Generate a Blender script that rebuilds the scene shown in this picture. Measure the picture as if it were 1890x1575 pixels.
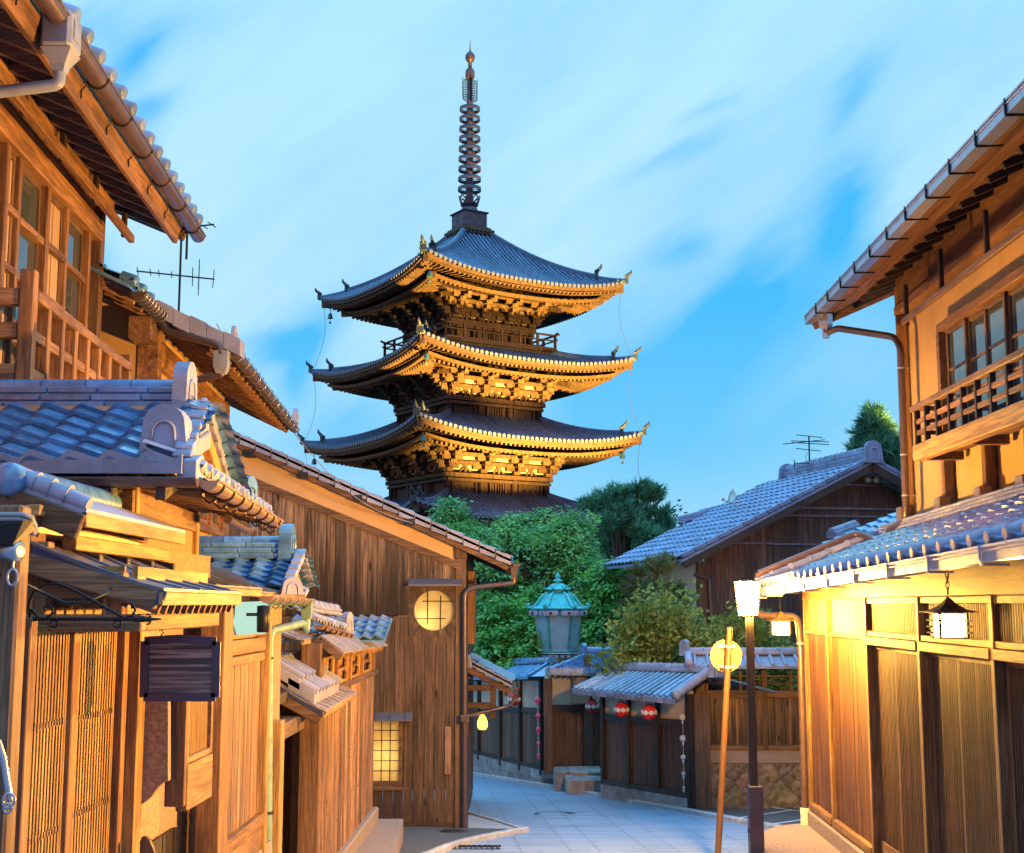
import bpy, math, random
from mathutils import Vector, Matrix
random.seed(7)
S = bpy.context.scene
for o in list(bpy.data.objects):
    bpy.data.objects.remove(o)
# ---------------------------------------------------------------- camera (eye at the origin, z = 0)
F, CX, CY, PITCH = 2400.0, 945.0, 787.5, math.atan(328 / 2400.0)
cam = bpy.data.cameras.new("camera")
cam.sensor_width = 36
cam.lens = 36 * F / 1890
cam.clip_start, cam.clip_end = 0.05, 4000
camo = bpy.data.objects.new("camera", cam)
S.collection.objects.link(camo)
camo.rotation_euler = (math.pi / 2 + PITCH, 0, 0)
S.camera = camo
# ---------------------------------------------------------------- render
S.render.engine = 'CYCLES'
S.render.resolution_x, S.render.resolution_y = 1024, 853
S.view_settings.view_transform = 'Standard'
S.view_settings.look = 'None'
S.view_settings.exposure = 0.0
S.view_settings.gamma = 1.0
S.view_settings.use_curve_mapping = False
S.cycles.use_denoising = True
S.cycles.max_bounces = 6
S.cycles.diffuse_bounces = 3
S.cycles.glossy_bounces = 3
S.cycles.transmission_bounces = 4
S.cycles.transparent_max_bounces = 8
S.cycles.sample_clamp_indirect = 4.0
S.cycles.caustics_reflective = False
S.cycles.caustics_refractive = False

# ---------------------------------------------------------------- node helper
class NT:
    def __init__(s, tree):
        s.t = tree
        s.n = tree.nodes
        s.l = tree.links
    def add(s, kind, ins=None, **props):
        nd = s.n.new(kind)
        for k, v in props.items():
            setattr(nd, k, v)
        for k, v in (ins or {}).items():
            sock = nd.inputs[k]
            if hasattr(v, 'is_linked') or hasattr(v, 'links'):
                s.l.new(v, sock)
            else:
                sock.default_value = v
        return nd
    def math(s, op, a, b=0.0, c=0.0, clamp=False):
        nd = s.n.new('ShaderNodeMath')
        nd.operation = op
        nd.use_clamp = clamp
        for i, v in enumerate((a, b, c)):
            if hasattr(v, 'links'):
                s.l.new(v, nd.inputs[i])
            else:
                nd.inputs[i].default_value = v
        return nd.outputs[0]
    def mix(s, fac, a, b, blend='MIX'):
        nd = s.n.new('ShaderNodeMix')
        nd.data_type = 'RGBA'
        nd.blend_type = blend
        nd.clamp_factor = True
        for i, v in ((0, fac), (6, a), (7, b)):
            if hasattr(v, 'links'):
                s.l.new(v, nd.inputs[i])
            else:
                nd.inputs[i].default_value = v if i == 0 else (*v[:3], 1)
        return nd.outputs[2]
    def ramp(s, fac, stops, interp='LINEAR'):
        nd = s.n.new('ShaderNodeValToRGB')
        cr = nd.color_ramp
        cr.interpolation = interp
        while len(cr.elements) < len(stops):
            cr.elements.new(0.5)
        for e, (p, c) in zip(cr.elements, stops):
            e.position = p
            e.color = (*c, 1) if len(c) == 3 else c
        s.l.new(fac, nd.inputs[0])
        return nd.outputs[0]
    def noise(s, vec, scale, detail=4, rough=0.55, dist=0.0, dim='3D'):
        nd = s.n.new('ShaderNodeTexNoise')
        nd.noise_dimensions = dim
        s.l.new(vec, nd.inputs['Vector'])
        nd.inputs['Scale'].default_value = scale
        nd.inputs['Detail'].default_value = detail
        nd.inputs['Roughness'].default_value = rough
        nd.inputs['Distortion'].default_value = dist
        return nd.outputs[0]
    def vmul(s, v, xyz):
        nd = s.n.new('ShaderNodeVectorMath')
        nd.operation = 'MULTIPLY'
        s.l.new(v, nd.inputs[0])
        nd.inputs[1].default_value = xyz
        return nd.outputs[0]
    def vadd(s, a, b):
        nd = s.n.new('ShaderNodeVectorMath')
        nd.operation = 'ADD'
        s.l.new(a, nd.inputs[0])
        s.l.new(b, nd.inputs[1])
        return nd.outputs[0]

# ---------------------------------------------------------------- world: dusk sky with drawn-out clouds
w = bpy.data.worlds.new("World")
S.world = w
w.use_nodes = True
w.node_tree.nodes.clear()
W = NT(w.node_tree)
tc = W.add('ShaderNodeTexCoord')
sx = W.add('ShaderNodeSeparateXYZ', {0: tc.outputs['Generated']})
X, Y, Z = sx.outputs
ay = W.math('MAXIMUM', W.math('ABSOLUTE', Y), 0.12)
U = W.math('DIVIDE', X, ay)            # tangent-plane direction towards the pagoda (a real bearing)
V = W.math('DIVIDE', Z, ay)
def streak(rot, sxy, scale, detail, rough, off):
    # noise stretched along a bearing, as long-exposure cloud trails
    c, s_ = math.cos(rot), math.sin(rot)
    a = W.math('ADD', W.math('MULTIPLY', U, c), W.math('MULTIPLY', V, s_))
    b = W.math('ADD', W.math('MULTIPLY', U, -s_), W.math('MULTIPLY', V, c))
    cv = W.add('ShaderNodeCombineXYZ', {0: W.math('MULTIPLY', a, sxy[0]), 1: W.math('MULTIPLY', b, sxy[1]), 2: off})
    return W.noise(cv.outputs[0], scale, detail, rough, 0.0)
def blob(u0, v0, ru, rv, rot, amt):
    c, s_ = math.cos(rot), math.sin(rot)
    du, dv = W.math('SUBTRACT', U, u0), W.math('SUBTRACT', V, v0)
    a = W.math('ADD', W.math('MULTIPLY', du, c), W.math('MULTIPLY', dv, s_))
    b = W.math('ADD', W.math('MULTIPLY', du, -s_), W.math('MULTIPLY', dv, c))
    a = W.math('POWER', W.math('MULTIPLY', W.math('ABSOLUTE', a), 1 / ru), 2)
    b = W.math('POWER', W.math('MULTIPLY', W.math('ABSOLUTE', b), 1 / rv), 2)
    return W.math('MULTIPLY', W.math('EXPONENT', W.math('MULTIPLY', W.math('ADD', a, b), -1)), amt)
def uv(px, py):
    v = (CY - py) / F
    sp, cp = math.sin(PITCH), math.cos(PITCH)
    yy, zz = cp - v * sp, sp + v * cp
    return (px - CX) / F / yy, zz / yy
# the bearings are nudged by drawn-out noise so that every gap has torn, trailing edges
def nudge(n, amt):
    return W.math('MULTIPLY', W.math('SUBTRACT', n, .5), amt)
n1 = streak(0.72, (1.5, 5.0), 2.0, 4, .5, 1.3)
n2 = streak(0.62, (3.0, 11.0), 2.6, 3, .5, 7.7)
n3 = streak(0.75, (1.0, 2.2), 1.6, 3, .5, 3.1)
U0, V0 = U, V
U = W.math('ADD', U, W.math('ADD', nudge(n1, .10), nudge(n3, .12)))
V = W.math('ADD', V, W.math('ADD', nudge(n1, .10), nudge(n2, .05)))
clear = None                            # where the blue shows between the clouds
for (px, py, rx, ry, rot, amt) in ((1545, 385, 90, 85, 0.6, .78), (1400, 560, 300, 110, 0.35, .80), (1300, 800, 460, 170, 0.2, .85),
                                   (1520, 200, 100, 28, 0.85, .48), (1235, 285, 100, 26, 0.5, .36), (1330, 180, 60, 18, 0.4, .32),
                                   (230, 130, 50, 66, -0.9, .68), (285, 215, 36, 70, -1.1, .62), (335, 265, 26, 60, -1.2, .45), (200, 470, 50, 60, 0, .7),
                                   (505, 690, 70, 50, -0.4, .9), (640, 800, 140, 70, 0.2, .7), (1215, 470, 80, 28, 0.4, .45),
                                   (1780, 540, 150, 150, 0, .7), (60, 60, 300, 50, 0, .3), (1130, 740, 130, 60, 0.2, .6), (560, 620, 50, 50, 0, .3)):
    u0, v0 = uv(px, py)
    bb = blob(u0, v0, rx / F, ry / F, rot, amt)
    clear = bb if clear is None else W.math('ADD', clear, bb)
U, V = U0, V0
nz = W.math('ADD', W.math('MULTIPLY', n1, .5), W.math('ADD', W.math('MULTIPLY', n2, .2), W.math('MULTIPLY', n3, .3)))
cl = W.math('SUBTRACT', W.math('ADD', W.math('MULTIPLY', W.math('SUBTRACT', nz, .5), 1.5), .85), clear)
cl = W.math('MULTIPLY', W.math('ADD', cl, 0.02), 1.0, clamp=True)
blue = W.ramp(V, [(0.0, (.26, .65, .98)), (.10, (.15, .59, .98)), (.24, (.05, .50, .97)), (.60, (.03, .45, .96))])
cloud = W.ramp(V, [(0.0, (.32, .70, .99)), (.22, (.51, .83, 1.0)), (.45, (.46, .82, 1.0)), (.8, (.30, .74, 1.0))])
col = W.mix(cl, blue, cloud)
# unseen sky behind the viewer: mauve added to tint the shaded fronts
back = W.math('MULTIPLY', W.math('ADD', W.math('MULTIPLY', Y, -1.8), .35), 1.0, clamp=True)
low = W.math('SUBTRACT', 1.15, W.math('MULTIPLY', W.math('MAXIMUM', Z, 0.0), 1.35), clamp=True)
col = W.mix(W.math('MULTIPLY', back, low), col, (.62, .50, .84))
below = W.math('GREATER_THAN', Z, -0.02)
col = W.mix(below, (.10, .11, .14), col)
# unseen sky above the frame, brightened to light roofs, road and shadows
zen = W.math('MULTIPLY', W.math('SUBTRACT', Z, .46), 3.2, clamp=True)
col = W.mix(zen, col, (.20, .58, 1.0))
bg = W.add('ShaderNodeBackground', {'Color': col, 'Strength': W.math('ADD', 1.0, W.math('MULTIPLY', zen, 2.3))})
# a thin share of physical dusk sky on top of the drawn cloud layer
sky = W.add('ShaderNodeTexSky', sky_type='NISHITA', sun_disc=False, sun_elevation=math.radians(2), sun_rotation=math.radians(-120))
bg2 = W.add('ShaderNodeBackground', {'Color': sky.outputs[0], 'Strength': 0.02})
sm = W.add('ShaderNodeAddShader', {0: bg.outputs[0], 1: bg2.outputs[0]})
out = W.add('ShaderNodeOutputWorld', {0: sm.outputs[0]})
# ---------------------------------------------------------------- materials
def newmat(name):
    m = bpy.data.materials.new(name)
    m.use_nodes = True
    m.node_tree.nodes.clear()
    t = NT(m.node_tree)
    return m, t
def finish(t, color, rough=.6, metal=0.0, spec=.5, bump=None, bstr=.3, bdist=.01, coat=0.0):
    b = t.add('ShaderNodeBsdfPrincipled')
    for k, v in (('Base Color', color), ('Roughness', rough), ('Metallic', metal), ('Specular IOR Level', spec), ('Coat Weight', coat)):
        if hasattr(v, 'links'):
            t.l.new(v, b.inputs[k])
        else:
            b.inputs[k].default_value = (*v, 1) if isinstance(v, tuple) else v
    if bump is not None:
        bp = t.add('ShaderNodeBump', {'Strength': bstr, 'Distance': bdist, 'Height': bump})
        t.l.new(bp.outputs[0], b.inputs['Normal'])
    t.add('ShaderNodeOutputMaterial', {0: b.outputs[0]})
    return b
def pos(t, island=True):
    g = t.add('ShaderNodeNewGeometry')
    p = g.outputs['Position']
    oi = t.add('ShaderNodeObjectInfo')
    rnd = t.math('FRACT', t.math('ADD', g.outputs['Random Per Island'], t.math('MULTIPLY', oi.outputs['Random'], 7.3)))
    if island:
        r = rnd
        cv = t.add('ShaderNodeCombineXYZ', {0: t.math('MULTIPLY', r, 17.0), 1: t.math('MULTIPLY', r, 31.0), 2: t.math('MULTIPLY', r, 53.0)})
        p = t.vadd(p, cv.outputs[0])
    return p, rnd, g.outputs['Position']
def wood(name, dark, light, axis='z', rough=.62, isl=.35, bump=.35, knots=0.0, fine=26, weather=None, spec=.35):
    m, t = newmat(name)
    p, r, p0 = pos(t)
    sc = {'z': (1, 1, .045), 'x': (.045, 1, 1), 'y': (1, .045, 1)}[axis]
    v = t.vmul(p, sc)
    n = t.noise(v, fine, 6, .62, .6)
    n2 = t.noise(t.vmul(p, {'z': (1, 1, .12), 'x': (.12, 1, 1), 'y': (1, .12, 1)}[axis]), 7, 3, .5)
    f = t.math('ADD', t.math('MULTIPLY', n, .75), t.math('MULTIPLY', n2, .45))
    c = t.ramp(f, [(.45, dark), (.60, tuple(a * .45 + b * .55 for a, b in zip(dark, light))), (.75, light)])
    k = t.math('ADD', t.math('MULTIPLY', r, 2 * isl), 1 - isl)
    gr = t.noise(t.vmul(p, {'z': (1, 1, .3), 'x': (.3, 1, 1), 'y': (1, .3, 1)}[axis]), 3.1, 4, .65)
    k = t.math('MULTIPLY', k, t.math('ADD', t.math('MULTIPLY', gr, 1.1), .42))
    ln = t.noise(v, fine * 3.4, 3, .7)       # thin dark growth lines and checks
    k = t.math('MULTIPLY', k, t.math('ADD', t.math('MULTIPLY', t.math('MULTIPLY', t.math('SUBTRACT', ln, .40), 5.0, clamp=True), .55), .48))
    kc = t.add('ShaderNodeCombineXYZ', {0: k, 1: k, 2: k})
    c = t.mix(1.0, c, kc.outputs[0], 'MULTIPLY')
    # some pieces have greyed more than others
    r2 = t.math('FRACT', t.math('MULTIPLY', r, 13.7))
    lum = sum(light) / 3
    c = t.mix(t.math('MULTIPLY', t.math('MULTIPLY', r2, gr), .38), c, (lum * .58, lum * .47, lum * .40))
    if knots:
        vo = t.add('ShaderNodeTexVoronoi', {'Vector': t.vmul(p, (4.5, 4.5, 1.6)), 'Scale': 1.0}, feature='F1')
        kn = t.math('LESS_THAN', vo.outputs['Distance'], .10)
        kn = t.math('MULTIPLY', kn, knots)
        c = t.mix(kn, c, tuple(x * .3 for x in dark))
    if weather:
        # rain staining: dark runs that hang below a given height (z), wandering in length
        z0, z1, amt, wc = weather
        zz = t.add('ShaderNodeSeparateXYZ', {0: p0}).outputs[2]
        wn = t.noise(t.vmul(p, (1, 1, .02)), 11, 4, .7)
        lo = t.math('ADD', t.math('MULTIPLY', t.math('SUBTRACT', wn, .5), 3.2), zz)
        g = t.math('DIVIDE', t.math('SUBTRACT', lo, z0), z1 - z0, clamp=True)
        c = t.mix(t.math('MULTIPLY', g, amt), c, wc)
    finish(t, c, rough, spec=spec, bump=n, bstr=bump, bdist=.006)
    return m
def plain(name, c, rough=.6, metal=0.0, var=.12, scale=6.0, spec=.5, bump=0.0, bscale=60, isl=0.0, coat=0.0, stain=None):
    m, t = newmat(name)
    p, r, p0 = pos(t, False)
    n = t.noise(p, scale, 5, .6)
    c0 = tuple(max(0, x * (1 - var * 2)) for x in c)
    c1 = tuple(x * (1 + var * 2) for x in c)
    cc = t.ramp(n, [(.3, c0), (.7, c1)])
    if isl:
        k = t.math('ADD', t.math('MULTIPLY', r, 2 * isl), 1 - isl)
        kc = t.add('ShaderNodeCombineXYZ', {0: k, 1: k, 2: k})
        cc = t.mix(1.0, cc, kc.outputs[0], 'MULTIPLY')
    if stain:
        sn = t.noise(t.vmul(p, (1, 1, .12)), stain[0], 5, .65)
        cc = t.mix(t.math('MULTIPLY', t.ramp(sn, [(.52, (0, 0, 0)), (.72, (1, 1, 1))]), stain[1]), cc, stain[2])
    rr = t.math('ADD', t.math('MULTIPLY', t.noise(p, scale * 2.3, 3, .5), .2), rough - .1)
    bn = t.noise(p, bscale, 4, .6) if bump else None
    finish(t, cc, rr, metal, spec, bn, bump, .01, coat)
    return m
def emit(name, c, k):
    m, t = newmat(name)
    e = t.add('ShaderNodeEmission', {'Color': (*c, 1), 'Strength': k})
    t.add('ShaderNodeOutputMaterial', {0: e.outputs[0]})
    return m
def leafmat(name, dark, mid, light, trans=.35):
    m, t = newmat(name)
    g = t.add('ShaderNodeNewGeometry')
    r = g.outputs['Random Per Island']
    n = t.noise(g.outputs['Position'], 1.3, 3, .6)
    f = t.math('ADD', t.math('MULTIPLY', r, .45), t.math('MULTIPLY', t.math('SUBTRACT', n, .22), 1.0))
    c = t.ramp(f, [(.15, dark), (.5, mid), (.9, light)])
    b = t.add('ShaderNodeBsdfPrincipled', {'Base Color': c, 'Roughness': .5, 'Specular IOR Level': .3})
    tr = t.add('ShaderNodeBsdfTranslucent', {'Color': c})
    mx = t.add('ShaderNodeMixShader', {0: trans, 1: b.outputs[0], 2: tr.outputs[0]})
    t.add('ShaderNodeOutputMaterial', {0: mx.outputs[0]})
    return m
def glassmat(name, tint=(.05, .06, .07)):
    m, t = newmat(name)
    p, r, p0 = pos(t, False)
    n = t.noise(p, 1.6, 2, .5)
    finish(t, tint, .03, 0.0, 1.0, n, .05, .02)
    return m
M = {}
M['plank_brown'] = wood('plank_brown', (.04, .02, .012), (.22, .11, .055), isl=.4, knots=.8)
M['plank_weather'] = wood('plank_weather', (.07, .038, .024), (.44, .25, .14), isl=.38, knots=.85, bump=.6)
M['plank_dark'] = wood('plank_dark', (.06, .026, .013), (.24, .11, .055), isl=.4)
M['plank_red'] = wood('plank_red', (.04, .014, .007), (.19, .075, .028), isl=.35)
M['cedar_v'] = wood('cedar_v', (.13, .052, .02), (.36, .17, .062), isl=.30, bump=.15)
M['cedar_x'] = wood('cedar_x', (.17, .078, .035), (.40, .215, .10), axis='x', isl=.30, bump=.15)
M['cedar_y'] = wood('cedar_y', (.13, .052, .02), (.36, .17, .062), axis='y', isl=.30, bump=.15)
M['gold_v'] = wood('gold_v', (.25, .115, .028), (.50, .27, .072), isl=.14, bump=.1)
M['brown_v'] = wood('brown_v', (.09, .045, .025), (.24, .125, .065), isl=.15, bump=.2)
M['brown_x'] = wood('brown_x', (.09, .045, .025), (.24, .125, .065), axis='x', isl=.2, bump=.2)
M['brown_y'] = wood('brown_y', (.09, .045, .025), (.24, .125, .065), axis='y', isl=.2, bump=.2)
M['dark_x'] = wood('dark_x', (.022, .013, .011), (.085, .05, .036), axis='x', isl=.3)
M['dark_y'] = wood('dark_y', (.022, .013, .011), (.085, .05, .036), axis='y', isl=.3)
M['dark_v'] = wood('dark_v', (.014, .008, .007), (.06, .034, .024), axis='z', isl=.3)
M['fascia_y'] = wood('fascia_y', (.13, .045, .018), (.40, .19, .07), axis='y', isl=.1, fine=9, bump=.2)
M['post_big'] = wood('post_big', (.07, .032, .018), (.27, .14, .07), fine=34, bump=.6, knots=.9)
M['bamboo'] = wood('bamboo', (.09, .042, .024), (.42, .225, .12), isl=.4, fine=14, bump=.2, rough=.45)
M['pagoda_wood'] = wood('pagoda_wood', (.05, .026, .016), (.14, .078, .042), axis='z', isl=.3, rough=.7)
M['pagoda_white'] = plain('pagoda_white', (.42, .33, .22), .8)
M['tile'] = plain('tile', (.085, .20, .37), .26, var=.16, scale=9, isl=.28, spec=.9, coat=.4, bump=.02, bscale=40)
M['tile_far'] = plain('tile_far', (.13, .18, .31), .45, var=.14, scale=5, isl=.3, spec=.6)
M['tile_mauve'] = plain('tile_mauve', (.25, .25, .34), .55, var=.1, scale=7, isl=.2, spec=.4)
M['tile_pagoda'] = plain('tile_pagoda', (.06, .11, .19), .55, var=.18, scale=3, isl=.2, spec=.4)
M['copper_sheet'] = plain('copper_sheet', (.14, .13, .15), .42, metal=.5, var=.12, scale=4, spec=.5)
M['plank_roof'] = wood('plank_roof', (.16, .12, .12), (.36, .29, .28), axis='x', isl=.2, bump=.3)
M['gutter_brown'] = plain('gutter_brown', (.10, .062, .058), .33, metal=.35, var=.1, scale=8, spec=.6)
M['gutter_copper'] = plain('gutter_copper', (.42, .25, .15), .32, metal=.7, var=.1, scale=8)
M['gutter_grey'] = plain('gutter_grey', (.36, .40, .55), .32, metal=.7, var=.06, scale=8)
M['verdigris'] = plain('verdigris', (.17, .27, .22), .5, metal=.2, var=.15, scale=10)
M['iron'] = plain('iron', (.012, .012, .014), .45, metal=.6, var=.1)
M['bolt'] = plain('bolt', (.03, .025, .025), .5, metal=.5)
M['steel'] = plain('steel', (.36, .37, .40), .3, metal=.8)
M['alu'] = plain('alu', (.55, .56, .58), .4, metal=.7)
M['grey_paint'] = plain('grey_paint', (.22, .23, .26), .45)
M['cable'] = plain('cable', (.22, .2, .22), .5)
M['plaster_ochre'] = plain('plaster_ochre', (.50, .30, .13), .85, var=.05, scale=2.5, spec=.15, bump=.25, bscale=90, stain=(6, .35, (.36, .20, .10)))
M['plaster_peach'] = plain('plaster_peach', (.58, .36, .19), .85, var=.05, scale=1.6, spec=.15, bump=.15, bscale=60)
M['plaster_pale'] = plain('plaster_pale', (.60, .52, .38), .85, var=.05, scale=1.5, spec=.15)
M['plaster_grit'] = plain('plaster_grit', (.30, .19, .115), .9, var=.2, scale=55, spec=.1, bump=.2, bscale=90)
M['concrete'] = plain('concrete', (.25, .20, .185), .9, var=.25, scale=70, spec=.15, bump=.5, bscale=130)
M['granite'] = plain('granite', (.27, .24, .23), .85, var=.2, scale=5, spec=.2, bump=.4, bscale=40, isl=.25, stain=(3, .5, (.10, .085, .075)))
M['gate_red'] = plain('gate_red', (.45, .02, .03), .6)
M['soffit'] = wood('soffit', (.15, .09, .06), (.34, .21, .13), axis='x', isl=.2, bump=.15)
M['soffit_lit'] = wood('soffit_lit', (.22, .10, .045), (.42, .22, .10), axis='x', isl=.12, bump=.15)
M['glass'] = glassmat('glass')
M['paper_wall'] = plain('paper_wall', (.36, .23, .13), .8, var=.04)
M['patina'] = plain('patina', (.05, .43, .43), .42, metal=.15, var=.12, scale=7, spec=.5)
M['patina_dark'] = plain('patina_dark', (.05, .26, .24), .5, metal=.1, var=.15, scale=9)
M['milk_glass'] = plain('milk_glass', (.20, .36, .45), .25, var=.08, scale=4)
M['mauve_panel'] = plain('mauve_panel', (.30, .28, .38), .5, var=.05)
M['black_dot'] = plain('black_dot', (.02, .012, .012), .6)
M['bronze'] = plain('bronze', (.085, .06, .075), .5, metal=.5, var=.2, scale=4)
M['bell'] = plain('bell', (.05, .12, .12), .5, metal=.3)
M['red_paper'] = plain('red_paper', (.52, .022, .025), .55, var=.1, scale=12, spec=.3)
M['white_paper'] = plain('white_paper', (.68, .62, .58), .6, var=.05)
M['pink_paper'] = plain('pink_paper', (.62, .07, .16), .5, var=.12, scale=14)
M['pale_paper'] = plain('pale_paper', (.58, .56, .60), .5, var=.08, scale=14)
M['sign_back'] = plain('sign_back', (.36, .27, .09), .45, metal=.2, var=.04)
M['pole_paint'] = plain('pole_paint', (.15, .075, .035), .4, metal=.2, var=.08, scale=5)
M['post_black'] = plain('post_black', (.022, .017, .016), .38, var=.1, scale=6)
M['navy_sheet'] = plain('navy_sheet', (.03, .04, .085), .4, metal=.2, var=.08, scale=4)
M['base_dark'] = plain('base_dark', (.05, .035, .06), .4, var=.06, scale=3)
M['bark'] = plain('bark', (.07, .045, .03), .9, var=.3, scale=18, bump=.6, bscale=30)
M['leaf_maple'] = leafmat('leaf_maple', (.04, .15, .05), (.15, .38, .10), (.40, .64, .15))
M['leaf_dark'] = leafmat('leaf_dark', (.015, .06, .05), (.04, .17, .09), (.10, .28, .12))
M['leaf_bush'] = leafmat('leaf_bush', (.025, .11, .025), (.10, .34, .06), (.30, .58, .09))
M['leaf_gold'] = leafmat('leaf_gold', (.07, .12, .02), (.24, .30, .06), (.55, .55, .18))
M['needle'] = leafmat('needle', (.02, .10, .075), (.075, .25, .15), (.20, .45, .22), .15)
M['needle_warm'] = leafmat('needle_warm', (.04, .08, .03), (.13, .17, .07), (.28, .28, .13), .15)
M['lamp_warm'] = emit('lamp_warm', (1.0, .50, .085), 2700)
M['lantern_glow'] = emit('lantern_glow', (1.0, .55, .12), 90)
M['pear_glow'] = emit('pear_glow', (1.0, .45, .025), 12)
M['bulb'] = emit('bulb', (1.0, .66, .20), 85)
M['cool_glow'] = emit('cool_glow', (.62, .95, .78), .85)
M['flood_glow'] = emit('flood_glow', (1.0, .55, .1), 20)
def papermat():
    m, t = newmat('shoji_paper')
    p, r, p0 = pos(t, False)
    n = t.noise(p, 9, 4, .6)
    c = t.ramp(n, [(.3, (.80, .66, .40)), (.7, (.92, .80, .55))])
    d = t.add('ShaderNodeBsdfDiffuse', {'Color': c})
    tr = t.add('ShaderNodeBsdfTranslucent', {'Color': c})
    mx = t.add('ShaderNodeMixShader', {0: .7, 1: d.outputs[0], 2: tr.outputs[0]})
    t.add('ShaderNodeOutputMaterial', {0: mx.outputs[0]})
    return m
M['shoji'] = papermat()
def roadmat():
    # granite setts laid in rows across the street
    m, t = newmat('stone_setts')
    p, r, p0 = pos(t, False)
    rot = t.add('ShaderNodeMapping', {'Vector': p, 'Rotation': (0, 0, math.radians(-3))})
    br = t.add('ShaderNodeTexBrick', {'Vector': rot.outputs[0], 'Color1': (.33, .43, .60, 1), 'Color2': (.24, .32, .46, 1), 'Mortar': (.06, .085, .13, 1),
                                      'Scale': 1.0, 'Mortar Size': .02, 'Mortar Smooth': .3, 'Brick Width': .9, 'Row Height': .13, 'Bias': -.1}, offset=.37)
    n = t.noise(p, 2.2, 5, .65)
    n2 = t.noise(p, 38, 4, .6)
    c = t.mix(t.math('MULTIPLY', n, .6), br.outputs[0], (.40, .50, .66))
    c = t.mix(t.math('MULTIPLY', n2, .45), c, (.15, .17, .21))
    st = t.noise(t.vmul(rot.outputs[0], (.5, 9, 1)), 1.6, 5, .65)
    c = t.mix(t.math('MULTIPLY', t.ramp(st, [(.45, (0, 0, 0)), (.68, (1, 1, 1))]), .8), c, (.12, .17, .27))
    h = t.math('ADD', t.math('MULTIPLY', br.outputs[1], -1.0), t.math('MULTIPLY', n2, .35))
    rr = t.math('ADD', t.math('MULTIPLY', n, .35), .33)
    finish(t, c, rr, spec=.5, bump=h, bstr=.8, bdist=.015)
    return m
M['road'] = roadmat()
M['asphalt'] = plain('asphalt', (.085, .085, .09), .85, var=.25, scale=80, spec=.3, bump=.4, bscale=150)
M['kerb'] = plain('kerb', (.36, .35, .36), .75, var=.12, scale=12, isl=.15, bump=.2)
M['earth'] = plain('earth', (.06, .055, .04), .95, var=.3, scale=3)
M['paint_white'] = plain('paint_white', (.62, .64, .66), .7, var=.15, scale=20)
def rubble():
    m, t = newmat('rubble_stone')
    p, r, p0 = pos(t, False)
    wob = t.add('ShaderNodeTexNoise', {'Vector': p, 'Scale': 3.0, 'Detail': 3})
    pv = t.vadd(t.vmul(p, (2.9, 2.9, 3.4)), t.vmul(wob.outputs[1], (.5, .5, .5)))
    e = t.add('ShaderNodeTexVoronoi', {'Vector': pv, 'Scale': 1.0}, feature='DISTANCE_TO_EDGE')
    f = t.add('ShaderNodeTexVoronoi', {'Vector': pv, 'Scale': 1.0}, feature='F1')
    n = t.noise(p, 12, 5, .65)
    n2 = t.noise(p, 2.4, 4, .6)
    c = t.ramp(n, [(.3, (.09, .07, .06)), (.55, (.22, .17, .13)), (.75, (.34, .27, .19))])
    c = t.mix(.4, c, t.mix(.5, f.outputs['Color'], (.5, .45, .4)), 'MULTIPLY')
    c = t.mix(t.ramp(n2, [(.5, (0, 0, 0)), (.7, (.6, .6, .6))]), c, (.33, .25, .16))
    gap = t.ramp(e.outputs['Distance'], [(.0, (.8, .8, .8)), (.045, (0, 0, 0))])
    c = t.mix(gap, c, (.05, .042, .04))
    h = t.math('ADD', t.math('MULTIPLY', t.math('MINIMUM', e.outputs['Distance'], .22), 4.0), t.math('MULTIPLY', n, .5))
    finish(t, c, .85, spec=.2, bump=h, bstr=.7, bdist=.03)
    return m
M['rubble'] = rubble()
def boardsign():
    # a dark name board with soft, worn pale bands
    m, t = newmat('sign_board')
    p, r, p0 = pos(t, False)
    n = t.noise(t.vmul(p, (.6, .6, 16)), 1.7, 3, .6)
    n2 = t.noise(p, 5, 2, .5)
    c = t.ramp(n, [(.38, (.03, .022, .032)), (.46, (.07, .05, .06)), (.54, (.34, .25, .21)), (.60, (.10, .075, .08))])
    c = t.mix(t.math('MULTIPLY', n2, .3), c, (.05, .035, .045))
    finish(t, c, .5)
    return m
M['sign_board'] = boardsign()
# ---------------------------------------------------------------- geometry helpers
SP, CP = math.sin(PITCH), math.cos(PITCH)
def ray(px, py):
    v = (CY - py) / F
    return Vector(((px - CX) / F, CP - v * SP, SP + v * CP))
def P(px, py, Y):
    d = ray(px, py)
    return d * (Y / d.y)
def lerp(a, b, t):
    return a + (b - a) * t
Zv = Vector((0, 0, 1))
class Fr:
    """a facade: a runs along it, b sticks out of it, c is height"""
    def __init__(s, x0, slope, out=1, y0=0.0, frontal=False):
        if frontal:
            s.A, s.N, s.o = Vector((1, 0, 0)), Vector((0, -1, 0)), Vector((0, y0, 0))
        else:
            s.A = Vector((slope, 1, 0)).normalized()
            s.N = Vector((1, -slope, 0)).normalized() * out
            s.o = Vector((x0, 0, 0))
    def pt(s, a, b, c):
        return s.o + s.A * a + s.N * b + Zv * c
    def hit(s, px, py, b=0.0):
        d = ray(px, py)
        t = (s.o + s.N * b).dot(s.N) / d.dot(s.N)
        p = d * t
        return (p - s.o).dot(s.A), p.z
    def a(s, px, py=1115, b=0.0):
        return s.hit(px, py, b)[0]
    def z(s, px, py, b=0.0):
        return s.hit(px, py, b)[1]
class FrG(Fr):
    def __init__(s, o, A, out=1):
        s.o = Vector(o)
        s.A = Vector((A[0], A[1], 0)).normalized()
        s.N = Vector((s.A.y, -s.A.x, 0)) * out
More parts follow.
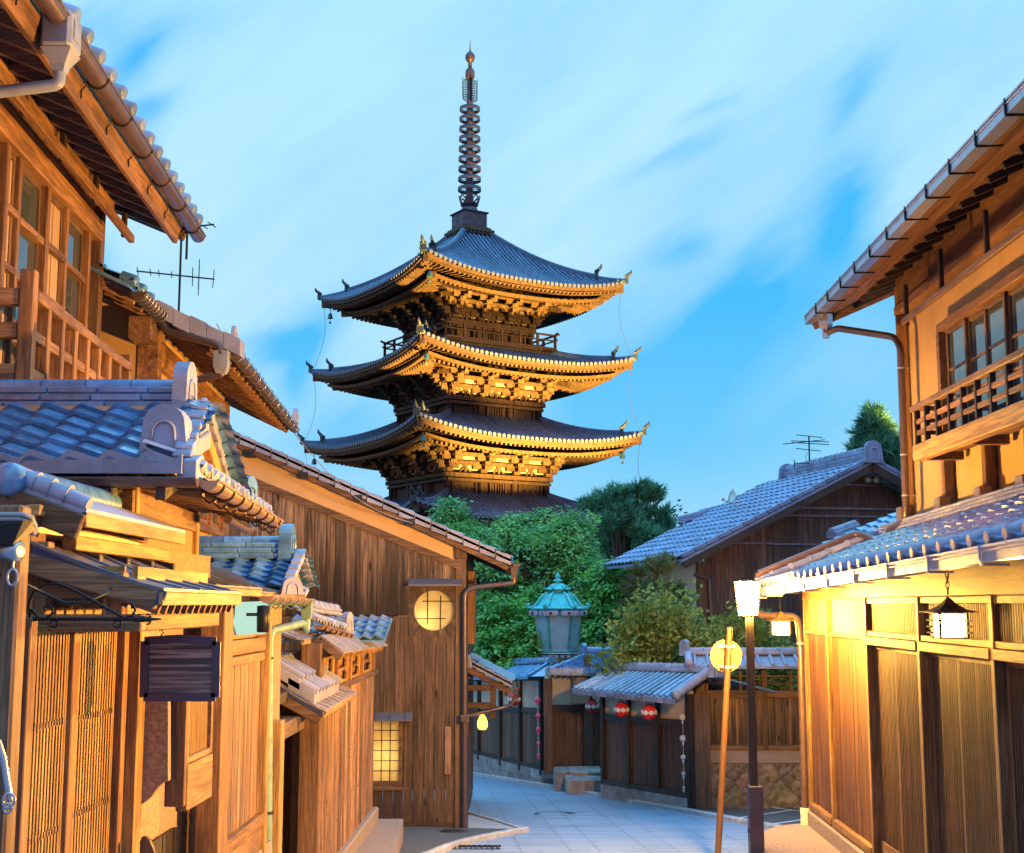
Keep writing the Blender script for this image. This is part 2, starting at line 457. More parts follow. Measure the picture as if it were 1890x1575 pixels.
class MB:
    def __init__(s):
        s.v, s.f, s.sm = [], [], []
    def add(s, vs, fs, smooth=False):
        k = len(s.v)
        s.v += [tuple(p) for p in vs]
        for f in fs:
            s.f.append([i + k for i in f])
            s.sm.append(smooth)
        return s
    def hexa(s, p):
        # p: 8 points, bottom ring then top ring
        return s.add(p, [(0, 3, 2, 1), (4, 5, 6, 7), (0, 1, 5, 4), (1, 2, 6, 5), (2, 3, 7, 6), (3, 0, 4, 7)])
    def box(s, fr, a0, a1, b0, b1, c0, c1, ch=0.0):
        return s.obox(fr.pt((a0 + a1) / 2, (b0 + b1) / 2, (c0 + c1) / 2), fr.A * (abs(a1 - a0) / 2), fr.N * (abs(b1 - b0) / 2), Zv * (abs(c1 - c0) / 2), ch)
    def obox(s, c, ux, uy, uz, ch=0.0):
        c = Vector(c)
        if ch <= 0:
            return s.hexa([c + ux * i + uy * j + uz * k for k in (-1, 1) for i, j in ((-1, -1), (1, -1), (1, 1), (-1, 1))])
        vs, idx = [], {}
        L = (ux.length, uy.length, uz.length)
        q = [1 - min(.45, ch / max(l, 1e-5)) for l in L]
        for i in (-1, 1):
            for j in (-1, 1):
                for k in (-1, 1):
                    for ax in range(3):
                        e = [i * q[0], j * q[1], k * q[2]]
                        e[ax] = (i, j, k)[ax]
                        idx[(i, j, k, ax)] = len(vs)
                        vs.append(c + ux * e[0] + uy * e[1] + uz * e[2])
        fs = []
        for ax in range(3):
            o1, o2 = [x for x in range(3) if x != ax]
            for sg in (-1, 1):
                ring = []
                for p, r in ((-1, -1), (1, -1), (1, 1), (-1, 1)):
                    key = [0, 0, 0]
                    key[ax], key[o1], key[o2] = sg, p, r
                    ring.append(idx[(*key, ax)])
                fs.append(ring)
        for ax in range(3):                       # edge chamfers, edge runs along ax
            o1, o2 = [x for x in range(3) if x != ax]
            for p in (-1, 1):
                for r in (-1, 1):
                    k0, k1 = [0, 0, 0], [0, 0, 0]
                    k0[ax], k1[ax] = -1, 1
                    k0[o1] = k1[o1] = p
                    k0[o2] = k1[o2] = r
                    fs.append([idx[(*k0, o1)], idx[(*k1, o1)], idx[(*k1, o2)], idx[(*k0, o2)]])
        for i in (-1, 1):
            for j in (-1, 1):
                for k in (-1, 1):
                    fs.append([idx[(i, j, k, 0)], idx[(i, j, k, 1)], idx[(i, j, k, 2)]])
        return s.add(vs, fs)
    def bar(s, p0, p1, w, h, up=Zv, ch=0.0):
        p0, p1 = Vector(p0), Vector(p1)
        d = p1 - p0
        if d.length < 1e-6:
            return s
        dn = d.normalized()
        sd = dn.cross(up)
        if sd.length < 1e-4:
            sd = dn.cross(Vector((1, 0, 0)))
        sd.normalize()
        u = sd.cross(dn).normalized()
        return s.obox((p0 + p1) / 2, d / 2, sd * (w / 2), u * (h / 2), ch)
    def tube(s, pts, r, n=8, cap=True, smooth=True, arc=None, up=None):
        pts = [Vector(p) for p in pts]
        rs = r if isinstance(r, (list, tuple)) else [r] * len(pts)
        vs, fs = [], []
        prev = None
        for i, p in enumerate(pts):
            d = (pts[min(i + 1, len(pts) - 1)] - pts[max(i - 1, 0)]).normalized()
            ref = up if up is not None else prev
            if ref is None:
                ref = Zv if abs(d.z) < .9 else Vector((1, 0, 0))
            x = d.cross(ref)
            if x.length < 1e-5:
                x = d.cross(Vector((1, 0, 0)))
            x.normalize()
            y = x.cross(d).normalized()
            prev = y
            a0, a1 = arc if arc else (0, 2 * math.pi)
            m = n if not arc else n + 1
            for k in range(m):
                t = a0 + (a1 - a0) * k / n
                vs.append(p + (x * math.cos(t) + y * math.sin(t)) * rs[i])
        m = n if not arc else n + 1
        for i in range(len(pts) - 1):
            for k in range(n):
                k2 = (k + 1) % m
                fs.append((i * m + k, i * m + k2, (i + 1) * m + k2, (i + 1) * m + k))
        s.add(vs, fs, smooth)
        if cap:
            s.add(vs[:m][::-1], [list(range(m))])
            s.add(vs[-m:], [list(range(m))])
        return s
    def lathe(s, c, prof, n=16, smooth=True, ax=Zv, sx=None, cap=True):
        c = Vector(c)
        ax = Vector(ax).normalized()
        x = sx or (Vector((1, 0, 0)) if abs(ax.x) < .9 else Vector((0, 1, 0)))
        x = (x - ax * x.dot(ax)).normalized()
        y = ax.cross(x)
        vs = [c + ax * z + (x * math.cos(2 * math.pi * k / n) + y * math.sin(2 * math.pi * k / n)) * r for r, z in prof for k in range(n)]
        fs = [(i * n + k, i * n + (k + 1) % n, (i + 1) * n + (k + 1) % n, (i + 1) * n + k) for i in range(len(prof) - 1) for k in range(n)]
        s.add(vs, fs, smooth)
        if cap and prof[0][0] > 1e-4:
            s.add(vs[:n][::-1], [list(range(n))])
        if cap and prof[-1][0] > 1e-4:
            s.add(vs[-n:], [list(range(n))])
        return s
    def prism(s, poly, ext):
        n = len(poly)
        poly = [Vector(p) for p in poly]
        ext = Vector(ext)
        vs = poly + [p + ext for p in poly]
        fs = [list(range(n))[::-1], [i + n for i in range(n)]] + [(i, (i + 1) % n, (i + 1) % n + n, i + n) for i in range(n)]
        return s.add(vs, fs)
    def sphere(s, c, r, n=14, m=9, sz=1.0):
        return s.lathe(c, [(r * math.sin(math.pi * i / m), -r * sz * math.cos(math.pi * i / m)) for i in range(m + 1)], n)
    def build(s, name, mat, parent=None, org=None):
        if parent is not None:
            org = ORG[parent.name]
        org = Vector(org) if org is not None else Vector((0, 0, 0))
        me = bpy.data.meshes.new(name)
        me.from_pydata([(p[0] - org.x, p[1] - org.y, p[2] - org.z) for p in s.v], [], s.f)
        me.polygons.foreach_set('use_smooth', s.sm)
        me.materials.append(M[mat] if isinstance(mat, str) else mat)
        me.update()
        o = bpy.data.objects.new(name, me)
        S.collection.objects.link(o)
        if parent is not None:
            o.parent = parent
        else:
            o.location = org
        ORG[o.name] = org
        return o
    def each(s, name, mat, parent):
        """one object per separate piece"""
        par = list(range(len(s.v)))
        def find(i):
            while par[i] != i:
                par[i] = par[par[i]]
                i = par[i]
            return i
        for f in s.f:
            for i in f[1:]:
                par[find(i)] = find(f[0])
        grp = {}
        for f, sm in zip(s.f, s.sm):
            grp.setdefault(find(f[0]), []).append((f, sm))
        res = []
        for fs in grp.values():
            m = MB()
            idx = {}
            for f, sm in fs:
                for i in f:
                    if i not in idx:
                        idx[i] = len(m.v)
                        m.v.append(s.v[i])
                m.f.append([idx[i] for i in f])
                m.sm.append(sm)
            res.append(m.build(name, mat, parent))
        return res
ORG = {}
def thing(name, label, cat, loc, group=None):
    o = bpy.data.objects.new(name, None)
    S.collection.objects.link(o)
    o.location = loc
    o.empty_display_size = .2
    o['label'], o['category'] = label, cat
    if group:
        o['group'] = group
    ORG[o.name] = Vector(loc)
    return o
def tag(o, label, cat, group=None):
    o['label'], o['category'] = label, cat
    if group:
        o['group'] = group
    return o
def struct(o):
    o['kind'] = 'structure'
    return o
def copy_thing(o, loc, rz=None, label=None):
    c = o.copy()
    S.collection.objects.link(c)
    c.location = loc
    if rz is not None:
        c.rotation_euler = (0, 0, rz)
    if label:
        c['label'] = label
    for ch in [x for x in S.collection.objects if x.parent == o]:
        k = ch.copy()
        S.collection.objects.link(k)
        k.parent = c
        for g in [x for x in S.collection.objects if x.parent == ch]:
            q = g.copy()
            S.collection.objects.link(q)
            q.parent = k
    return c

# ---- building-craft helpers
def wave(x):
    t = 2 * math.pi * x
    return .5 + .5 * math.sin(t + .55 * math.sin(t))
def tiles(mb, o, Ud, Vd, nu, nv, wu, wv, amp=.035, step=.028, ures=9, keep=None, jit=.004, rng=None):
    """S-shaped clay tiles, each its own island. o: eave corner, Ud along eave, Vd up the slope"""
    rng = rng or random.Random(3)
    Ud, Vd = Vector(Ud).normalized(), Vector(Vd).normalized()
    N = Ud.cross(Vd).normalized()
    if N.z < 0:
        N = -N
    o = Vector(o)
    for r in range(nv):
        for q in range(nu):
            if keep and not keep((q + .5) * wu, (r + .5) * wv):
                continue
            j, k = rng.uniform(-jit, jit), rng.uniform(-jit, jit)
            vs = []
            for i in range(ures + 1):
                x = i / ures
                hgt = amp * wave(x)
                b = o + Ud * ((q + x) * wu) + Vd * (r * wv - .012 + k) + N * (hgt + step + j)
                vs += [b - N * (step * .95), b, o + Ud * ((q + x) * wu) + Vd * ((r + 1) * wv) + N * hgt]
            fs = []
            for i in range(ures):
                fs += [(3 * i, 3 * i + 3, 3 * i + 4, 3 * i + 1)]
            mb.add(vs, fs, False)
            mb.add(vs, [(3 * i + 1, 3 * i + 4, 3 * i + 5, 3 * i + 2) for i in range(ures)], True)
def eave_lip(mb, o, Ud, n, wu, amp, drop, depth=.02):
    """the scalloped front drop of the eave tiles"""
    Ud = Vector(Ud).normalized()
    o = Vector(o)
    R = 9
    for q in range(n):
        top = [o + Ud * ((q + i / R) * wu) + Zv * (amp * wave(i / R) + .03) for i in range(R + 1)]
        bot = [o + Ud * ((q + i / R) * wu) - Zv * drop for i in range(R + 1)]
        nrm = Ud.cross(Zv) * depth
        mb.prism(top + bot[::-1], nrm)
def ridge(mb, p0, p1, wid=.2, courses=3, ch=.05, roll=.08, seg=.3, collar=True, rng=None):
    """stacked ridge tiles with a half-round cap row"""
    rng = rng or random.Random(5)
    p0, p1 = Vector(p0), Vector(p1)
    d = p1 - p0
    L = d.length
    dn = d / L
    sd = dn.cross(Zv).normalized()
    up = sd.cross(dn).normalized()
    z = 0
    for c in range(courses):
        wc = wid * (1 - .08 * c)
        sl = seg * 1.05
        x = -rng.random() * sl
        while x < L:
            a, b = max(0, x + .003), min(L, x + sl - .003)
            if b - a > .02:
                mb.obox(p0 + dn * (a + b) / 2 + up * (z + ch / 2 + rng.uniform(-.002, .002)), dn * ((b - a) / 2), sd * (wc / 2), up * (ch / 2 - .004), .006)
            x += sl
        mb.obox(p0 + dn * L / 2 + up * (z + ch / 2), d / 2, sd * (wc / 2 - .015), up * (ch / 2))
        z += ch
    x = 0
    k = max(1, round(L / seg))
    for i in range(k):
        a, b = p0 + dn * (L * i / k + .003) + up * z, p0 + dn * (L * (i + 1) / k - .003) + up * z
        mb.tube([a, b], [roll, roll * .97], 10, up=up)
        if collar:
            mb.tube([b - dn * .03, b - dn * .002], roll * 1.12, 10, up=up)
    return z + roll
def oni(mb, c, nrm, wdt, hgt, dep, rim=True):
    """arched ridge-end tile facing nrm"""
    nrm = Vector(nrm).normalized()
    c = Vector(c)
    sd = nrm.cross(Zv).normalized()
    def arch(wd, hg, n=10):
        pts = [c + sd * (-wd / 2)]
        for i in range(n + 1):
            t = math.pi * i / n
            pts.append(c - sd * (math.cos(t) * wd / 2 * .86) + Zv * (hg - wd / 2 * .86 + math.sin(t) * wd / 2 * .86))
        pts.append(c + sd * (wd / 2))
        return pts
    mb.prism(arch(wdt, hgt), nrm * dep)
    if rim:
        a = [p + nrm * (dep + .004) for p in arch(wdt * .52, hgt * .66)]
        mb.tube(a, wdt * .035, 5)
def gutter(mb, p0, p1, r=.06, n=10):
    """half-round trough, open at the top"""
    p0, p1 = Vector(p0), Vector(p1)
    mb.tube([p0, p1], r, n, cap=False, arc=(math.pi, 2 * math.pi), up=Zv)
    mb.tube([p0, p1], r - .006, n, cap=False, arc=(math.pi, 2 * math.pi), up=Zv)
    d = (p1 - p0).normalized()
    sd = d.cross(Zv).normalized()
    for sg in (-1, 1):
        mb.tube([p0 + sd * sg * r, p1 + sd * sg * r], .009, 6)
    for e, g in ((p0, 1), (p1, -1)):
        vs = [e + sd * (math.cos(t) * r) + Zv * (math.sin(t) * r) for t in [math.pi + math.pi * k / 8 for k in range(9)]]
        mb.add(vs, [list(range(9))])
def gutter_rings(mb, p0, p1, r, n, hang=0.0):
    p0, p1 = Vector(p0), Vector(p1)
    d = (p1 - p0).normalized()
    sd = d.cross(Zv).normalized()
    for i in range(n):
        c = lerp(p0, p1, (i + .5) / n)
        pts = [c + sd * (math.cos(t) * (r + .006)) + Zv * (math.sin(t) * (r + .006)) for t in [math.pi + math.pi * k / 8 for k in range(9)]]
        mb.tube(pts, .007, 4)
        if hang:
            pts = [c + sd * (-r) + Zv * 0, c + sd * (-r * 1.3) - Zv * hang * .6, c + sd * (-r * .4) - Zv * hang, c + sd * (r * .3) - Zv * hang * .75]
            mb.tube(pts, .006, 4)
def box_gutter(mb, p0, p1, w=.11, h=.09):
    p0, p1 = Vector(p0), Vector(p1)
    d = (p1 - p0).normalized()
    sd = d.cross(Zv).normalized()
    up = sd.cross(d)
    for sg in (-1, 1):
        mb.obox((p0 + p1) / 2 + sd * sg * (w / 2 - .004), (p1 - p0) / 2, sd * .004, up * (h / 2))
        mb.obox((p0 + p1) / 2 + sd * sg * (w / 2 + .002) + up * (h / 2), (p1 - p0) / 2, sd * .009, up * .009, .003)
        mb.obox((p0 + p1) / 2 + sd * sg * (w / 2 + .002) + up * (h * .22), (p1 - p0) / 2, sd * .007, up * .006, .003)
    mb.obox((p0 + p1) / 2 - up * (h / 2 - .004), (p1 - p0) / 2, sd * (w / 2 - .008), up * .004)
    for e in (p0, p1):
        mb.obox(e, d * .004, sd * (w / 2), up * (h / 2 - .001))
def planks(mb, fr, a0, a1, c0, c1, b=0.0, w=.16, th=.022, gap=.006, rng=None, jit=.15, cham=.003):
    """vertical boards; c1 may be a function of a"""
    rng = rng or random.Random(11)
    a = a0
    while a < a1 - .01:
        ww = min(w * rng.uniform(1 - jit, 1 + jit), a1 - a)
        if a1 - a - ww < w * .3:
            ww = a1 - a
        bb = b + rng.uniform(0, .006)
        x0, x1 = a + gap / 2, a + ww - gap / 2
        if callable(c1):
            z0, z1 = c1(x0), c1(x1)
        else:
            z0 = z1 = c1
        y0 = c0(x0) if callable(c0) else c0
        y1 = c0(x1) if callable(c0) else c0
        mb.hexa([fr.pt(x0, bb, y0), fr.pt(x1, bb, y1), fr.pt(x1, bb + th, y1), fr.pt(x0, bb + th, y0),
                 fr.pt(x0, bb, z0), fr.pt(x1, bb, z1), fr.pt(x1, bb + th, z1), fr.pt(x0, bb + th, z0)])
        a += ww
def lattice(mb, fr, a0, a1, c0, c1, b0, b1, pitch, w, jit=0.0):
    n = max(1, round((a1 - a0) / pitch))
    for i in range(n):
        a = lerp(a0, a1, (i + .5) / n)
        mb.box(fr, a - w / 2, a + w / 2, b0, b1, c0, c1)
def frame4(mb, fr, a0, a1, c0, c1, b0, b1, w, ch=.004, wb=None):
    wb = wb or w
    mb.box(fr, a0, a0 + w, b0, b1, c0, c1, ch)
    mb.box(fr, a1 - w, a1, b0, b1, c0, c1, ch)
    mb.box(fr, a0 + w, a1 - w, b0, b1 - .002, c0, c0 + wb, ch)
    mb.box(fr, a0 + w, a1 - w, b0, b1 - .002, c1 - w, c1, ch)
def bend(pts, r=.08, n=5):
    """round the corners of a polyline"""
    pts = [Vector(p) for p in pts]
    out = [pts[0]]
    for i in range(1, len(pts) - 1):
        a, b, c = pts[i - 1], pts[i], pts[i + 1]
        rr = min(r, (a - b).length * .45, (c - b).length * .45)
        p, q = b + (a - b).normalized() * rr, b + (c - b).normalized() * rr
        for k in range(n + 1):
            t = k / n
            out.append(p * (1 - t) ** 2 + b * 2 * t * (1 - t) + q * t * t)
    out.append(pts[-1])
    return out

def thing_part(name, parent):
    """an Empty that stands for a part which is itself made of pieces"""
    o = bpy.data.objects.new(name, None)
    S.collection.objects.link(o)
    o.parent = parent
    ORG[o.name] = ORG[parent.name]
    return o
# ---------------------------------------------------------------- ground, street, kerbs
def gz(y):
    return -1.75 - .067 * min(max(y, -40), 60)
def G(px, py, lift=0.0):
    d = ray(px, py)
    t = -(1.75 - lift) / (d.z + .067 * d.y)
    return d * t
def sheet(name, mat, poly, lift, step=1.5):
    """a flat polygon laid on the sloping ground"""
    mb = MB()
    mb.add([(p[0], p[1], gz(p[1]) + lift) for p in poly], [list(range(len(poly)))])
    return struct(mb.build(name, mat))
mb = MB()
ys = [-300, -40, 0, 20, 40, 60, 140, 400, 1500]
xs = [-1500, -200, -40, 0, 40, 200, 1500]
vs = [(x, y, gz(y) - .06) for y in ys for x in xs]
mb.add(vs, [(r * 7 + c, r * 7 + c + 1, r * 7 + c + 8, r * 7 + c + 7) for r in range(8) for c in range(6)])
struct(mb.build('ground', 'earth'))
sheet('road', 'road', [(-9, -8), (6, -8), (6, 24), (2, 34), (-30, 52), (-30, 33), (-9, 33)], -.012)
# asphalt apron before the round-window house and its raised kerb
ap = [G(*p) for p in ((640, 1590), (800, 1577), (850, 1558), (925, 1542), (972, 1533), (862, 1531), (735, 1524))]
ap = [Vector((-1.9, 14.0, 0)), ap[1], ap[2], ap[3], ap[4], ap[5], Vector((-1.2, 17.9, 0)), Vector((-1.9, 17.9, 0))]
sheet('apron_pavement', 'asphalt', [(p.x, p.y) for p in ap], .012)
sheet('side_pavement', 'kerb', [(p.x, p.y) for p in (G(864, 1529), G(962, 1531), G(864, 1502))], .004)
def kerb_line(name, pts, wd, hgt):
    mb = MB()
    for i in range(len(pts) - 1):
        a, b = Vector(pts[i]), Vector(pts[i + 1])
        n = max(1, int((b - a).length / .6))
        for k in range(n):
            p, q = lerp(a, b, k / n + .004), lerp(a, b, (k + 1) / n - .004)
            mb.bar(p + Zv * (hgt / 2 - .03), q + Zv * (hgt / 2 - .03), wd, hgt + .06, ch=.012)
    return struct(mb.build(name, 'kerb'))
kerb_line('kerb', [G(*p) for p in ((760, 1592), (800, 1577), (826, 1566), (855, 1557), (890, 1549), (925, 1542), (972, 1533))], .09, .05)
kerb_line('kerb', [G(*p) for p in ((864, 1502), (915, 1516), (962, 1531))], .07, .03)
kerb_line('kerb', [G(*p) for p in ((800, 1418), (861, 1427), (940, 1440), (1020, 1454), (1110, 1470), (1210, 1488), (1302, 1505), (1373, 1518), (1440, 1531))], .12, .05)
lot = [G(*p) for p in ((1302, 1503), (1373, 1516), (1445, 1530))]
sheet('car_park', 'asphalt', [(lot[0].x, lot[0].y), (lot[1].x, lot[1].y), (lot[2].x, lot[2].y), (4.6, 14.6), (9, 16), (9, 21.0), (lot[0].x, 21.0)], .004)
for k, (a, b) in enumerate((((1412, 1491), (1480, 1499)), ((1365, 1511), (1462, 1497)), ((1425, 1523), (1484, 1514)))):
    p, q = G(*a), G(*b)
    d = (q - p).normalized().cross(Zv) * .03
    sheet('parking_line', 'paint_white', [(v.x, v.y) for v in (p - d, q - d, q + d, p + d)], .012)
# manhole: an inlaid cover whose dark seam shows along one side
mb = MB()
c = G(1022, 1500)
pts, wds = [], []
for k in range(15):
    t = math.radians(200 - 195 * k / 14)
    pts.append(Vector((c.x + .27 * math.cos(t), c.y + .33 * math.sin(t) - .10, 0)))
    wds.append(.012 + .055 * max(0, (k - 8) / 6) ** 1.5 + .02 * max(0, 1 - k / 3))
L, R_ = [], []
for k, p in enumerate(pts):
    d = (pts[min(k + 1, 14)] - pts[max(k - 1, 0)]).normalized().cross(Zv)
    L.append((p.x + d.x * wds[k], p.y + d.y * wds[k], gz(p.y + d.y * wds[k]) - .004))
    R_.append((p.x - d.x * wds[k], p.y - d.y * wds[k], gz(p.y - d.y * wds[k]) - .004))
for k in range(14):
    mb.add([L[k], L[k + 1], R_[k + 1], R_[k]], [(0, 1, 2, 3)])
struct(mb.build('road_manhole_seam', 'black_dot'))
c = G(838, 1537)
mb = MB().lathe((c.x, c.y, gz(c.y) + .018), [(.0, .004), (.17, .004), (.18, 0)], 24)
tag(mb.build('drain_cover', 'bolt', org=(c.x, c.y, gz(c.y) + .018)), 'small dark round drain cover in asphalt by the round-window house', 'drain cover')
c = G(880, 1564)
mb = MB()
for k in range(9):
    mb.bar((c.x - .25 + k * .062, c.y - .10, gz(c.y) - .005), (c.x - .25 + k * .062, c.y + .10, gz(c.y) - .005), .02, .02)
mb.bar((c.x - .28, c.y - .11, gz(c.y) - .005), (c.x + .28, c.y - .11, gz(c.y) - .005), .02, .02)
mb.bar((c.x - .28, c.y + .11, gz(c.y) - .005), (c.x + .28, c.y + .11, gz(c.y) - .005), .02, .02)
tag(mb.build('drain_grate', 'bolt', org=(c.x, c.y, gz(c.y))), 'dark slotted drain grate in the street beside the curved kerb', 'drain grate')
# ---------------------------------------------------------------- right-hand town house
RL = Fr(2.93, .023, -1)                 # ground-floor facade
RU = Fr(4.13, .0188, -1)                # upper-floor facade, set back
rng = random.Random(21)
rt = thing('townhouse', 'two-storey ochre townhouse with latticed ground floor on the right of the street', 'house', (3.6, 10, -2.3))
aF = RL.a(1488)                         # far corner
aN = 3.5
zs = RL.z(1493, 1483)                   # sill
zr0, zr1 = RL.z(1606, 1174), RL.z(1606, 1186)
zt = RL.z(1602, 1104)
# body behind the facades
mb = MB()
mb.box(RL, aN, aF - .02, -3.6, -.12, zs - .3, .22)
mb.box(RU, aN, RU.a(1676) - .02, -3.2, -.10, .3, 3.3)
mb.build('wall', 'plaster_ochre', rt)
M['lattice_brown'] = wood('lattice_brown', (.045, .02, .014), (.18, .085, .045), isl=.3)
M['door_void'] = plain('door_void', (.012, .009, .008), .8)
M['post_amber'] = wood('post_amber', (.10, .05, .022), (.30, .165, .07), isl=.15)
M['rail_amber'] = wood('rail_amber', (.12, .06, .026), (.34, .19, .08), axis='y', isl=.15)
# ground-floor pieces
apx = [RL.a(p) for p in (1488, 1530, 1602, 1699, 1836)]
step = (apx[3] - apx[4])
while apx[-1] > aN + 1:
    apx.append(apx[-1] - step)
mb = MB()
for i, a in enumerate(apx):
    wd = .05 if i < 2 else .075
    mb.box(RL, a - wd / 2, a + wd / 2, -.10, .035, zs - .02 if i else zs - .35, zt + .02, .006)
mb.each('post', 'post_amber', rt)
mb = MB()
mb.box(RL, aN, aF - .06, -.10, .055, zt, zt + .34, .008)
mb.build('eave_beam', 'fascia_y', rt)
mb = MB()
for i in range(len(apx) - 1):
    a1, a0 = apx[i] - .038, apx[i + 1] + .038
    if i < 2:
        mb.box(RL, a0, a1, -.10, .02, zr0 - .04, zr0, .004)
        mb.box(RL, a0, a1, -.10, .045, zs - .03, zs + .05, .006)
    else:
        mb.box(RL, a0, a1, -.10, .025, zr0, zr0 + .045, .004)
        mb.box(RL, a0, a1, -.10, .045, zr0 - .075, zr0 - .004, .004)
        mb.box(RL, a0, a1, -.10, .02, zt - .05, zt, .004)
        mb.box(RL, a0, a1, -.10, .04, zs - .11, zs - .005, .006)
mb.each('rail', 'rail_amber', rt)
mb = MB()
for i in (0, 1):
    mb.box(RL, apx[i + 1] + .038, apx[i] - .038, -.10, -.02, zr0, zt)
mb.each('plaster_panel', 'plaster_ochre', rt)
mb = MB()
for i in (0, 1):
    planks(mb, RL, apx[i + 1] + .04, apx[i] - .03, zs + .05, zr0 - .04, -.03, .13, .02, rng=rng)
mb.build('plank_panel', 'plank_red', rt)
for i in range(2, len(apx) - 1):
    a1, a0 = apx[i] - .038, apx[i + 1] + .038
    mb = MB()
    lattice(mb, RL, a0, a1, zr0 + .045, zt - .05, -.016, -.011, .044, .017)
    tl = mb.build('transom_lattice', 'lattice_brown', rt)
    mb = MB()
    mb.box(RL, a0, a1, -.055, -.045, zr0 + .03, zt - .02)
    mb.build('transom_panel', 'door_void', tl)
    am = (a0 + a1) / 2
    for (x0, x1, bo) in ((a0, am + .01, 0.0), (am - .01, a1, -.035)):
        mb = MB()
        frame4(mb, RL, x0, x1, zs, zr0 - .08, bo - .035, bo - .002, .035, .003)
        dr = mb.build('lattice_door', 'brown_v', rt)
        mb = MB()
        lattice(mb, RL, x0 + .035, x1 - .035, zs + .035, zr0 - .115, bo - .009, bo - .004, .042, .016)
        mb.build('lattice', 'lattice_brown', dr)
        mb = MB()
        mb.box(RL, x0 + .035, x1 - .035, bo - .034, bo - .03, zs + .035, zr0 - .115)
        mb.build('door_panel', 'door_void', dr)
        mb = MB()
        mb.box(RL, x0 + .02, x1 - .02, bo - .001, bo + .012, zs + .01, zs + .13, .004)
        mb.build('kick_board', 'brown_y', dr)
# plinth
mb = MB()
mb.box(RL, aN, aF + .02, -.3, .06, zs - .36, zs - .04, .02)
mb.build('plinth', 'concrete', rt)
# ---- lower roof
g0 = P(1401, 1094, 15.2)
g1 = P(1890, 1013, 6.87)
gd = (g1 - g0).normalized()
g2 = g0 + gd * 12.0
eL = (g2 - g0).length
wallp = RU.pt(15.2, 0, .80)
vd = Vector((wallp.x - g0.x, .0, wallp.z - g0.z - .04))
nvv = 6
wv = vd.length / nvv
rf_o = g0 + Zv * .05 + Vector((-.03, 0, 0))
mb = MB()
nu = 41
tiles(mb, rf_o, gd, vd, nu, nvv, eL / nu, wv, .03, .022, 8, rng=rng)
und = [rf_o - Zv * .015, rf_o + gd * eL - Zv * .015, rf_o + gd * eL + vd - Zv * .015, rf_o + vd - Zv * .015]
mb.add(und + [p - Zv * .03 for p in und], [(0, 1, 2, 3), (7, 6, 5, 4), (0, 4, 5, 1), (3, 2, 6, 7), (0, 3, 7, 4)])
lr = mb.build('lower_roof', 'tile', rt)
mb = MB()
for q in range(nu):
    c = rf_o + gd * ((q + .25) * eL / nu) + Zv * .035 + Vector((-.035, 0, 0))
    mb.lathe(c, [(.0, .012), (.036, .012), (.045, .004), (.047, -.03)], 12, False, ax=Vector((-1, 0, -.1)))
    mb.tube([c, c + vd.normalized() * .12], .04, 8)
mb.build('eave_tile', 'tile_mauve', lr)
mb = MB()
z_ = ridge(mb, RU.pt(15.05, .09, .80), RU.pt(15.05, .09, .80) + gd * 11.5, .16, 3, .035, .012, .22, False, rng)
mb.build('flashing_course', 'tile_mauve', lr)
mb = MB()
vn = vd.normalized()
for k in range(7):
    a, b = rf_o + vd * (k / 7.0) + Zv * .06, rf_o + vd * ((k + 1) / 7.0 - .005) + Zv * .06
    mb.tube([a, b], [.06, .055], 10)
    mb.tube([b - vn * .05, b], .068, 10)
    mb.bar(a - Zv * .05 + Vector((0, .03, 0)), b - Zv * .05 + Vector((0, .03, 0)), .02, .13)
mb.build('verge_tile', 'tile_mauve', lr)
mb = MB()
go = Vector((-.10, 0, -.02))
box_gutter(mb, g0 + go, g2 + go, .10, .085)
gt = mb.build('gutter', 'gutter_grey', rt)
mb = MB()
for k in range(13):
    c = g0 + go + gd * (.5 + k * .95)
    mb.bar(c + Vector((-.058, 0, -.05)), c + Vector((-.058, 0, .055)), .014, .014)
    mb.bar(c + Vector((-.058, 0, -.052)), c + Vector((.10, 0, -.052)), .014, .012)
mb.each('gutter_bracket', 'gutter_grey', gt)
mb = MB()
for k in range(26):                      # rafters under the lower eave
    a = 15.0 - k * .45
    p = g0 + gd * (15.2 - a)
    mb.bar(p + Vector((.02, 0, -.02)), p + vd * .55 + Vector((0, 0, -.05)), .045, .05)
mb.each('rafter', 'fascia_y', lr)
# ---- upper floor
a2F = RU.a(1680)
zb0, zb1 = RU.z(1690, 852, .4), RU.z(1690, 822, .4)
zh = RU.z(1686, 753, .4)
zw1 = RU.z(1671, 600)
pxs = [1692, 1745, 1822]
aps = [RU.a(p, 900) for p in pxs]
aps += [aps[-1] - 1.05 * (k + 1) for k in range(5)]
mb = MB()
mb.box(RU, a2F - .05, a2F + .03, -.08, .03, .78, zw1 + .5, .006)
for a in aps[1:]:
    mb.box(RU, a - .05, a + .05, -.08, .025, .78, zb1 + .1, .006)
mb.each('upper_post', 'cedar_v', rt)
mb = MB()
for a in [a2F - .02] + aps[1:]:
    mb.box(RU, a - .085, a + .085, -.02, .10, .86, 1.07, .008)
mb.each('post_shoe', 'gutter_copper', rt)
mb = MB()
mb.box(RU, aN, a2F + .02, -.08, .05, .80, .90, .006)
mb.build('base_flashing', 'gutter_copper', rt)
aB = RU.a(1688, 837, .4)
mb = MB()
mb.box(RU, aN, aB, .31, .42, zb0, zb1, .01)
bal = mb.build('balcony_beam', 'gold_v', rt)
M['gold_y'] = wood('gold_y', (.27, .13, .038), (.52, .29, .09), axis='y', isl=.1, bump=.15, fine=14)
bal.data.materials[0] = M['gold_y']
mb = MB()
for a in [aB - .06, aB - 1.3, aB - 2.5, aB - 3.7]:
    mb.box(RU, a - .05, a + .05, -.05, .31, zb0 + .01, zb1 - .01, .004)
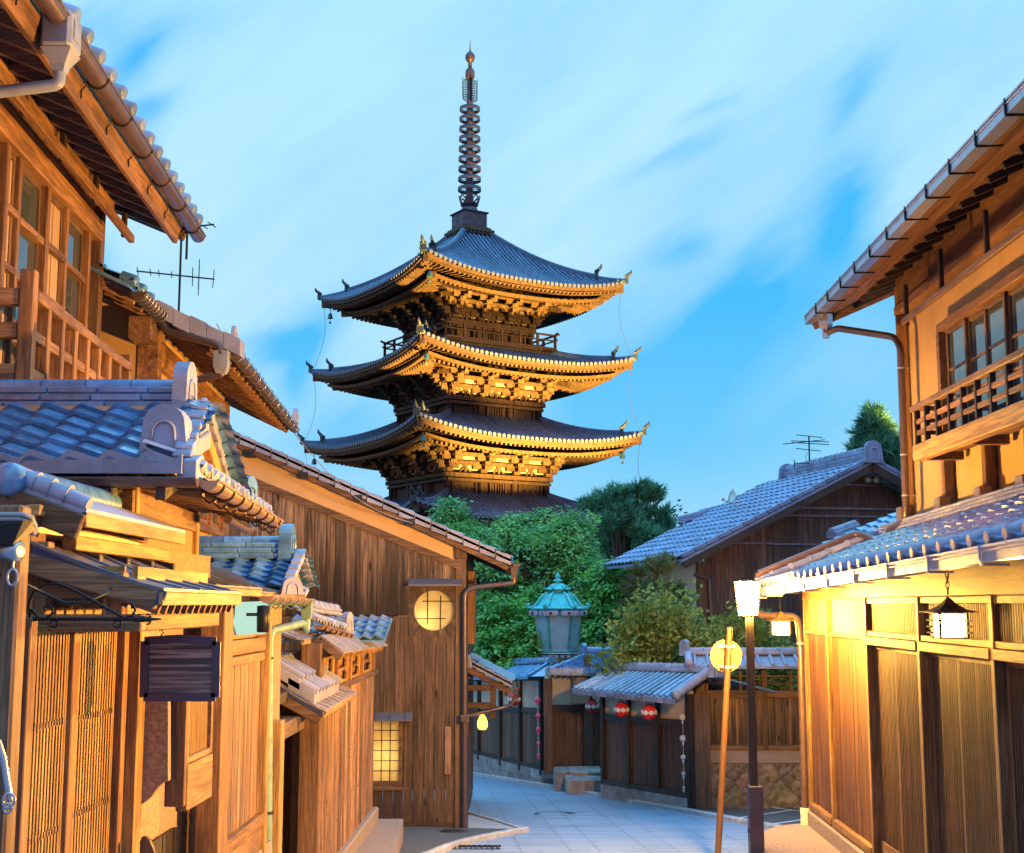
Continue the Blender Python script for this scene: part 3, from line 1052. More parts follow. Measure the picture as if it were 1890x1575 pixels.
mb.box(RU, aN, aB - .02, -.02, .31, zb1 - .07, zb1 - .045)
mb.build('balcony_floor', 'brown_y', rt)
mb = MB()
for px in (1693, 1711, 1732, 1756, 1780, 1807, 1835, 1866, 1900, 1938, 1980):
    a = RU.a(px, 800, .38)
    mb.box(RU, a - .022, a + .022, .35, .40, zb1, zh - .03, .003)
rl = thing_part('balustrade', rt)
mb.each('baluster', 'dark_v', rl)
mb = MB()
mb.box(RU, aN, aB + .08, .335, .415, zh - .035, zh + .025, .008)
mb.build('handrail', 'brown_y', rl)
mb = MB()
for f in (.34, .66):
    z = lerp(zb1, zh - .03, f)
    mb.box(RU, aN, aB - .02, .365, .392, z - .025, z + .022, .003)
for z in (lerp(zb1, zh, .34), lerp(zb1, zh, .66)):       # return to the wall
    mb.box(RU, aB - .05, aB - .02, .0, .36, z - .02, z + .02, .003)
mb.box(RU, aB - .05, aB, .0, .36, zh - .03, zh + .015, .004)
mb.each('balustrade_rail', 'cedar_y', rl)
# windows
zwin0, zwin1 = zb1 - .02, RU.z(1742, 610)
mb = MB()
aw = RU.a(1740, 700)
mb.box(RU, aN, aw + .05, -.10, .03, zwin1, zwin1 + .09, .006)
mb.box(RU, aN, a2F, -.10, .05, zw1 + .16, zw1 + .26, .006)
mb.box(RU, aN, a2F, -.12, .02, zw1 + .265, zw1 + .70)
mb.box(RU, aw - .03, aw + .06, -.10, .035, zwin0 + .002, zwin1, .006)
mb.each('window_head', 'cedar_y', rt)
sash = [RU.a(p, 700) for p in (1746, 1781, 1818, 1856)]
d_ = sash[2] - sash[3]
while sash[-1] > 5:
    sash.append(sash[-1] - d_)
for i in range(len(sash) - 1):
    a1, a0 = sash[i], sash[i + 1]
    mb = MB()
    frame4(mb, RU, a0 - .012, a1 + .012, zwin0, zwin1, -.06 - .03 * (i % 2), -.02 - .03 * (i % 2), .045, .004)
    wn = mb.build('window', 'brown_v', rt)
    mb = MB()
    for f in (.42, .66):
        z = lerp(zwin0, zwin1, f)
        mb.box(RU, a0 + .03, a1 - .03, -.052 - .03 * (i % 2), -.03 - .03 * (i % 2), z - .013, z + .013, .002)
    mb.each('glazing_bar', 'cedar_y', wn)
    mb = MB()
    mb.box(RU, a0 + .03, a1 - .03, -.046 - .03 * (i % 2), -.042 - .03 * (i % 2), zwin0 + .03, zwin1 - .03)
    mb.build('pane', 'glass', wn)
# ---- upper roof
e0 = P(1497, 590, 15.4)
ed = RU.A * -1
eX = e0 + ed * 12.2
rise = Vector((1, 0, .44))
mb = MB()
ro = e0 + Vector((.03, .05, .06))
tiles(mb, ro, ed, rise, 42, 9, .29, .28, .03, .025, 7, rng=rng)
und = [ro - Zv * .02, ro + ed * 12.2 - Zv * .02, ro + ed * 12.2 + rise * 2.6 - Zv * .02, ro + rise * 2.6 - Zv * .02]
mb.add(und + [p - Zv * .03 for p in und], [(0, 1, 2, 3), (7, 6, 5, 4), (0, 4, 5, 1), (3, 2, 6, 7), (0, 3, 7, 4)])
ur = mb.build('upper_roof', 'tile', rt)
mb = MB()
for k in range(21):
    y0, y1 = .02 + k * .115, .02 + (k + 1) * .115 - .004
    p, q = ro + rise * y0 - Zv * .075, ro + rise * y1 - Zv * .075
    mb.hexa([p - Zv * .02, p + ed * 12.2 - Zv * .02, q + ed * 12.2 - Zv * .02, q - Zv * .02, p, p + ed * 12.2, q + ed * 12.2, q])
mb.build('soffit_board', 'fascia_y', ur)
mb = MB()
k = .18
while k < 11.8:
    p = ro + ed * k
    mb.bar(p + rise * .46 - Zv * .125, p + rise * 1.1 - Zv * .125, .05, .065)
    k += .36
for kk in range(5):                      # dark battens along the eave seen between rafters
    y0 = .48 + kk * .13
    p = ro + rise * y0 - Zv * .085
    mb.bar(p, p + ed * 12, .02, .02)
mb.each('rafter', 'dark_x', ur)
mb = MB()
mb.bar(e0 + Vector((.02, .06, -.02)), e0 + rise * 2.4 + Vector((.02, .06, -.02)), .04, .2)
mb.build('bargeboard', 'brown_x', ur)
mb = MB()
box_gutter(mb, e0 + Zv * .01 - ed * .1, e0 + ed * 12 + Zv * .01, .11, .10)
gt = mb.build('gutter', 'gutter_grey', rt)
mb = MB()
k = .55
while k < 11.5:
    c = e0 + ed * k + Zv * .01
    mb.bar(c + Vector((-.063, 0, -.055)), c + Vector((-.063, 0, .065)), .016, .014)
    mb.bar(c + Vector((-.063, 0, -.058)), c + Vector((.14, 0, -.05)), .016, .012)
    k += .62
mb.each('gutter_bracket', 'iron', gt)
mb = MB()                                # hangers with a pole under the rafters
for px, ya, yb in ((1670, 545, 605), (1737, 478, 545), (1824, 405, 480), (1925, 310, 400)):
    a = RU.a(px, 500, .28)
    z0, z1 = RU.z(px, yb, .28), RU.z(px, ya, .28)
    mb.box(RU, a - .02, a + .02, .26, .30, z0, z1 + .1, .003)
mb.each('hanger', 'dark_v', rt)
mb = MB()
aa, zz = RU.a(1671, 596, .30), RU.z(1671, 598, .30)
mb.box(RU, aN, aa, .302, .345, zz - .01, zz + .05, .006)
mb.build('hanging_rail', 'cedar_y', rt)
# downpipe, from the hopper at the gutter end to the street
h0 = P(1524, 600, 15.25)
wpt = lambda px, py, b=.12: RU.pt(*(lambda h: (h[0], b, h[1]))(RU.hit(px, py, b)))
va = lambda f: rf_o + vd * f + Vector((0, .02, .155))
pp = [h0, h0 - Zv * .10, P(1545, 606, 15.15), wpt(1650, 622), wpt(1662, 640), wpt(1673, 960), P(1640, 978, 14.6), P(1638, 1006, 14.75), va(.78), va(.02)]
mb = MB().tube(bend(pp, .10), .040, 12)
dp = mb.build('downpipe', 'gutter_brown', rt)
q0 = P(1404, 1135, 15.0)
mb = MB().tube(bend([va(.02) , P(1396, 1136, 15.1), P(1473, 1138, 14.85), P(1478, 1200, 14.75), P(1486, 1500, 14.6)], .10), .040, 12)
mb.build('lower_downpipe', 'gutter_brown', dp)
mb = MB()
for py in (1188, 1418):
    c = P(1478 + (py - 1200) * .027, py, 14.72)
    mb.lathe(c, [(.046, -.012), (.046, .012)], 12)
    mb.bar(c, c + Vector((.12, -.05, 0)), .012, .012)
for py in (680, 840, 915):
    c = wpt(1662 + (py - 640) * .034, py)
    mb.lathe(c, [(.045, -.008), (.045, .008)], 12)
    mb.bar(c, c + Vector((.12, 0, 0)), .01, .01)
mb.each('pipe_clip', 'alu', dp)
c = P(1487, 1506, 14.6)
mb = MB().lathe(c, [(.056, -.10), (.056, .08), (.05, .085)], 14)
mb.build('pipe_shoe', 'plaster_pale', dp)
mb = MB().lathe(h0, [(.045, -.16), (.05, -.06), (.085, .0), (.085, .13), (.07, .14)], 4, False)
mb.build('hopper', 'gutter_grey', dp)
# raised stone terrace along the house
mb = MB()
tz = -2.36
outl = [(2.55, 13.7), (2.62, 14.1), (2.85, 14.4), (3.3, 14.75), (3.6, 14.75), (3.5, 8), (1.9, 8), (2.05, 10.5), (2.25, 12.2), (2.42, 13.0)]
top = [Vector((x, y, tz + random.uniform(-.015, .015))) for x, y in outl]
mid = [Vector((x + random.uniform(-.05, .02), y + random.uniform(-.03, .03), tz - .10)) for x, y in outl]
bot = [Vector((x - .04, y + .04, gz(y) - .05)) for x, y in outl]
n = len(outl)
mb.add(top, [list(range(n))[::-1]])
for A_, B_ in ((mid, top), (bot, mid)):
    mb.add(A_ + B_, [(i, (i + 1) % n, (i + 1) % n + n, i + n) for i in range(n)])
struct(mb.build('terrace_pavement', 'concrete'))
# ---------------------------------------------------------------- hanging box lanterns under the lower eave
def box_lantern(loc, chain):
    t = thing('hanging_lantern', '', 'lantern', loc, 'box lanterns hanging under the eave')
    o = Vector(loc)
    wq, hq = .088, .165
    mb = MB()
    for sx in (-1, 1):
        for sy in (-1, 1):
            mb.bar(o + Vector((sx * wq, sy * wq, -hq)), o + Vector((sx * wq, sy * wq, 0)), .014, .014)
    for z in (-.13, -.09, -.05):
        for s_ in (-1, 1):
            mb.bar(o + Vector((-wq - .035, s_ * wq, z)), o + Vector((wq + .035, s_ * wq, z)), .008, .008)
            mb.bar(o + Vector((s_ * wq, -wq - .035, z)), o + Vector((s_ * wq, wq + .035, z)), .008, .008)
    mb.bar(o + Vector((-wq, 0, -hq)), o + Vector((wq, 0, -hq)), 2 * wq, .01)
    mb.build('cage', 'iron', t)
    mb = MB().obox(o + Vector((0, 0, -hq / 2)), Vector((wq - .012, 0, 0)), Vector((0, wq - .012, 0)), Vector((0, 0, hq / 2 - .012)))
    mb.build('glass_body', 'lantern_glow', t)
    mb = MB()
    rr = math.sqrt(2)
    mb.lathe(o, [(.15 * rr, .0), (.15 * rr, .005), (.09 * rr, .022), (.048 * rr, .048), (.022 * rr, .08), (.012, .10), (.0, .105)], 4, False, sx=Vector((1, 1, 0)))
    mb.build('lantern_roof', 'brown_v', t)
    mb = MB()
    n = int(chain / .035)
    for k in range(n):
        c = o + Zv * (.12 + (k + .5) * chain / n)
        e = Vector((1, 0, 0)) if k % 2 else Vector((0, 1, 0))
        mb.tube([c + e * .012 * math.cos(a) + Zv * .024 * math.sin(a) for a in [2 * math.pi * q / 8 for q in range(9)]], .0035, 4, False)
    mb.build('chain', 'iron', t)
    return t
l1 = P(1751, 1131, 8.6)
t1 = box_lantern(l1, .26)
t1['label'] = 'glowing box lantern with flared black roof before the latticed transom'
t2 = copy_thing(t1, P(1441, 1146, 14.9), 0, 'small glowing box lantern hanging at the far corner of the tiled eave')
# ---------------------------------------------------------------- street lamps
def street_lamp(lp, zb, label, glow='lamp_warm'):
    g = gz(lp.y)
    ls = thing('street_lamp', label, 'street lamp', (lp.x, lp.y, g))
    b_ = Vector((lp.x + .012, lp.y, 0))
    MB().obox((b_.x, b_.y, (lp.z + g) / 2), Vector((.037, 0, 0)), Vector((0, .037, 0)), Vector((0, 0, (lp.z - g) / 2)), .006).build('post', 'post_black', ls)
    mb = MB().obox((b_.x + .012, b_.y, (zb + g) / 2), Vector((.068, 0, 0)), Vector((0, .068, 0)), Vector((0, 0, (zb - g) / 2)), .008)
    mb.obox((b_.x - .06, b_.y - .03, zb - .42), Vector((.012, 0, 0)), Vector((0, .012, 0)), Vector((0, 0, .02)))
    mb.build('base_box', 'base_dark', ls)
    hz = .34
    mb = MB()
    for sx in (-1, 1):
        for sy in (-1, 1):
            mb.bar((lp.x + sx * .078, lp.y + sy * .078, lp.z), (lp.x + sx * .108, lp.y + sy * .108, lp.z + hz), .010, .010)
    for sx in (-1, 1):
        mb.bar((lp.x + sx * .078, lp.y - .078, lp.z), (lp.x + sx * .078, lp.y + .078, lp.z), .014, .014)
        mb.bar((lp.x - .078, lp.y + sx * .078, lp.z), (lp.x + .078, lp.y + sx * .078, lp.z), .014, .014)
    mb.build('lamp_frame', 'post_black', ls)
    MB().lathe((lp.x, lp.y, lp.z + hz), [(.155, 0), (.155, .008), (.0, .02)], 4, False, sx=Vector((1, 1, 0))).build('lamp_cap', 'post_black', ls)
    MB().lathe(lp, [(.10, .012), (.14, hz - .006)], 4, False, sx=Vector((1, 1, 0))).build('lamp_glass', glow, ls)
    return ls
street_lamp(P(1381, 1138, 13.0), P(1390, 1450, 13.0).z, 'lit street lamp on a black square post beside the round sign')
# unseen spot lamp, added past the frame edge to light the house fronts opposite
so_ = Vector((2.72, 6.55, .06))
sl0 = thing('eave_fill_lamp', 'added unseen spot lamp under the right eave, turned to the house fronts opposite', 'spot lamp', so_)
da = (Vector((-2.3, 7.9, .75)) - so_).normalized()
MB().lathe(so_, [(.0, -.10), (.05, -.09), (.06, .06), (.065, .08), (.055, .08), (.05, .05), (.0, .05)], 16, ax=da).build('lamp_body', 'iron', sl0)
MB().tube([so_, so_ + Vector((.05, 0, .14))], .012, 6).build('lamp_arm', 'iron', sl0)
MB().lathe(so_, [(.0, .052), (.048, .052), (.0, .058)], 16, ax=da).build('lens', 'flood_glow', sl0)
l_ = bpy.data.lights.new('spot_beam', 'SPOT')
l_.energy, l_.color, l_.spot_size, l_.spot_blend, l_.shadow_soft_size = 3700, (1.0, .495, .10), math.radians(128), .55, .05
lo_ = bpy.data.objects.new('spot_beam', l_)
S.collection.objects.link(lo_)
lo_.parent = sl0
lo_.location = da * .10
lo_.rotation_euler = da.to_track_quat('-Z', 'Y').to_euler()
# ---------------------------------------------------------------- traffic sign seen from behind
sc = P(1341, 1211, 14.5)
top, botp = P(1347, 1160, 14.42), P(1322, 1640, 14.3)
botp = lerp(top, botp, 1.03)
sg = thing('road_sign', 'round road sign seen from behind on a leaning brown pole', 'road sign', botp)
mb = MB().tube([botp, top], .034, 14)
mb.lathe(top, [(.035, 0), (.030, .012), (.0, .016)], 14)
mb.build('pole', 'pole_paint', sg)
mb = MB().lathe(sc + Vector((0, .05, 0)), [(.0, 0), (.165, 0), (.177, .006), (.177, .012), (.0, .014)], 40, False, ax=Vector((.04, -1, 0)))
mb.build('sign_plate', 'sign_back', sg)
mb = MB()
for dz in (-.115, .105):
    ax_ = lerp(top, botp, ((top.z - (sc.z + dz)) / (top.z - botp.z)))
    c = Vector((sc.x + .005, sc.y + .028, sc.z + dz))
    mb.obox(c, Vector((.10, 0, 0)), Vector((0, .008, 0)), Vector((0, 0, .016)), .003)
    mb.obox(c + Vector((0, -.004, .012)), Vector((.10, 0, 0)), Vector((0, .010, 0)), Vector((0, 0, .003)))
    mb.obox(c + Vector((0, -.004, -.012)), Vector((.10, 0, 0)), Vector((0, .010, 0)), Vector((0, 0, .003)))
    mb.lathe(Vector((ax_.x, ax_.y, sc.z + dz)), [(.037, -.016), (.037, .016)], 14)
    for s_ in (-1, 1):
        mb.obox(Vector((ax_.x + s_ * .05, sc.y - .012, sc.z + dz)), Vector((.016, 0, 0)), Vector((0, .02, 0)), Vector((0, 0, .016)), .003)
mb.each('bracket', 'alu', sg)
# ---------------------------------------------------------------- the five-storey pagoda
PD = 72.0
pc = P(864, 900, PD)
PX, PY = pc.x, pc.y
th1 = math.radians(57.4)
E1 = Vector((math.sin(th1), math.cos(th1), 0))
E2 = Vector((-math.cos(th1), math.sin(th1), 0))
PO = Vector((PX, PY, 0))
SIDES = [(-E2, E1), (E1, E2), (E2, -E1), (-E1, -E2)]
pg = thing('pagoda', 'tall dark timber pagoda with curved tiled roofs and a ringed bronze spire', 'pagoda', (PX, PY, gz(60)))
M['tile_disc'] = plain('tile_disc', (.085, .095, .135), .6)
M['hip_dark'] = plain('hip_dark', (.022, .03, .04), .6)
def strip(mb, pts, nrm, wd, hg):
    """rectangular moulding following a polyline; nrm points outwards, hg hangs down"""
    vs = []
    for p in pts:
        vs += [p, p - nrm * wd, p - nrm * wd - Zv * hg, p - Zv * hg]
    fs = []
    for i in range(len(pts) - 1):
        for k in range(4):
            fs.append((4 * i + k, 4 * i + (k + 1) % 4, 4 * i + 4 + (k + 1) % 4, 4 * i + 4 + k))
    fs += [(0, 1, 2, 3), tuple(4 * (len(pts) - 1) + k for k in (3, 2, 1, 0))]
    mb.add(vs, fs)
def pagoda_roof(h, z0, up, hin, zin, hw, zw, label=None):
    def fz(t):
        return t * (.58 + .42 * t)
    def sp(n, e, x, t, lift=0.0):
        w = lerp(h, hin, t)
        s = min(1, abs(x) / max(w, .01))
        return PO + n * (w + .10 * s ** 4 * (1 - t)) + e * x + Zv * (lerp(z0, zin, fz(t)) + up * s ** 2.6 * (1 - t) ** 2 + lift)
    mb = MB()
    NU, NT_ = 28, 8
    for n, e in SIDES:
        vs = [sp(n, e, lerp(-1, 1, i / NU) * lerp(h, hin, j / NT_), j / NT_) for j in range(NT_ + 1) for i in range(NU + 1)]
        mb.add(vs, [(j * (NU + 1) + i, j * (NU + 1) + i + 1, (j + 1) * (NU + 1) + i + 1, (j + 1) * (NU + 1) + i) for j in range(NT_) for i in range(NU)], True)
        k = int(h / .285)
        for q in range(-k, k + 1):
            x = q * .285
            t1 = 1.0 if abs(x) < hin else (h - abs(x)) / (h - hin)
            m = max(2, int(8 * t1) + 1)
            mb.tube([sp(n, e, x, t1 * j / m, .04) for j in range(m + 1)], .078, 6, up=Zv)
    rf = mb.build('roof', 'tile_pagoda', pg)
    mb = MB()
    for n, e in SIDES:
        k = int(h / .285)
        for q in range(-k, k + 1):
            c = sp(n, e, q * .285, 0, .045)
            mb.lathe(c + n * .03, [(.0, .0), (.105, 0), (.105, -.05)][::-1], 10, False, ax=n)
    mb.build('eave_tile', 'tile_disc', rf)
    for n, e in SIDES:                    # hip ridges along the right end of each side
        mb = MB()
        P0 = [sp(n, e, lerp(h, hin, t), t, .1) for t in [j / 14 for j in range(15)]]
        cut = 5
        for a in range(len(P0) - 1):
            big = a >= cut - 2
            mb.bar(P0[a] - Zv * .05, P0[a + 1] - Zv * .05, .30 if big else .24, .34 if big else .18)
            mb.tube([P0[a] + Zv * (.14 if big else .06), P0[a + 1] + Zv * (.14 if big else .06)], .10 if big else .085, 8, up=Zv)
        dg = (n + e).normalized()
        mb.build('hip_ridge', 'tile_pagoda', rf)
        for idx, sc in ((0, .8), (cut - 2, 1.0)):
            mb = MB()
            c = P0[idx] - Zv * .1
            oni(mb, c + dg * .02, dg, .46 * sc, .55 * sc, .12, False)
            for kk in (-1, 1):
                mb.lathe(c + dg * .1 + dg.cross(Zv) * .12 * kk * sc + Zv * .45 * sc, [(.0, .06), (.10 * sc, .05), (.10 * sc, -.12)][::-1], 8, ax=dg)
            mb.tube([c + Zv * .35 * sc, c + dg * .15 + Zv * .55 * sc, c + dg * .32 + Zv * .72 * sc, c + dg * .34 + Zv * .9 * sc], [.10, .10, .08, .02], 6)
            mb.build('hip_end_tile', 'hip_dark', rf)
    # eaves: edge boards, two tiers of rafters, corner beams
    mb = MB()
    for n, e in SIDES:
        for (t, dz, wd, hg) in ((.012, -.03, .16, .16), (.03, -.19, .2, .09), (.17, -.52, .22, .14)):
            w = lerp(h, hin, t)
            strip(mb, [sp(n, e, lerp(-1, 1, i / 24) * w * .995, 0, 0) - n * (h - w) + Zv * dz * 1.0 for i in range(25)], n, wd, hg)
    mb.build('eave_board', 'pagoda_wood', rf)
    mb = MB()
    zr = zw + 1.75                        # where rafters meet the wall brackets
    for n, e in SIDES:
        k = int(h / .27)
        for q in range(-k, k + 1):
            x = (q + .5) * .27
            if abs(x) > h - .25:
                continue
            o_ = sp(n, e, x, 0, 0)
            lift = o_.z - z0
            wi = max(h - 1.7, abs(x) + .02)
            if h - .14 - wi > .15:
                mb.bar(PO + n * (h - .14) + e * x + Zv * (z0 + lift - .33), PO + n * wi + e * x + Zv * (z0 + lift * .75 - .33 + .16 * (h - wi)), .11, .13)
            wi2 = max(hw + .1, abs(x) + .02)
            w1 = h - 1.05
            if w1 - wi2 > .2:
                za = z0 + lift * .62 - .60
                mb.bar(PO + n * w1 + e * x + Zv * za, PO + n * wi2 + e * x + Zv * (za + .22 * (w1 - wi2)), .12, .15)
        # boarding above the rafters
        for (wa, wb_, la, lb, d0) in ((h - .1, h - 1.8, 1.0, .72, -.24), (h - .95, hw, .64, .3, -.46)):
            vs = []
            for i in range(25):
                s = lerp(-1, 1, i / 24)
                l_ = up * abs(s) ** 2.6
                vs += [PO + n * wa + e * s * wa + Zv * (z0 + l_ * la + d0), PO + n * wb_ + e * s * wb_ + Zv * (z0 + l_ * lb + d0 + .19 * (wa - wb_))]
            mb.add(vs, [(2 * i, 2 * i + 1, 2 * i + 3, 2 * i + 2) for i in range(24)])
        dg = (n + e)
        mb.bar(PO + dg * (h - .05) + Zv * (z0 + up - .34), PO + dg * hw + Zv * (z0 + .25), .26, .34)
        mb.bar(PO + dg * (h - .9) + Zv * (z0 + up * .6 - .62), PO + dg * hw + Zv * (z0 - .1), .28, .36)
    mb.build('rafter_soffit', 'pagoda_wood', rf)  # rafters, their boarding and the corner beams joined in one mesh
    return sp
def pagoda_storey(hw, zbot, ztop, zeave):
    """columns, panels and stepped brackets between zbot and the eave"""
    mb = MB()
    mb.hexa([PO + E1 * a * (hw - .1) + E2 * b * (hw - .1) + Zv * z for z in (zbot, zeave + 1.0) for a, b in ((-1, -1), (1, -1), (1, 1), (-1, 1))])
    for n, e in SIDES:
        for x in (-1, -1 / 3, 1 / 3, 1):
            mb.tube([PO + n * hw + e * x * hw + Zv * zbot, PO + n * hw + e * x * hw + Zv * (ztop + .05)], .19, 10)
        for z, hg, ov in ((ztop - .02, .22, .30), (ztop - .30, .16, .12), (zbot + .10, .2, .18)):
            c = PO + n * (hw + .10)
            mb.obox(c + Zv * (z - hg / 2), e * (hw + ov), n * .16, Zv * hg / 2, .01)
        for bx in (-2 / 3, 2 / 3):        # side bays: boarded panels in frames
            c = PO + n * (hw - .06) + e * bx * hw + Zv * ((zbot + ztop) / 2 - .05)
            q = hw / 3 - .32
            for sx in (-1, 1):
                mb.obox(c + e * sx * q, e * .06, n * .10, Zv * ((ztop - zbot) / 2 - .3))
            for sz in (-1, 1):
                mb.obox(c + Zv * sz * ((ztop - zbot) / 2 - .36), e * q, n * .10, Zv * .06)
        c = PO + n * (hw - .04) + Zv * ((zbot + ztop) / 2 - .05)
        for k in range(5):                # barred middle window
            mb.obox(c + e * (k - 2) * .16, e * .045, n * .09, Zv * ((ztop - zbot) / 2 - .33))
        for sx in (-1, 1):
            mb.obox(c + e * sx * .48, e * .08, n * .12, Zv * ((ztop - zbot) / 2 - .28))
    st = mb.build('storey', 'pagoda_wood', pg)
    mb = MB()
    for n, e in SIDES:
        for z in (ztop + .34, ztop + .85):
            mb.obox(PO + n * (hw - .02 + (.30 if z > ztop + .5 else 0)) + Zv * z, e * (hw - .1), n * .05, Zv * .17)
    mb.build('plaster_band', 'pagoda_white', st)
    mb = MB()
    rgp = random.Random(4)
    for n, e in SIDES:
        for k in range(3):                # through beams on each step
            o = hw + .12 + .42 * k
            mb.obox(PO + n * o + Zv * (ztop + .52 + .40 * k), e * (o + .25), n * .10, Zv * .10)
        for xi in (-1, -1 / 3, 1 / 3, 1):
            cor = abs(xi) == 1
            for k in range(3):
                o = hw + .12 + .42 * k
                z = ztop + .22 + .40 * k
                x = xi * hw if not cor else xi * (hw + .0)
                c = PO + n * o + e * x + Zv * z
                mb.obox(c - Zv * .10, e * .20, n * .20, Zv * .10, .02)
                ln = .62 - .04 * k
                mb.obox(c + Zv * .10, e * ln, n * .09, Zv * .10)
                for s_ in (-1, 0, 1):
                    mb.obox(c + e * s_ * (ln - .10) + Zv * .27, e * .13, n * .14, Zv * .08, .015)
                mb.obox(PO + n * (hw + .2 + .21 * k) + e * x + Zv * (z + .08), e * .09, n * (.35 + .22 * k), Zv * .10)
            x = xi * hw
            p0 = PO + n * hw + e * x + Zv * (ztop + 1.75)
            p1 = PO + n * (hw + 1.78) + e * x + Zv * (ztop + 1.10)
            mb.bar(p0, p1, .20, .27)
            mb.bar(p0 - Zv * .34, p1 - n * .55 - Zv * .10, .18, .24)
            c = p1 - n * .25 + Zv * .2
            mb.obox(c, e * .55, n * .10, Zv * .09)
            for s_ in (-1, 0, 1):
                mb.obox(c + e * s_ * .42 + Zv * .16, e * .12, n * .14, Zv * .08)
            if cor:
                dg = (n + e * xi)
                q0 = PO + dg * hw + Zv * (ztop + 1.8)
                q1 = PO + dg * (hw + 1.75) + Zv * (ztop + 1.22)
                mb.bar(q0, q1, .24, .3)
                mb.bar(q0 - Zv * .45, q1 - dg * .5 - Zv * .25, .22, .26)
        for xm in (-2 / 3, 0, 2 / 3):     # struts between the bracket sets
            c = PO + n * (hw + .06) + e * xm * hw + Zv * (ztop + .02)
            mb.obox(c + Zv * .18, e * .07, n * .06, Zv * .18)
            mb.obox(c + Zv * .42, e * .17, n * .10, Zv * .07, .02)
            for s_ in (-1, 1):
                mb.bar(c + e * s_ * .34 + Zv * .02, c + e * s_ * .09 + Zv * .3, .09, .08)
    mb.build('bracket_set', 'pagoda_wood', st)
    return st
TIERS = [  # eave half-width, mid-eave height, inner half-width, inner height, storey half-width, storey bottom, storey top
    (7.60, .05, 3.45, 1.95, 3.75, -6.2, -1.35),
    (7.22, 4.15, 3.15, 5.75, 3.42, 1.7, 2.68),
    (6.88, 8.36, 2.85, 10.0, 3.12, 5.35, 6.86),
    (6.58, 12.52, 2.55, 14.05, 2.83, 9.7, 11.0),
    (6.26, 16.82, .80, 20.75, 2.47, 13.9, 15.24)]
SP5 = []
for (h, z0, hin, zin, hw, zb_, zt_) in TIERS:
    SP5.append(pagoda_roof(h, z0, .74, hin, zin, hw, zt_))
    pagoda_storey(hw, zb_, zt_, z0)
# balcony round the top storey
zb_ = 13.98
mb = MB()
for n, e in SIDES:
    mb.obox(PO + n * 3.1 + Zv * (zb_ - .08), e * 3.6, n * .5, Zv * .08)
    mb.obox(PO + n * 3.3 + Zv * (zb_ - .3), e * 3.4, n * .12, Zv * .14)
fl = mb.build('balcony', 'pagoda_wood', pg)
for n, e in SIDES:
    mb = MB()
    for z, r, ov in ((.80, .06, .28), (.50, .045, .16), (.06, .06, .05)):
        pts = [PO + n * 3.5 + e * x + Zv * (zb_ + z + (.08 * max(0, abs(x) - 3.4) / .3 if z > .3 else 0)) for x in [-3.5 - ov] + [-3.4 + 6.8 * i / 8 for i in range(9)] + [3.5 + ov]]
        mb.tube(pts, r, 6)
    for k in range(7):
        mb.obox(PO + n * 3.5 + e * (-3.5 + 7.0 * k / 6) + Zv * (zb_ + .4), e * .06, n * .06, Zv * .4)
    mb.build('railing', 'pagoda_wood', fl)
# spire
mb = MB()
zr_ = 20.75
for hgt, wd in ((.0, .98), (.14, 1.06), (.28, .92)):
    mb.obox(PO + Zv * (zr_ + hgt + .06), E1 * wd, E2 * wd, Zv * .08, .02)
for n, e in SIDES:
    for k in range(7):
        mb.obox(PO + n * 1.0 + e * (k - 3) * .25 + Zv * (zr_ + .05), e * .05, n * .05, Zv * .09)
mb.build('roof_crest', 'pagoda_wood', pg)
fin = thing_part('spire', pg)
mb = MB()
mb.obox(PO + Zv * 21.62, E1 * .74, E2 * .74, Zv * .44, .02)
mb.obox(PO + Zv * 22.08, E1 * .82, E2 * .82, Zv * .04, .01)
mb.obox(PO + Zv * 21.2, E1 * .80, E2 * .80, Zv * .04, .01)
for n, e in SIDES:
    for s_ in (-.36, .36):
        mb.obox(PO + n * .74 + e * s_ + Zv * 21.62, e * .30, n * .012, Zv * .32, .008)
mb.build('spire_base', 'bronze', fin)
mb = MB().lathe(PO + Zv * 22.1, [(.50, 0), (.50, .2), (.44, .34), (.30, .44)], 20)
for k in range(8):
    a = 2 * math.pi * k / 8
    d = Vector((math.cos(a), math.sin(a), 0))
    t_ = d.cross(Zv)
    c = PO + Zv * 22.62
    mb.tube([c + d * .42 - t_ * .2, c + d * .52 - t_ * .22 + Zv * .3, c + d * .58 + Zv * .52, c + d * .52 + t_ * .22 + Zv * .3, c + d * .42 + t_ * .2], .05, 5)
mb.lathe(PO + Zv * 22.45, [(.30, 0), (.50, .12), (.52, .24)], 20)
mb.build('lotus_bowl', 'bronze', fin)
mb = MB().tube([PO + Zv * 22.5, PO + Zv * 28.7, PO + Zv * 30.1], [.21, .18, .14], 14)
mb.build('mast', 'bronze', fin)
for k in range(9):
    z = lerp(23.55, 28.35, k / 8)
    r = lerp(.67, .59, k / 8)
    mb = MB().lathe(PO + Zv * z, [(r, -.10), (r, .10), (r - .05, .10), (r - .05, -.10), (r, -.10)], 28, cap=False)
    for q in range(8):
        a = 2 * math.pi * q / 8
        d = Vector((math.cos(a), math.sin(a), 0))
        mb.bar(PO + Zv * z + d * .15, PO + Zv * z + d * (r - .03), .025, .03)
    mb.build('ring', 'bronze', fin)
mb = MB()
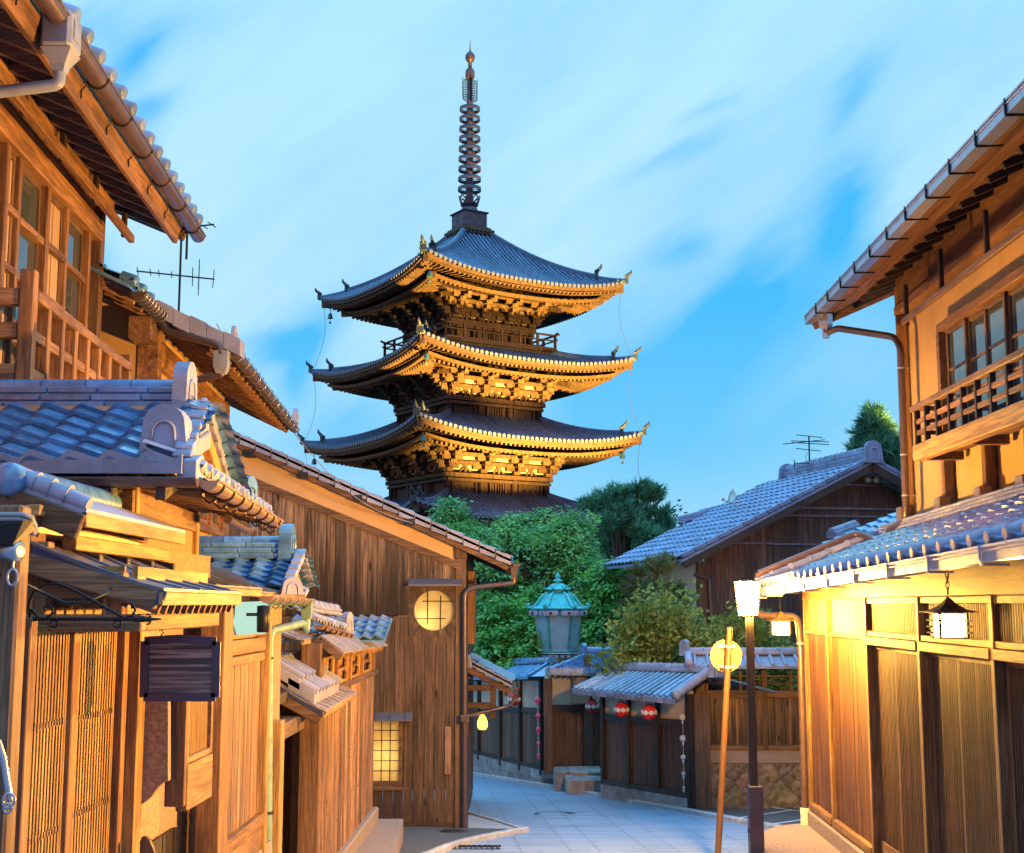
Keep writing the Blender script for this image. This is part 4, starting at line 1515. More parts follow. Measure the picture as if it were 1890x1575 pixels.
for q in range(4):
    a = math.radians(20 + 90 * q)
    d = Vector((math.cos(a), math.sin(a), 0))
    z0_, z1_ = 28.75, 30.15
    mb.tube([PO + d * .16 + Zv * z0_, PO + d * .38 + Zv * (z0_ + .12), PO + d * .42 + Zv * (z1_ - .25), PO + d * .30 + Zv * z1_], .022, 5)
    for k in range(9):
        z = z0_ + .12 + k * .145
        mb.tube([PO + d * .14 + Zv * z, PO + d * .26 + Zv * (z + .11), PO + d * .36 + Zv * (z + .02), PO + d * .46 + Zv * (z + .12), PO + d * .45 + Zv * (z + .18)], .022, 4)
        mb.tube([PO + d * (.28 + .06 * math.cos(t)) + Zv * (z + .06 * math.sin(t)) for t in [i * 1.05 for i in range(6)]], .018, 4)
mb.build('flame_ornament', 'iron', fin)
mb = MB().lathe(PO + Zv * 30.1, [(.14, 0), (.20, .05), (.27, .18), (.27, .52), (.22, .66), (.12, .74), (.11, .78), (.12, 1.1), (.22, 1.18), (.28, 1.36), (.27, 1.52), (.18, 1.66), (.06, 1.76), (.03, 1.95), (.008, 2.5)], 18)
mb.build('jewel', 'bronze', fin)
# chains from the roof corners
mb = MB()
def tip(i, n, e, x=1.0, t=.03):
    h = TIERS[i][0]
    return SP5[i](n, e, lerp(h, TIERS[i][2], t) * x, t, -.3)
LT, RT_ = (SIDES[3][0], SIDES[3][1] * -1), (SIDES[0][0], SIDES[0][1])
for i in (4, 3, 2):
    for n, e in (LT, RT_):
        a = tip(i, n, e)
        b = tip(i - 1, n, e) + Zv * .5
        out_ = (n + e).normalized()
        mb.tube([lerp(a, b, k / 10) - out_ * (.35 * math.sin(math.pi * k / 10)) for k in range(11)], .010, 4, False)
mb.build('corner_chain', 'gutter_brown', pg)
# wind bells
def bell(loc, label):
    t = thing('wind_bell', label, 'bell', loc, 'bronze bells under the pagoda eaves')
    o = Vector(loc)
    MB().lathe(o, [(.17, 0), (.14, .06), (.11, .25), (.05, .32), (.0, .36)][::1], 14).build('bell_body', 'bell', t)
    MB().tube([o + Zv * .36, o + Zv * .75], .02, 5).build('hook', 'iron', t)
    MB().tube([o + Zv * .2, o - Zv * .22], .015, 5).obox(o - Zv * .25, E1 * .07, E2 * .01, Zv * .05).build('clapper', 'bell', t)
def bloc(i, n, e, t):
    h = TIERS[i][0]
    p = SP5[i](n, e, (h - t), 0, 0) - n * t
    return p - Zv * 1.05
NEAR = (SIDES[0][0], SIDES[0][1] * -1)
bell(bloc(4, *LT, .45), 'bronze bell under the left tip of the pagoda top roof')
bell(bloc(4, *NEAR, .5), 'bronze bell under the near corner of the pagoda top roof')
bell(bloc(3, *NEAR, .5), 'bronze bell under the near corner of the pagoda middle roof')
bell(bloc(2, *NEAR, .5), 'bronze bell under the near corner of the pagoda lower roof')
bell(bloc(2, *LT, .5), 'bronze bell under the left tip of the pagoda lower roof')
bell(bloc(2, *RT_, .8), 'bronze bell under the right tip of the pagoda lower roof')
# floodlights that light the pagoda from the garden
def flood(loc, aim, power, spot, label, col=(1.0, .56, .09)):
    t = thing('floodlight', label, 'floodlight', (loc[0], loc[1], gz(loc[1])))
    o = Vector(loc)
    d = (Vector(aim) - o).normalized()
    s_ = d.cross(Zv).normalized()
    u_ = s_.cross(d)
    MB().tube([Vector((loc[0], loc[1], gz(loc[1]))), o - d * .1], .06, 8).build('stand', 'post_black', t)
    MB().obox(o, d * .12, s_ * .2, u_ * .15, .02).build('housing', 'post_black', t)
    MB().obox(o + d * .125, d * .004, s_ * .17, u_ * .12).build('lens', 'flood_glow', t)
    l = bpy.data.lights.new('floodlight_beam', 'SPOT')
    l.energy, l.color, l.spot_size, l.spot_blend, l.shadow_soft_size = power, col, math.radians(spot), .5, .3
    lo = bpy.data.objects.new('floodlight_beam', l)
    S.collection.objects.link(lo)
    lo.parent = t
    lo.location = o + d * .2 - Vector((loc[0], loc[1], gz(loc[1])))
    lo.rotation_euler = d.to_track_quat('-Z', 'Y').to_euler()
flood((PX + 13, PY - 17.5, -2), (PX + 1.0, PY - 2, 18.8), 360000, 50, 'floodlight on a stand near the right face of the pagoda, aimed up')
flood((PX + 26, PY - 36, 4.2), (PX + .5, PY - 1, 14.5), 110000, 13, 'floodlight on a tall stand farther right of the pagoda, aimed up')
flood((PX - 17, PY - 2, -1), (PX - 1, PY, 12), 2500, 60, 'floodlight on a stand to the left of the pagoda, aimed up')
# ---------------------------------------------------------------- left: upper-floor house with the balcony (nearest)
LD = -.0604
LA = Fr(-2.80, LD, 1)                   # wall of the near upper floor
LBal = Fr(-2.35, LD, 1)                 # its balcony front
rng = random.Random(31)
lt = thing('townhouse', 'timber townhouse with tall glazed windows and pale balcony, nearest on the left', 'house', (-3.3, 8, -2.3))
aC = LA.a(178, 600)                     # far corner
eY0, eY1 = 3.6, 11.2
ex = -2.19
ez = 3.24
E_ = lambda y: Vector((ex + LD * y, y, ez))
edL = (E_(eY1) - E_(eY0)).normalized()
riseL = Vector((-1, 0, .42))
mb = MB()
mb.box(LA, 3.0, aC - .12, -4.0, -.35, -.2, 4.4)
mb.build('wall', 'paper_wall', lt)
mb = MB()
mb.box(LA, aC - .12, aC, -.20, .04, .4, 3.55, .006)
a_ = aC - .12
mb.box(LA, aC - .13, aC - .01, -1.2, -.36, .4, 3.4)
mb.each('corner_post', 'brown_v', lt)
# window band: posts, sashes and rails read from their places on the facade
zsill = LA.z(150, 720) - .4
zhead = LA.z(150, 415)
mb = MB()
pos_px = (8, 24, 76, 86, 114, 158)
posts = [(LA.a(0, 500), .07), (LA.a(25, 500), .06), (LA.a(80, 500), .075), (LA.a(117, 500), .05), (LA.a(160, 500), .06)]
for a, wd in posts:
    mb.box(LA, a - wd / 2, a + wd / 2, -.07, .02, zsill, zhead, .004)
mb.each('window_post', 'cedar_v', lt)
for i in range(4):
    a0, a1 = posts[i][0] + .03, posts[i + 1][0] - .03
    dpt = -.012 - .016 * (i % 2)
    mb = MB()
    frame4(mb, LA, a0, a1, zsill, zhead, dpt - .025, dpt, .04, .003)
    wn = mb.build('window', 'brown_v', lt)
    mb = MB()
    for z in (lerp(zsill, zhead, .76), lerp(zsill, zhead, .53), lerp(zsill, zhead, .28)):
        mb.box(LA, a0 - .02, a1 + .02, dpt - .02, dpt + .035, z - .024, z + .024, .004)
    mb.each('window_rail', 'cedar_y', wn)
    mb = MB()
    mb.box(LA, a0 + .04, a1 - .04, dpt - .019, dpt - .016, zsill + .04, zhead - .04)
    mb.build('pane', 'glass' if i in (0, 1, 3) else 'paper_wall', wn)
    if i in (0, 2):
        mb = MB()
        am = lerp(a0, a1, .62 if i == 0 else .5)
        mb.box(LA, am, a1 - .045, dpt - .015, dpt - .009, zsill + .05, zhead - .05)
        mb.build('blind', 'paper_wall', wn)
mb = MB()
mb.box(LA, 3, aC - .1, -.2, .05, zhead, zhead + .13, .006)
mb.box(LA, 3, aC - .1, -.12, .02, zhead + .13, zhead + .2)
mb.box(LA, 3, aC + .02, -.15, .10, zhead + .30, zhead + .53, .008)
mb.box(LA, 3, aC, -.2, -.02, zhead + .2, zhead + .3)
mb.each('head_beam', 'fascia_y', lt)
# hung rail outside the windows, on sticks from the rafters
mb = MB()
p0, p1 = P(66, 222, 8.1), P(243, 442, 10.9)
dd = (p1 - p0).normalized()
mb.bar(p0 - dd * 4, p1, .05, .07, ch=.006)
hr = mb.build('hanging_rail', 'cedar_y', lt)
mb = MB()
for f in (-.5, -.05, .27, .60, .95):
    c = lerp(p0, p1, f)
    mb.obox(c + Vector((-.035, 0, .30)), Vector((.02, 0, 0)), Vector((0, .024, 0)), Zv * .32, .003)
mb.each('hanger', 'dark_v', lt)
# roof
mb = MB()
ro = E_(eY0) + Vector((-.02, 0, .08))
LnL = (E_(eY1) - E_(eY0)).length
tiles(mb, ro, edL, riseL, int(LnL / .29) + 1, 8, .29, .28, .035, .028, 8, rng=rng)
rf_tiles = mb
mb = MB()
for k in range(int(LnL / .29) + 1):
    c = ro + edL * ((k + .27) * .29) + Zv * .075 + Vector((.115, 0, -.01))
    mb.lathe(c, [(.0, .012), (.04, .012), (.050, .0), (.050, -.24)], 14, True, ax=Vector((1, 0, -.35)))
et, mb = mb, rf_tiles
und = [ro, ro + edL * LnL, ro + edL * LnL + riseL * 2.6, ro + riseL * 2.6]
mb.add([p - Zv * .02 for p in und] + [p - Zv * .05 for p in und], [(0, 1, 2, 3), (7, 6, 5, 4), (0, 4, 5, 1), (3, 2, 6, 7), (0, 3, 7, 4), (1, 5, 6, 2)])
rf = mb.build('roof', 'tile', lt)
et.build('eave_tile', 'tile_far', rf)
mb = MB()
p0, p1 = E_(eY0) + Vector((-.05, 0, -.05)), E_(eY1 - .25) + Vector((-.05, 0, -.05))
mb.bar(p0, p1, .045, .19, up=Vector((.25, 0, 1)), ch=.006)
mb.build('fascia_board', 'fascia_y', rf)
mb = MB()
mb.bar(E_(eY1 - .1) + Vector((.0, 0, -.0)), E_(eY1 - .1) + riseL * 2.6 + Zv * -.0, .05, .16)
mb.build('bargeboard', 'brown_x', rf)
mb = MB()
for k in range(26):
    p = E_(eY1 - .38) - edL * (.30 * k)
    mb.bar(p + Vector((-.10, 0, -.04)), p + riseL * 1.9 + Vector((-.1, 0, -.04)), .055, .075)
mb.each('rafter', 'soffit', rf)
mb = MB()
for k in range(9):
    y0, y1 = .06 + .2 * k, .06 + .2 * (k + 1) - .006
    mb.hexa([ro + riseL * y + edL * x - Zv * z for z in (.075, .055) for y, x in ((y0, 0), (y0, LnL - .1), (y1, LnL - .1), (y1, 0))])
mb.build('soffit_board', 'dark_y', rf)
mb = MB()
gA, gB = E_(eY0) + Vector((.075, 0, .01)), E_(eY1 + .05) + Vector((.075, 0, .01))
gutter(mb, gA, gB, .062, 14)
gt = mb.build('gutter', 'gutter_brown', lt)
mb = MB()
gutter_rings(mb, gA, gB, .062, 12)
for k in range(12):
    c = lerp(gA, gB, (k + .5) / 12)
    mb.tube([c + Vector((-.06, 0, -.03)), c + Vector((-.10, 0, -.08)), c + Vector((-.10, .0, -.13))], .006, 4)
mb.each('gutter_bracket', 'bolt', gt)
hp = P(86, 40, 6.95)
hp = Vector((gA.x + LD * (hp.y - eY0), hp.y, ez))
mb = MB()
mb.obox(hp + Vector((.0, 0, -.06)), Vector((.085, 0, 0)), Vector((0, .10, 0)), Zv * .11, .02)
mb.lathe(hp + Vector((0, 0, -.17)), [(.045, -.12), (.06, -.08), (.12, 0)], 4, False, sx=Vector((1, 1, 0)))
mb.obox(hp + Vector((.088, 0, -.05)), Vector((.004, 0, 0)), Vector((0, .05, 0)), Zv * .06, .004)
mb.build('hopper', 'grey_paint', gt)
mb = MB()
mb.tube(bend([hp - Zv * .28, hp - Zv * .36, hp + Vector((-.45, -.05, -.44)), hp + Vector((-.75, -.1, -.9))], .09), .034, 12)
mb.build('downpipe', 'grey_paint', gt)
# balcony
zB0, zB1 = LBal.z(53, 690), LBal.z(59, 547)
aB0, aB1 = LBal.a(51, 600), LBal.a(231, 690)
pxs = (51, 78, 103, 128, 150, 172, 192, 212, 231)
bl = thing_part('balcony_railing', lt)
mb = MB()
for i in range(9):
    a = lerp(aB0, aB1, i / 8)
    wd = .085 if i == 0 else .058
    mb.box(LBal, a - wd / 2, a + wd / 2, -.045, .04, zB0 - .25, zB1 + (.14 if i == 0 else -.02 if i < 8 else .10), .006)
mb.each('baluster', 'cedar_v', bl)
mb = MB()
mb.box(LBal, aB0 + .045, aB1 + .03, -.05, .045, zB1 - .03, zB1 + .035, .006)
mb.build('handrail', 'cedar_y', bl)
mb = MB()
zm = lerp(zB0, zB1, .50)
for i in range(8):
    a0, a1 = lerp(aB0, aB1, i / 8) + .03, lerp(aB0, aB1, (i + 1) / 8) - .03
    mb.box(LBal, a0, a1, -.03, .025, zm - .03, zm + .03, .004)
mb.each('middle_rail', 'cedar_y', bl)
mb = MB()
mb.box(LBal, aB0 + .045, aB1 + .0, -.035, .03, zB0 - .14, zB0 + .03, .004)
mb.build('bottom_board', 'cedar_y', bl)
mb = MB()
for z, h in ((zB1 + .0, .05), (zm + .03, .045), (zB0 + .03, .03), (zB0 - .08, .09)):
    mb.obox(LBal.pt(aB0, -.55, z - .02), LBal.N * .5, LBal.A * .035, Zv * h, .004)
mb.each('return_rail', 'cedar_x', bl)
mb = MB()
mb.box(LBal, aB0 - .1, aB1 + .05, -.5, .03, zB0 - .30, zB0 - .22, .004)
mb.build('balcony_floor', 'fascia_y', bl)

# ---------------------------------------------------------------- left: second upper-floor house, behind it
LC = Fr(-2.50, LD, 1)
l2 = thing('townhouse', 'ochre plastered townhouse with brown gutter and verge, behind the balcony house', 'house', (-3.6, 13.5, -2.6))
c0, c1 = LC.a(285, 720), LC.a(416, 830)
slope2 = .475
def roof2(out, y):                       # roof plane: out = distance towards the street from the wall line
    return Vector((-2.50 + LD * y + out, y, 2.55 - slope2 * out))
mb = MB()
mb.box(LC, c0, c1, -4, -.03, -3.0, 2.5)
p = [LC.pt(c0, -.01, -1), LC.pt(c0, -4, -1), LC.pt(c0, -4, 4.3), LC.pt(c0, -.01, 2.52)]
mb.prism(p, LC.A * .05)
mb.build('wall', 'plaster_ochre', l2)
mb = MB()
mb.box(LC, c0 - .02, c0 + .14, -.16, .03, -1, 2.45, .006)
mb.box(LC, c1 - .12, c1 + .01, -.12, .03, -2.9, 2.4, .006)
mb.each('corner_post', 'fascia_y', l2)
mb = MB()
mb.box(LC, c0 + .1, c1, -.05, .04, 2.12, 2.36, .006)
mb.box(LC, c0 + .14, c1 - .1, -.03, .02, 1.62, 1.68, .004)
mb.box(LC, c0 + .14, c1 - .1, -.03, .035, .78, .86, .004)
mb.each('wall_beam', 'fascia_y', l2)
mb = MB()
mb.obox(LC.pt(c0 - .08, -.08, 2.40), LC.A * .25, LC.N * .10, Zv * .10, .008)
mb.build('beam_end', 'brown_y', l2)
for (u0, u1) in ((.30, .47), (.53, .70), (.76, .90)):
    a0, a1 = lerp(c0, c1, u0), lerp(c0, c1, u1)
    mb = MB()
    frame4(mb, LC, a0, a1, .86, 1.62, -.06, .025, .05, .004)
    mb.box(LC, a0 + .05, a1 - .05, -.03, .0, 1.22, 1.25)
    wn = mb.build('window', 'fascia_y', l2)
    mb = MB()
    mb.box(LC, a0 + .04, a1 - .04, -.028, -.022, .9, 1.58)
    mb.build('pane', 'glass', wn)
# roof: the far part reaches further out over the street
yn, ym, yf = 10.4, 11.3, 16.55
o1, o2 = .0, .64
edC = LC.A
riseC = Vector((-1, 0, slope2))
mb = MB()
base = roof2(o1, yn) + Zv * .06
Lc = (ym - yn) / edC.y
tiles(mb, base, edC, riseC, int(Lc / .28), 8, Lc / int(Lc / .28), .28, .035, .026, 8, rng=rng)
base2 = roof2(o2, ym) + Zv * .06
Lc2 = (yf - ym) / edC.y
nq = int(Lc2 / .27)
tiles(mb, base2, edC, riseC, nq, 11, Lc2 / nq, .28, .035, .026, 8, rng=rng)
for (bs, n_, L_) in ((base, int(Lc / .28), Lc), (base2, nq, Lc2)):
    for k in range(n_):
        c = bs + edC * ((k + .27) * L_ / n_) + Zv * .05 + Vector((.03, 0, -.02))
        mb.lathe(c, [(.0, .01), (.042, .01), (.052, .0), (.052, -.13)], 12, True, ax=Vector((1, 0, -.35)))
for bs, L_, rr in ((base, Lc, 2.4), (base2, Lc2, 3.1)):
    und = [bs, bs + edC * L_, bs + edC * L_ + riseC * rr, bs + riseC * rr]
    mb.add([p - Zv * .015 for p in und] + [p - Zv * .045 for p in und], [(0, 1, 2, 3), (7, 6, 5, 4), (0, 4, 5, 1), (3, 2, 6, 7), (0, 3, 7, 4), (1, 5, 6, 2)])
rf = mb.build('roof', 'tile', l2)
mb = MB()
for k in range(10):                      # flat verge tiles down the near edge
    a, b = base2 + riseC * (1.35 - k * .15), base2 + riseC * (1.35 - (k + 1) * .15 + .004)
    s_ = Zv * (.012 * (k % 2) + .05)
    mb.hexa([q + Vector((0, yy, 0)) + Zv * zz + s_ for zz in (-.13, .02) for q, yy in ((a, -.05), (b, -.05), (b, .16), (a, .16))])
mb.build('verge_tile', 'tile_mauve', rf)
mb = MB()
oni(mb, base2 + edC * .05 + Vector((.06, 0, -.02)), (1, 0, 0), .16, .17, .03)
mb.build('ridge_end_tile', 'tile_mauve', rf)
mb = MB()
oni(mb, base2 + edC * (Lc2 - .1) + Vector((.06, 0, -.02)), (1, 0, 0), .2, .2, .05)
mb.build('ridge_end_tile', 'tile_mauve', rf)
mb = MB()
for k in range(19):
    p = roof2(o2 - .02, ym + .25) + edC * (k * .275)
    mb.bar(p - Zv * .04, p + riseC * 1.0 - Zv * .04, .05, .07)
for k in range(11):
    p = roof2(o1 - .0, yn + .2) + edC * (k * .29)
    mb.bar(p - Zv * .04, p + riseC * .9 - Zv * .04, .05, .07)
mb.each('rafter', 'soffit_lit', rf)
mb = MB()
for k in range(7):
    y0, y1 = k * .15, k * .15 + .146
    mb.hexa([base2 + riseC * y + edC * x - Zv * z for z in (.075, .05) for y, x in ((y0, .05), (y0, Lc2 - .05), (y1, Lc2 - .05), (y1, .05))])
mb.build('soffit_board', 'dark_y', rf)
mb = MB()
mb.bar(base2 + edC * (Lc2 - .04) - Zv * .07, base2 + edC * (Lc2 - .04) + riseC * 2.6 - Zv * .07, .05, .14)
mb.build('bargeboard', 'fascia_y', rf)
mb = MB()
g1a, g1b = roof2(.07, yn) + Zv * .02, roof2(.07, ym + .0) + Zv * .02
g2a, g2b = roof2(o2 + .07, ym + .05) + Zv * .02, roof2(o2 + .07, yf + .05) + Zv * .02
gutter(mb, g1a, g1b, .058)
gutter(mb, g2a, g2b, .052)
gt = mb.each('gutter', 'gutter_brown', l2)[0]
mb = MB()
gutter_rings(mb, g1a, g1b, .058, 8)
gutter_rings(mb, g2a, g2b, .052, 13)
mb.each('gutter_bracket', 'steel', gt)
mb = MB()
q0 = g1b - Zv * .04
hp2 = P(409, 672, 11.25)
mb.tube(bend([q0, q0 + Vector((.05, -.02, -.10)), P(404, 637, 11.22), P(409, 655, 11.22)], .05), .034, 12)
mb.tube(bend([hp2 - Zv * .07, P(408, 691, 11.25), P(345, 706, 11.3), P(260, 722, 11.35)], .05), .034, 12)
mb.each('downpipe', 'gutter_brown', l2)
mb = MB()
mb.lathe(hp2, [(.055, -.09), (.085, -.03), (.085, .10), (.09, .11)], 4, False, sx=Vector((1, 1, 0)))
mb.build('hopper', 'grey_paint', l2)
# TV aerials
def aerial(name, label, basep, topz, elems, boomdir, boomz, r=.011, boom=(-.75, .55), extra=None):
    t = thing(name, label, 'aerial', basep)
    o = Vector(basep)
    MB().tube([o, Vector((o.x, o.y, topz))], r * 1.4, 6).build('mast', 'iron', t)
    bd = Vector(boomdir).normalized()
    sd = bd.cross(Zv).normalized()
    c = Vector((o.x, o.y, boomz))
    mb = MB().tube([c + bd * boom[0], c + bd * boom[1]], r, 6)
    for (f, l) in elems:
        q = c + bd * f
        mb.tube([q - sd * l, q + sd * l], r * .6, 5)
    if extra:
        extra(mb, c, bd, sd, r)
    mb.build('boom', 'iron', t)
    return t
ab = P(329, 600, 12.4)
def refl(mb, c, bd, sd, r):
    for s_ in (-1, 1):
        q = c + bd * .18
        mb.tube([q, q + Zv * .13 * s_], r * .7, 5)
        e = q + Zv * .13 * s_
        mb.tube([e - sd * .2, e + sd * .2], r * .6, 5)
    q = c + bd * .12
    mb.tube([q - sd * .24 + Zv * .03, q + sd * .24 + Zv * .03, q + sd * .24 - Zv * .03, q - sd * .24 - Zv * .03, q - sd * .24 + Zv * .03], r * .6, 5, False)
aerial('tv_aerial', 'black rooftop television aerial on a thin mast behind the balcony house', (ab.x, ab.y, 2.6), P(329, 400, 12.4).z,
       [(-.40, .16), (-.28, .13), (-.20, .13), (-.08, .12), (.32, .36)], (1, .25, -.05), P(328, 509, 12.4).z, r=.008, boom=(-.41, .33), extra=refl)
ab = P(350, 420, 11.6)
aerial('tv_aerial', 'small black aerial sticking out at the end of the balcony house eave', (ab.x - .02, ab.y, ab.z - .3), ab.z + .03,
       [(.05, .10), (.15, .10), (.24, .09)], (1, -.2, .05), ab.z, r=.008, boom=(-.02, .26))
# ---------------------------------------------------------------- left: low entrance house with the blue tiled roof, on the street line
FL = Fr(-1.88, .015, 1)
FG = Fr(-1.55, -.06, 1)
rng = random.Random(41)
en = thing('entrance_house', 'low entrance house with glazed blue tiled roof, lattice doors and sheet-metal canopies', 'house', (-2.4, 6.5, -2.2))
mb = MB()
mb.box(FL, 5.0, 8.3, -2.2, -.16, -2.6, .30)
mb.box(FG, 6.62, 8.45, -1.6, -.04, .0, .66)
mb.build('wall', 'plaster_grit', en)
mb = MB()
a0, a1 = FG.a(246, 960), FG.a(356, 980)
mb.box(FG, a0, a1, -.05, .0, FG.z(300, 1045), FG.z(300, 935))
mb.build('plaster_panel', 'plaster_grit', en)
mb = MB()
mb.box(FG, a0 - .06, a0, -.08, .03, .1, .70, .005)
mb.box(FG, a1, a1 + .07, -.08, .03, .1, .70, .005)
mb.each('post', 'gold_v', en)
mb = MB()
mb.box(FG, a0 - .2, a1 + .3, -.10, .05, .60, .68, .006)
mb.box(FG, a0 - .1, a1 + .1, -.10, .02, .46, .58, .006)
for k in range(5):
    a = a0 + .1 + k * .38
    mb.obox(FG.pt(a, .12, .655), FG.A * .035, FG.N * .22, Zv * .03)
mb.each('eave_beam', 'cedar_y', en)
# tiled roof: front slope, its far slope, and the pent along the street
fo = Vector((-4.2, 6.45, .668))
Vf = Vector((0, .85, .44))
mb = MB()
nuF = 13
pw = (-1.64 + 4.2) / nuF
tiles(mb, fo, (1, 0, 0), Vf, nuF, 7, pw, Vf.length / 7, .045, .03, 10, jit=.006, rng=rng)
Vb = Vector((0, -.85, .44))
mb2 = Vector((-4.2, 8.15, .668))
tiles(mb, mb2 + Vector((2.56, 0, 0)), (-1, 0, 0), Vb, nuF, 7, pw, Vf.length / 7, .04, .025, 4, rng=rng)
mb.prism([Vector((-4.2, 6.5, .63)), Vector((-4.2, 7.3, 1.06)), Vector((-4.2, 8.1, .63))], Vector((2.3, 0, 0)))
rf = mb.build('roof', 'tile', en)
mb = MB()
eave_lip(mb, fo + Vector((0, -.012, .02)), (1, 0, 0), nuF, pw, .045, .045, .02)
mb.build('eave_tile', 'tile_mauve', rf)
mb = MB()
ridge(mb, Vector((-4.2, 7.3, 1.085)), Vector((-1.90, 7.3, 1.085)), .22, 3, .043, .056, .27, False, rng)
mb.build('ridge_tile', 'tile', rf)
mb = MB()
mb.obox((-3.0, 7.19, 1.075), Vector((1.1, 0, 0)), Vector((0, .02, 0)), Zv * .02)
mb.build('ridge_mortar', 'plaster_peach', rf)
mb = MB()
oni(mb, (-1.90, 7.3, 1.05), (1, 0, 0), .28, .32, .08)
mb.tube([(-1.83, 7.3, 1.10), (-1.75, 7.3, 1.10)], .05, 12)
mb.lathe((-1.75, 7.3, 1.10), [(.062, -.01), (.062, .015), (.0, .03)], 14, ax=Vector((1, 0, 0)))
mb.build('ridge_end_tile', 'tile_mauve', rf)
mb = MB()
oni(mb, (-1.79, 6.78, .755), (0, -1, 0), .25, .27, .16)
mb.obox((-1.79, 6.95, .85), Vector((.13, 0, 0)), Vector((0, .17, .05)), Zv * .05, .01)
mb.obox((-1.79, 6.98, .93), Vector((.11, 0, 0)), Vector((0, .18, .06)), Zv * .04, .01)
mb.build('ridge_end_tile', 'tile_mauve', rf)
mb = MB()
mb.obox((-1.62, 6.52, .665), Vector((.05, 0, 0)), Vector((0, .07, .02)), Zv * .07, .006)
for k in range(11):                      # verge caps over the gable, front and far slope
    f = k / 11
    for (p0, p1) in (((-1.66, 6.5, .72), (-1.76, 7.3, 1.12)), ((-1.80, 8.15, .70), (-1.76, 7.3, 1.12))):
        p0, p1 = Vector(p0), Vector(p1)
        a, b = lerp(p0, p1, f), lerp(p0, p1, f + .088)
        mb.bar(a + Zv * (.012 * (k % 2)), b + Zv * (.012 * (k % 2)), .10, .06, ch=.008)
mb.build('verge_tile', 'tile_mauve', rf)
mb = MB()
mb.prism([Vector((-1.86, 6.7, .62)), Vector((-1.86, 7.3, 1.02)), Vector((-1.86, 8.0, .62))], Vector((.06, 0, 0)))
mb.build('gable', 'gold_v', rf)
mb = MB()
for p1 in ((-1.74, 6.6, .64), (-1.79, 8.1, .64)):
    mb.bar(Vector((-1.77, 7.3, 1.03)), Vector(p1), .05, .09, ch=.005)
mb.each('bargeboard', 'gold_v', rf)
# street-side pent under the gable with its copper gutter
pe0, pe1 = Vector((-1.575, 6.5, .625)), Vector((-1.745, 9.35, .60))
pd_ = (pe1 - pe0).normalized()
mb = MB()
Lp = (pe1 - pe0).length
tiles(mb, pe0 + Zv * .03, pd_, Vector((-.30, 0, .14)), 15, 2, Lp / 15, .165, .04, .025, 8, rng=rng)
for k in range(15):
    c = pe0 + pd_ * ((k + .27) * Lp / 15) + Vector((.012, 0, .06))
    mb.lathe(c, [(.0, .01), (.035, .01), (.042, .0), (.042, -.10)], 10, True, ax=Vector((1, 0, -.4)))
mb.hexa([pe0 + Vector((0, 0, .02)), pe1 + Vector((0, 0, .02)), pe1 + Vector((-.3, 0, .16)), pe0 + Vector((-.3, 0, .16)),
         pe0 + Vector((0, 0, .035)), pe1 + Vector((0, 0, .035)), pe1 + Vector((-.3, 0, .175)), pe0 + Vector((-.3, 0, .175))])
mb.build('pent_roof', 'tile_mauve', en)
mb = MB()
gg = Vector((.05, 0, -.01))
gutter(mb, pe0 + gg, pe1 + gg, .05)
g_ = mb.build('gutter', 'gutter_copper', en)
mb = MB()
gutter_rings(mb, pe0 + gg, pe1 + gg, .05, 8, .10)
mb.each('gutter_hook', 'bolt', g_)
mb = MB()
gutter(mb, Vector((-4.2, 6.43, .615)), Vector((-1.56, 6.43, .615)), .042)
mb.build('front_gutter', 'gutter_brown', g_)
mb = MB()
mb.tube([P(470, 972, 9.5), P(455, 978, 9.0), P(420, 958, 8.2)], .03, 8)
mb.build('conduit', 'gutter_brown', en)
mb = MB()
for k in range(9):
    y = 6.75 + k * .3
    mb.obox((-1.78 - .05 * (y - 6.5) / 2.8, y, .60), Vector((.18, 0, -.03)), Vector((0, .025, 0)), Zv * .03)
mb.each('rafter', 'cedar_x', en)
mb = MB()
for k in range(9):
    mb.obox((-3.9 + k * .27, 6.62, .60), Vector((.025, 0, 0)), Vector((0, .2, .06)), Zv * .03)
mb.each('rafter', 'dark_v', en)
mb = MB()
# a second ridge end peeping out behind the pent
c = P(428, 902, 9.6)
mb.tube([c + Vector((-.4, 0, .02)), c + Vector((.08, 0, .0))], .055, 12)
oni(mb, c + Vector((.10, -.02, -.16)), (1, -.25, 0), .22, .25, .06)
mb.build('back_ridge', 'tile', rf)

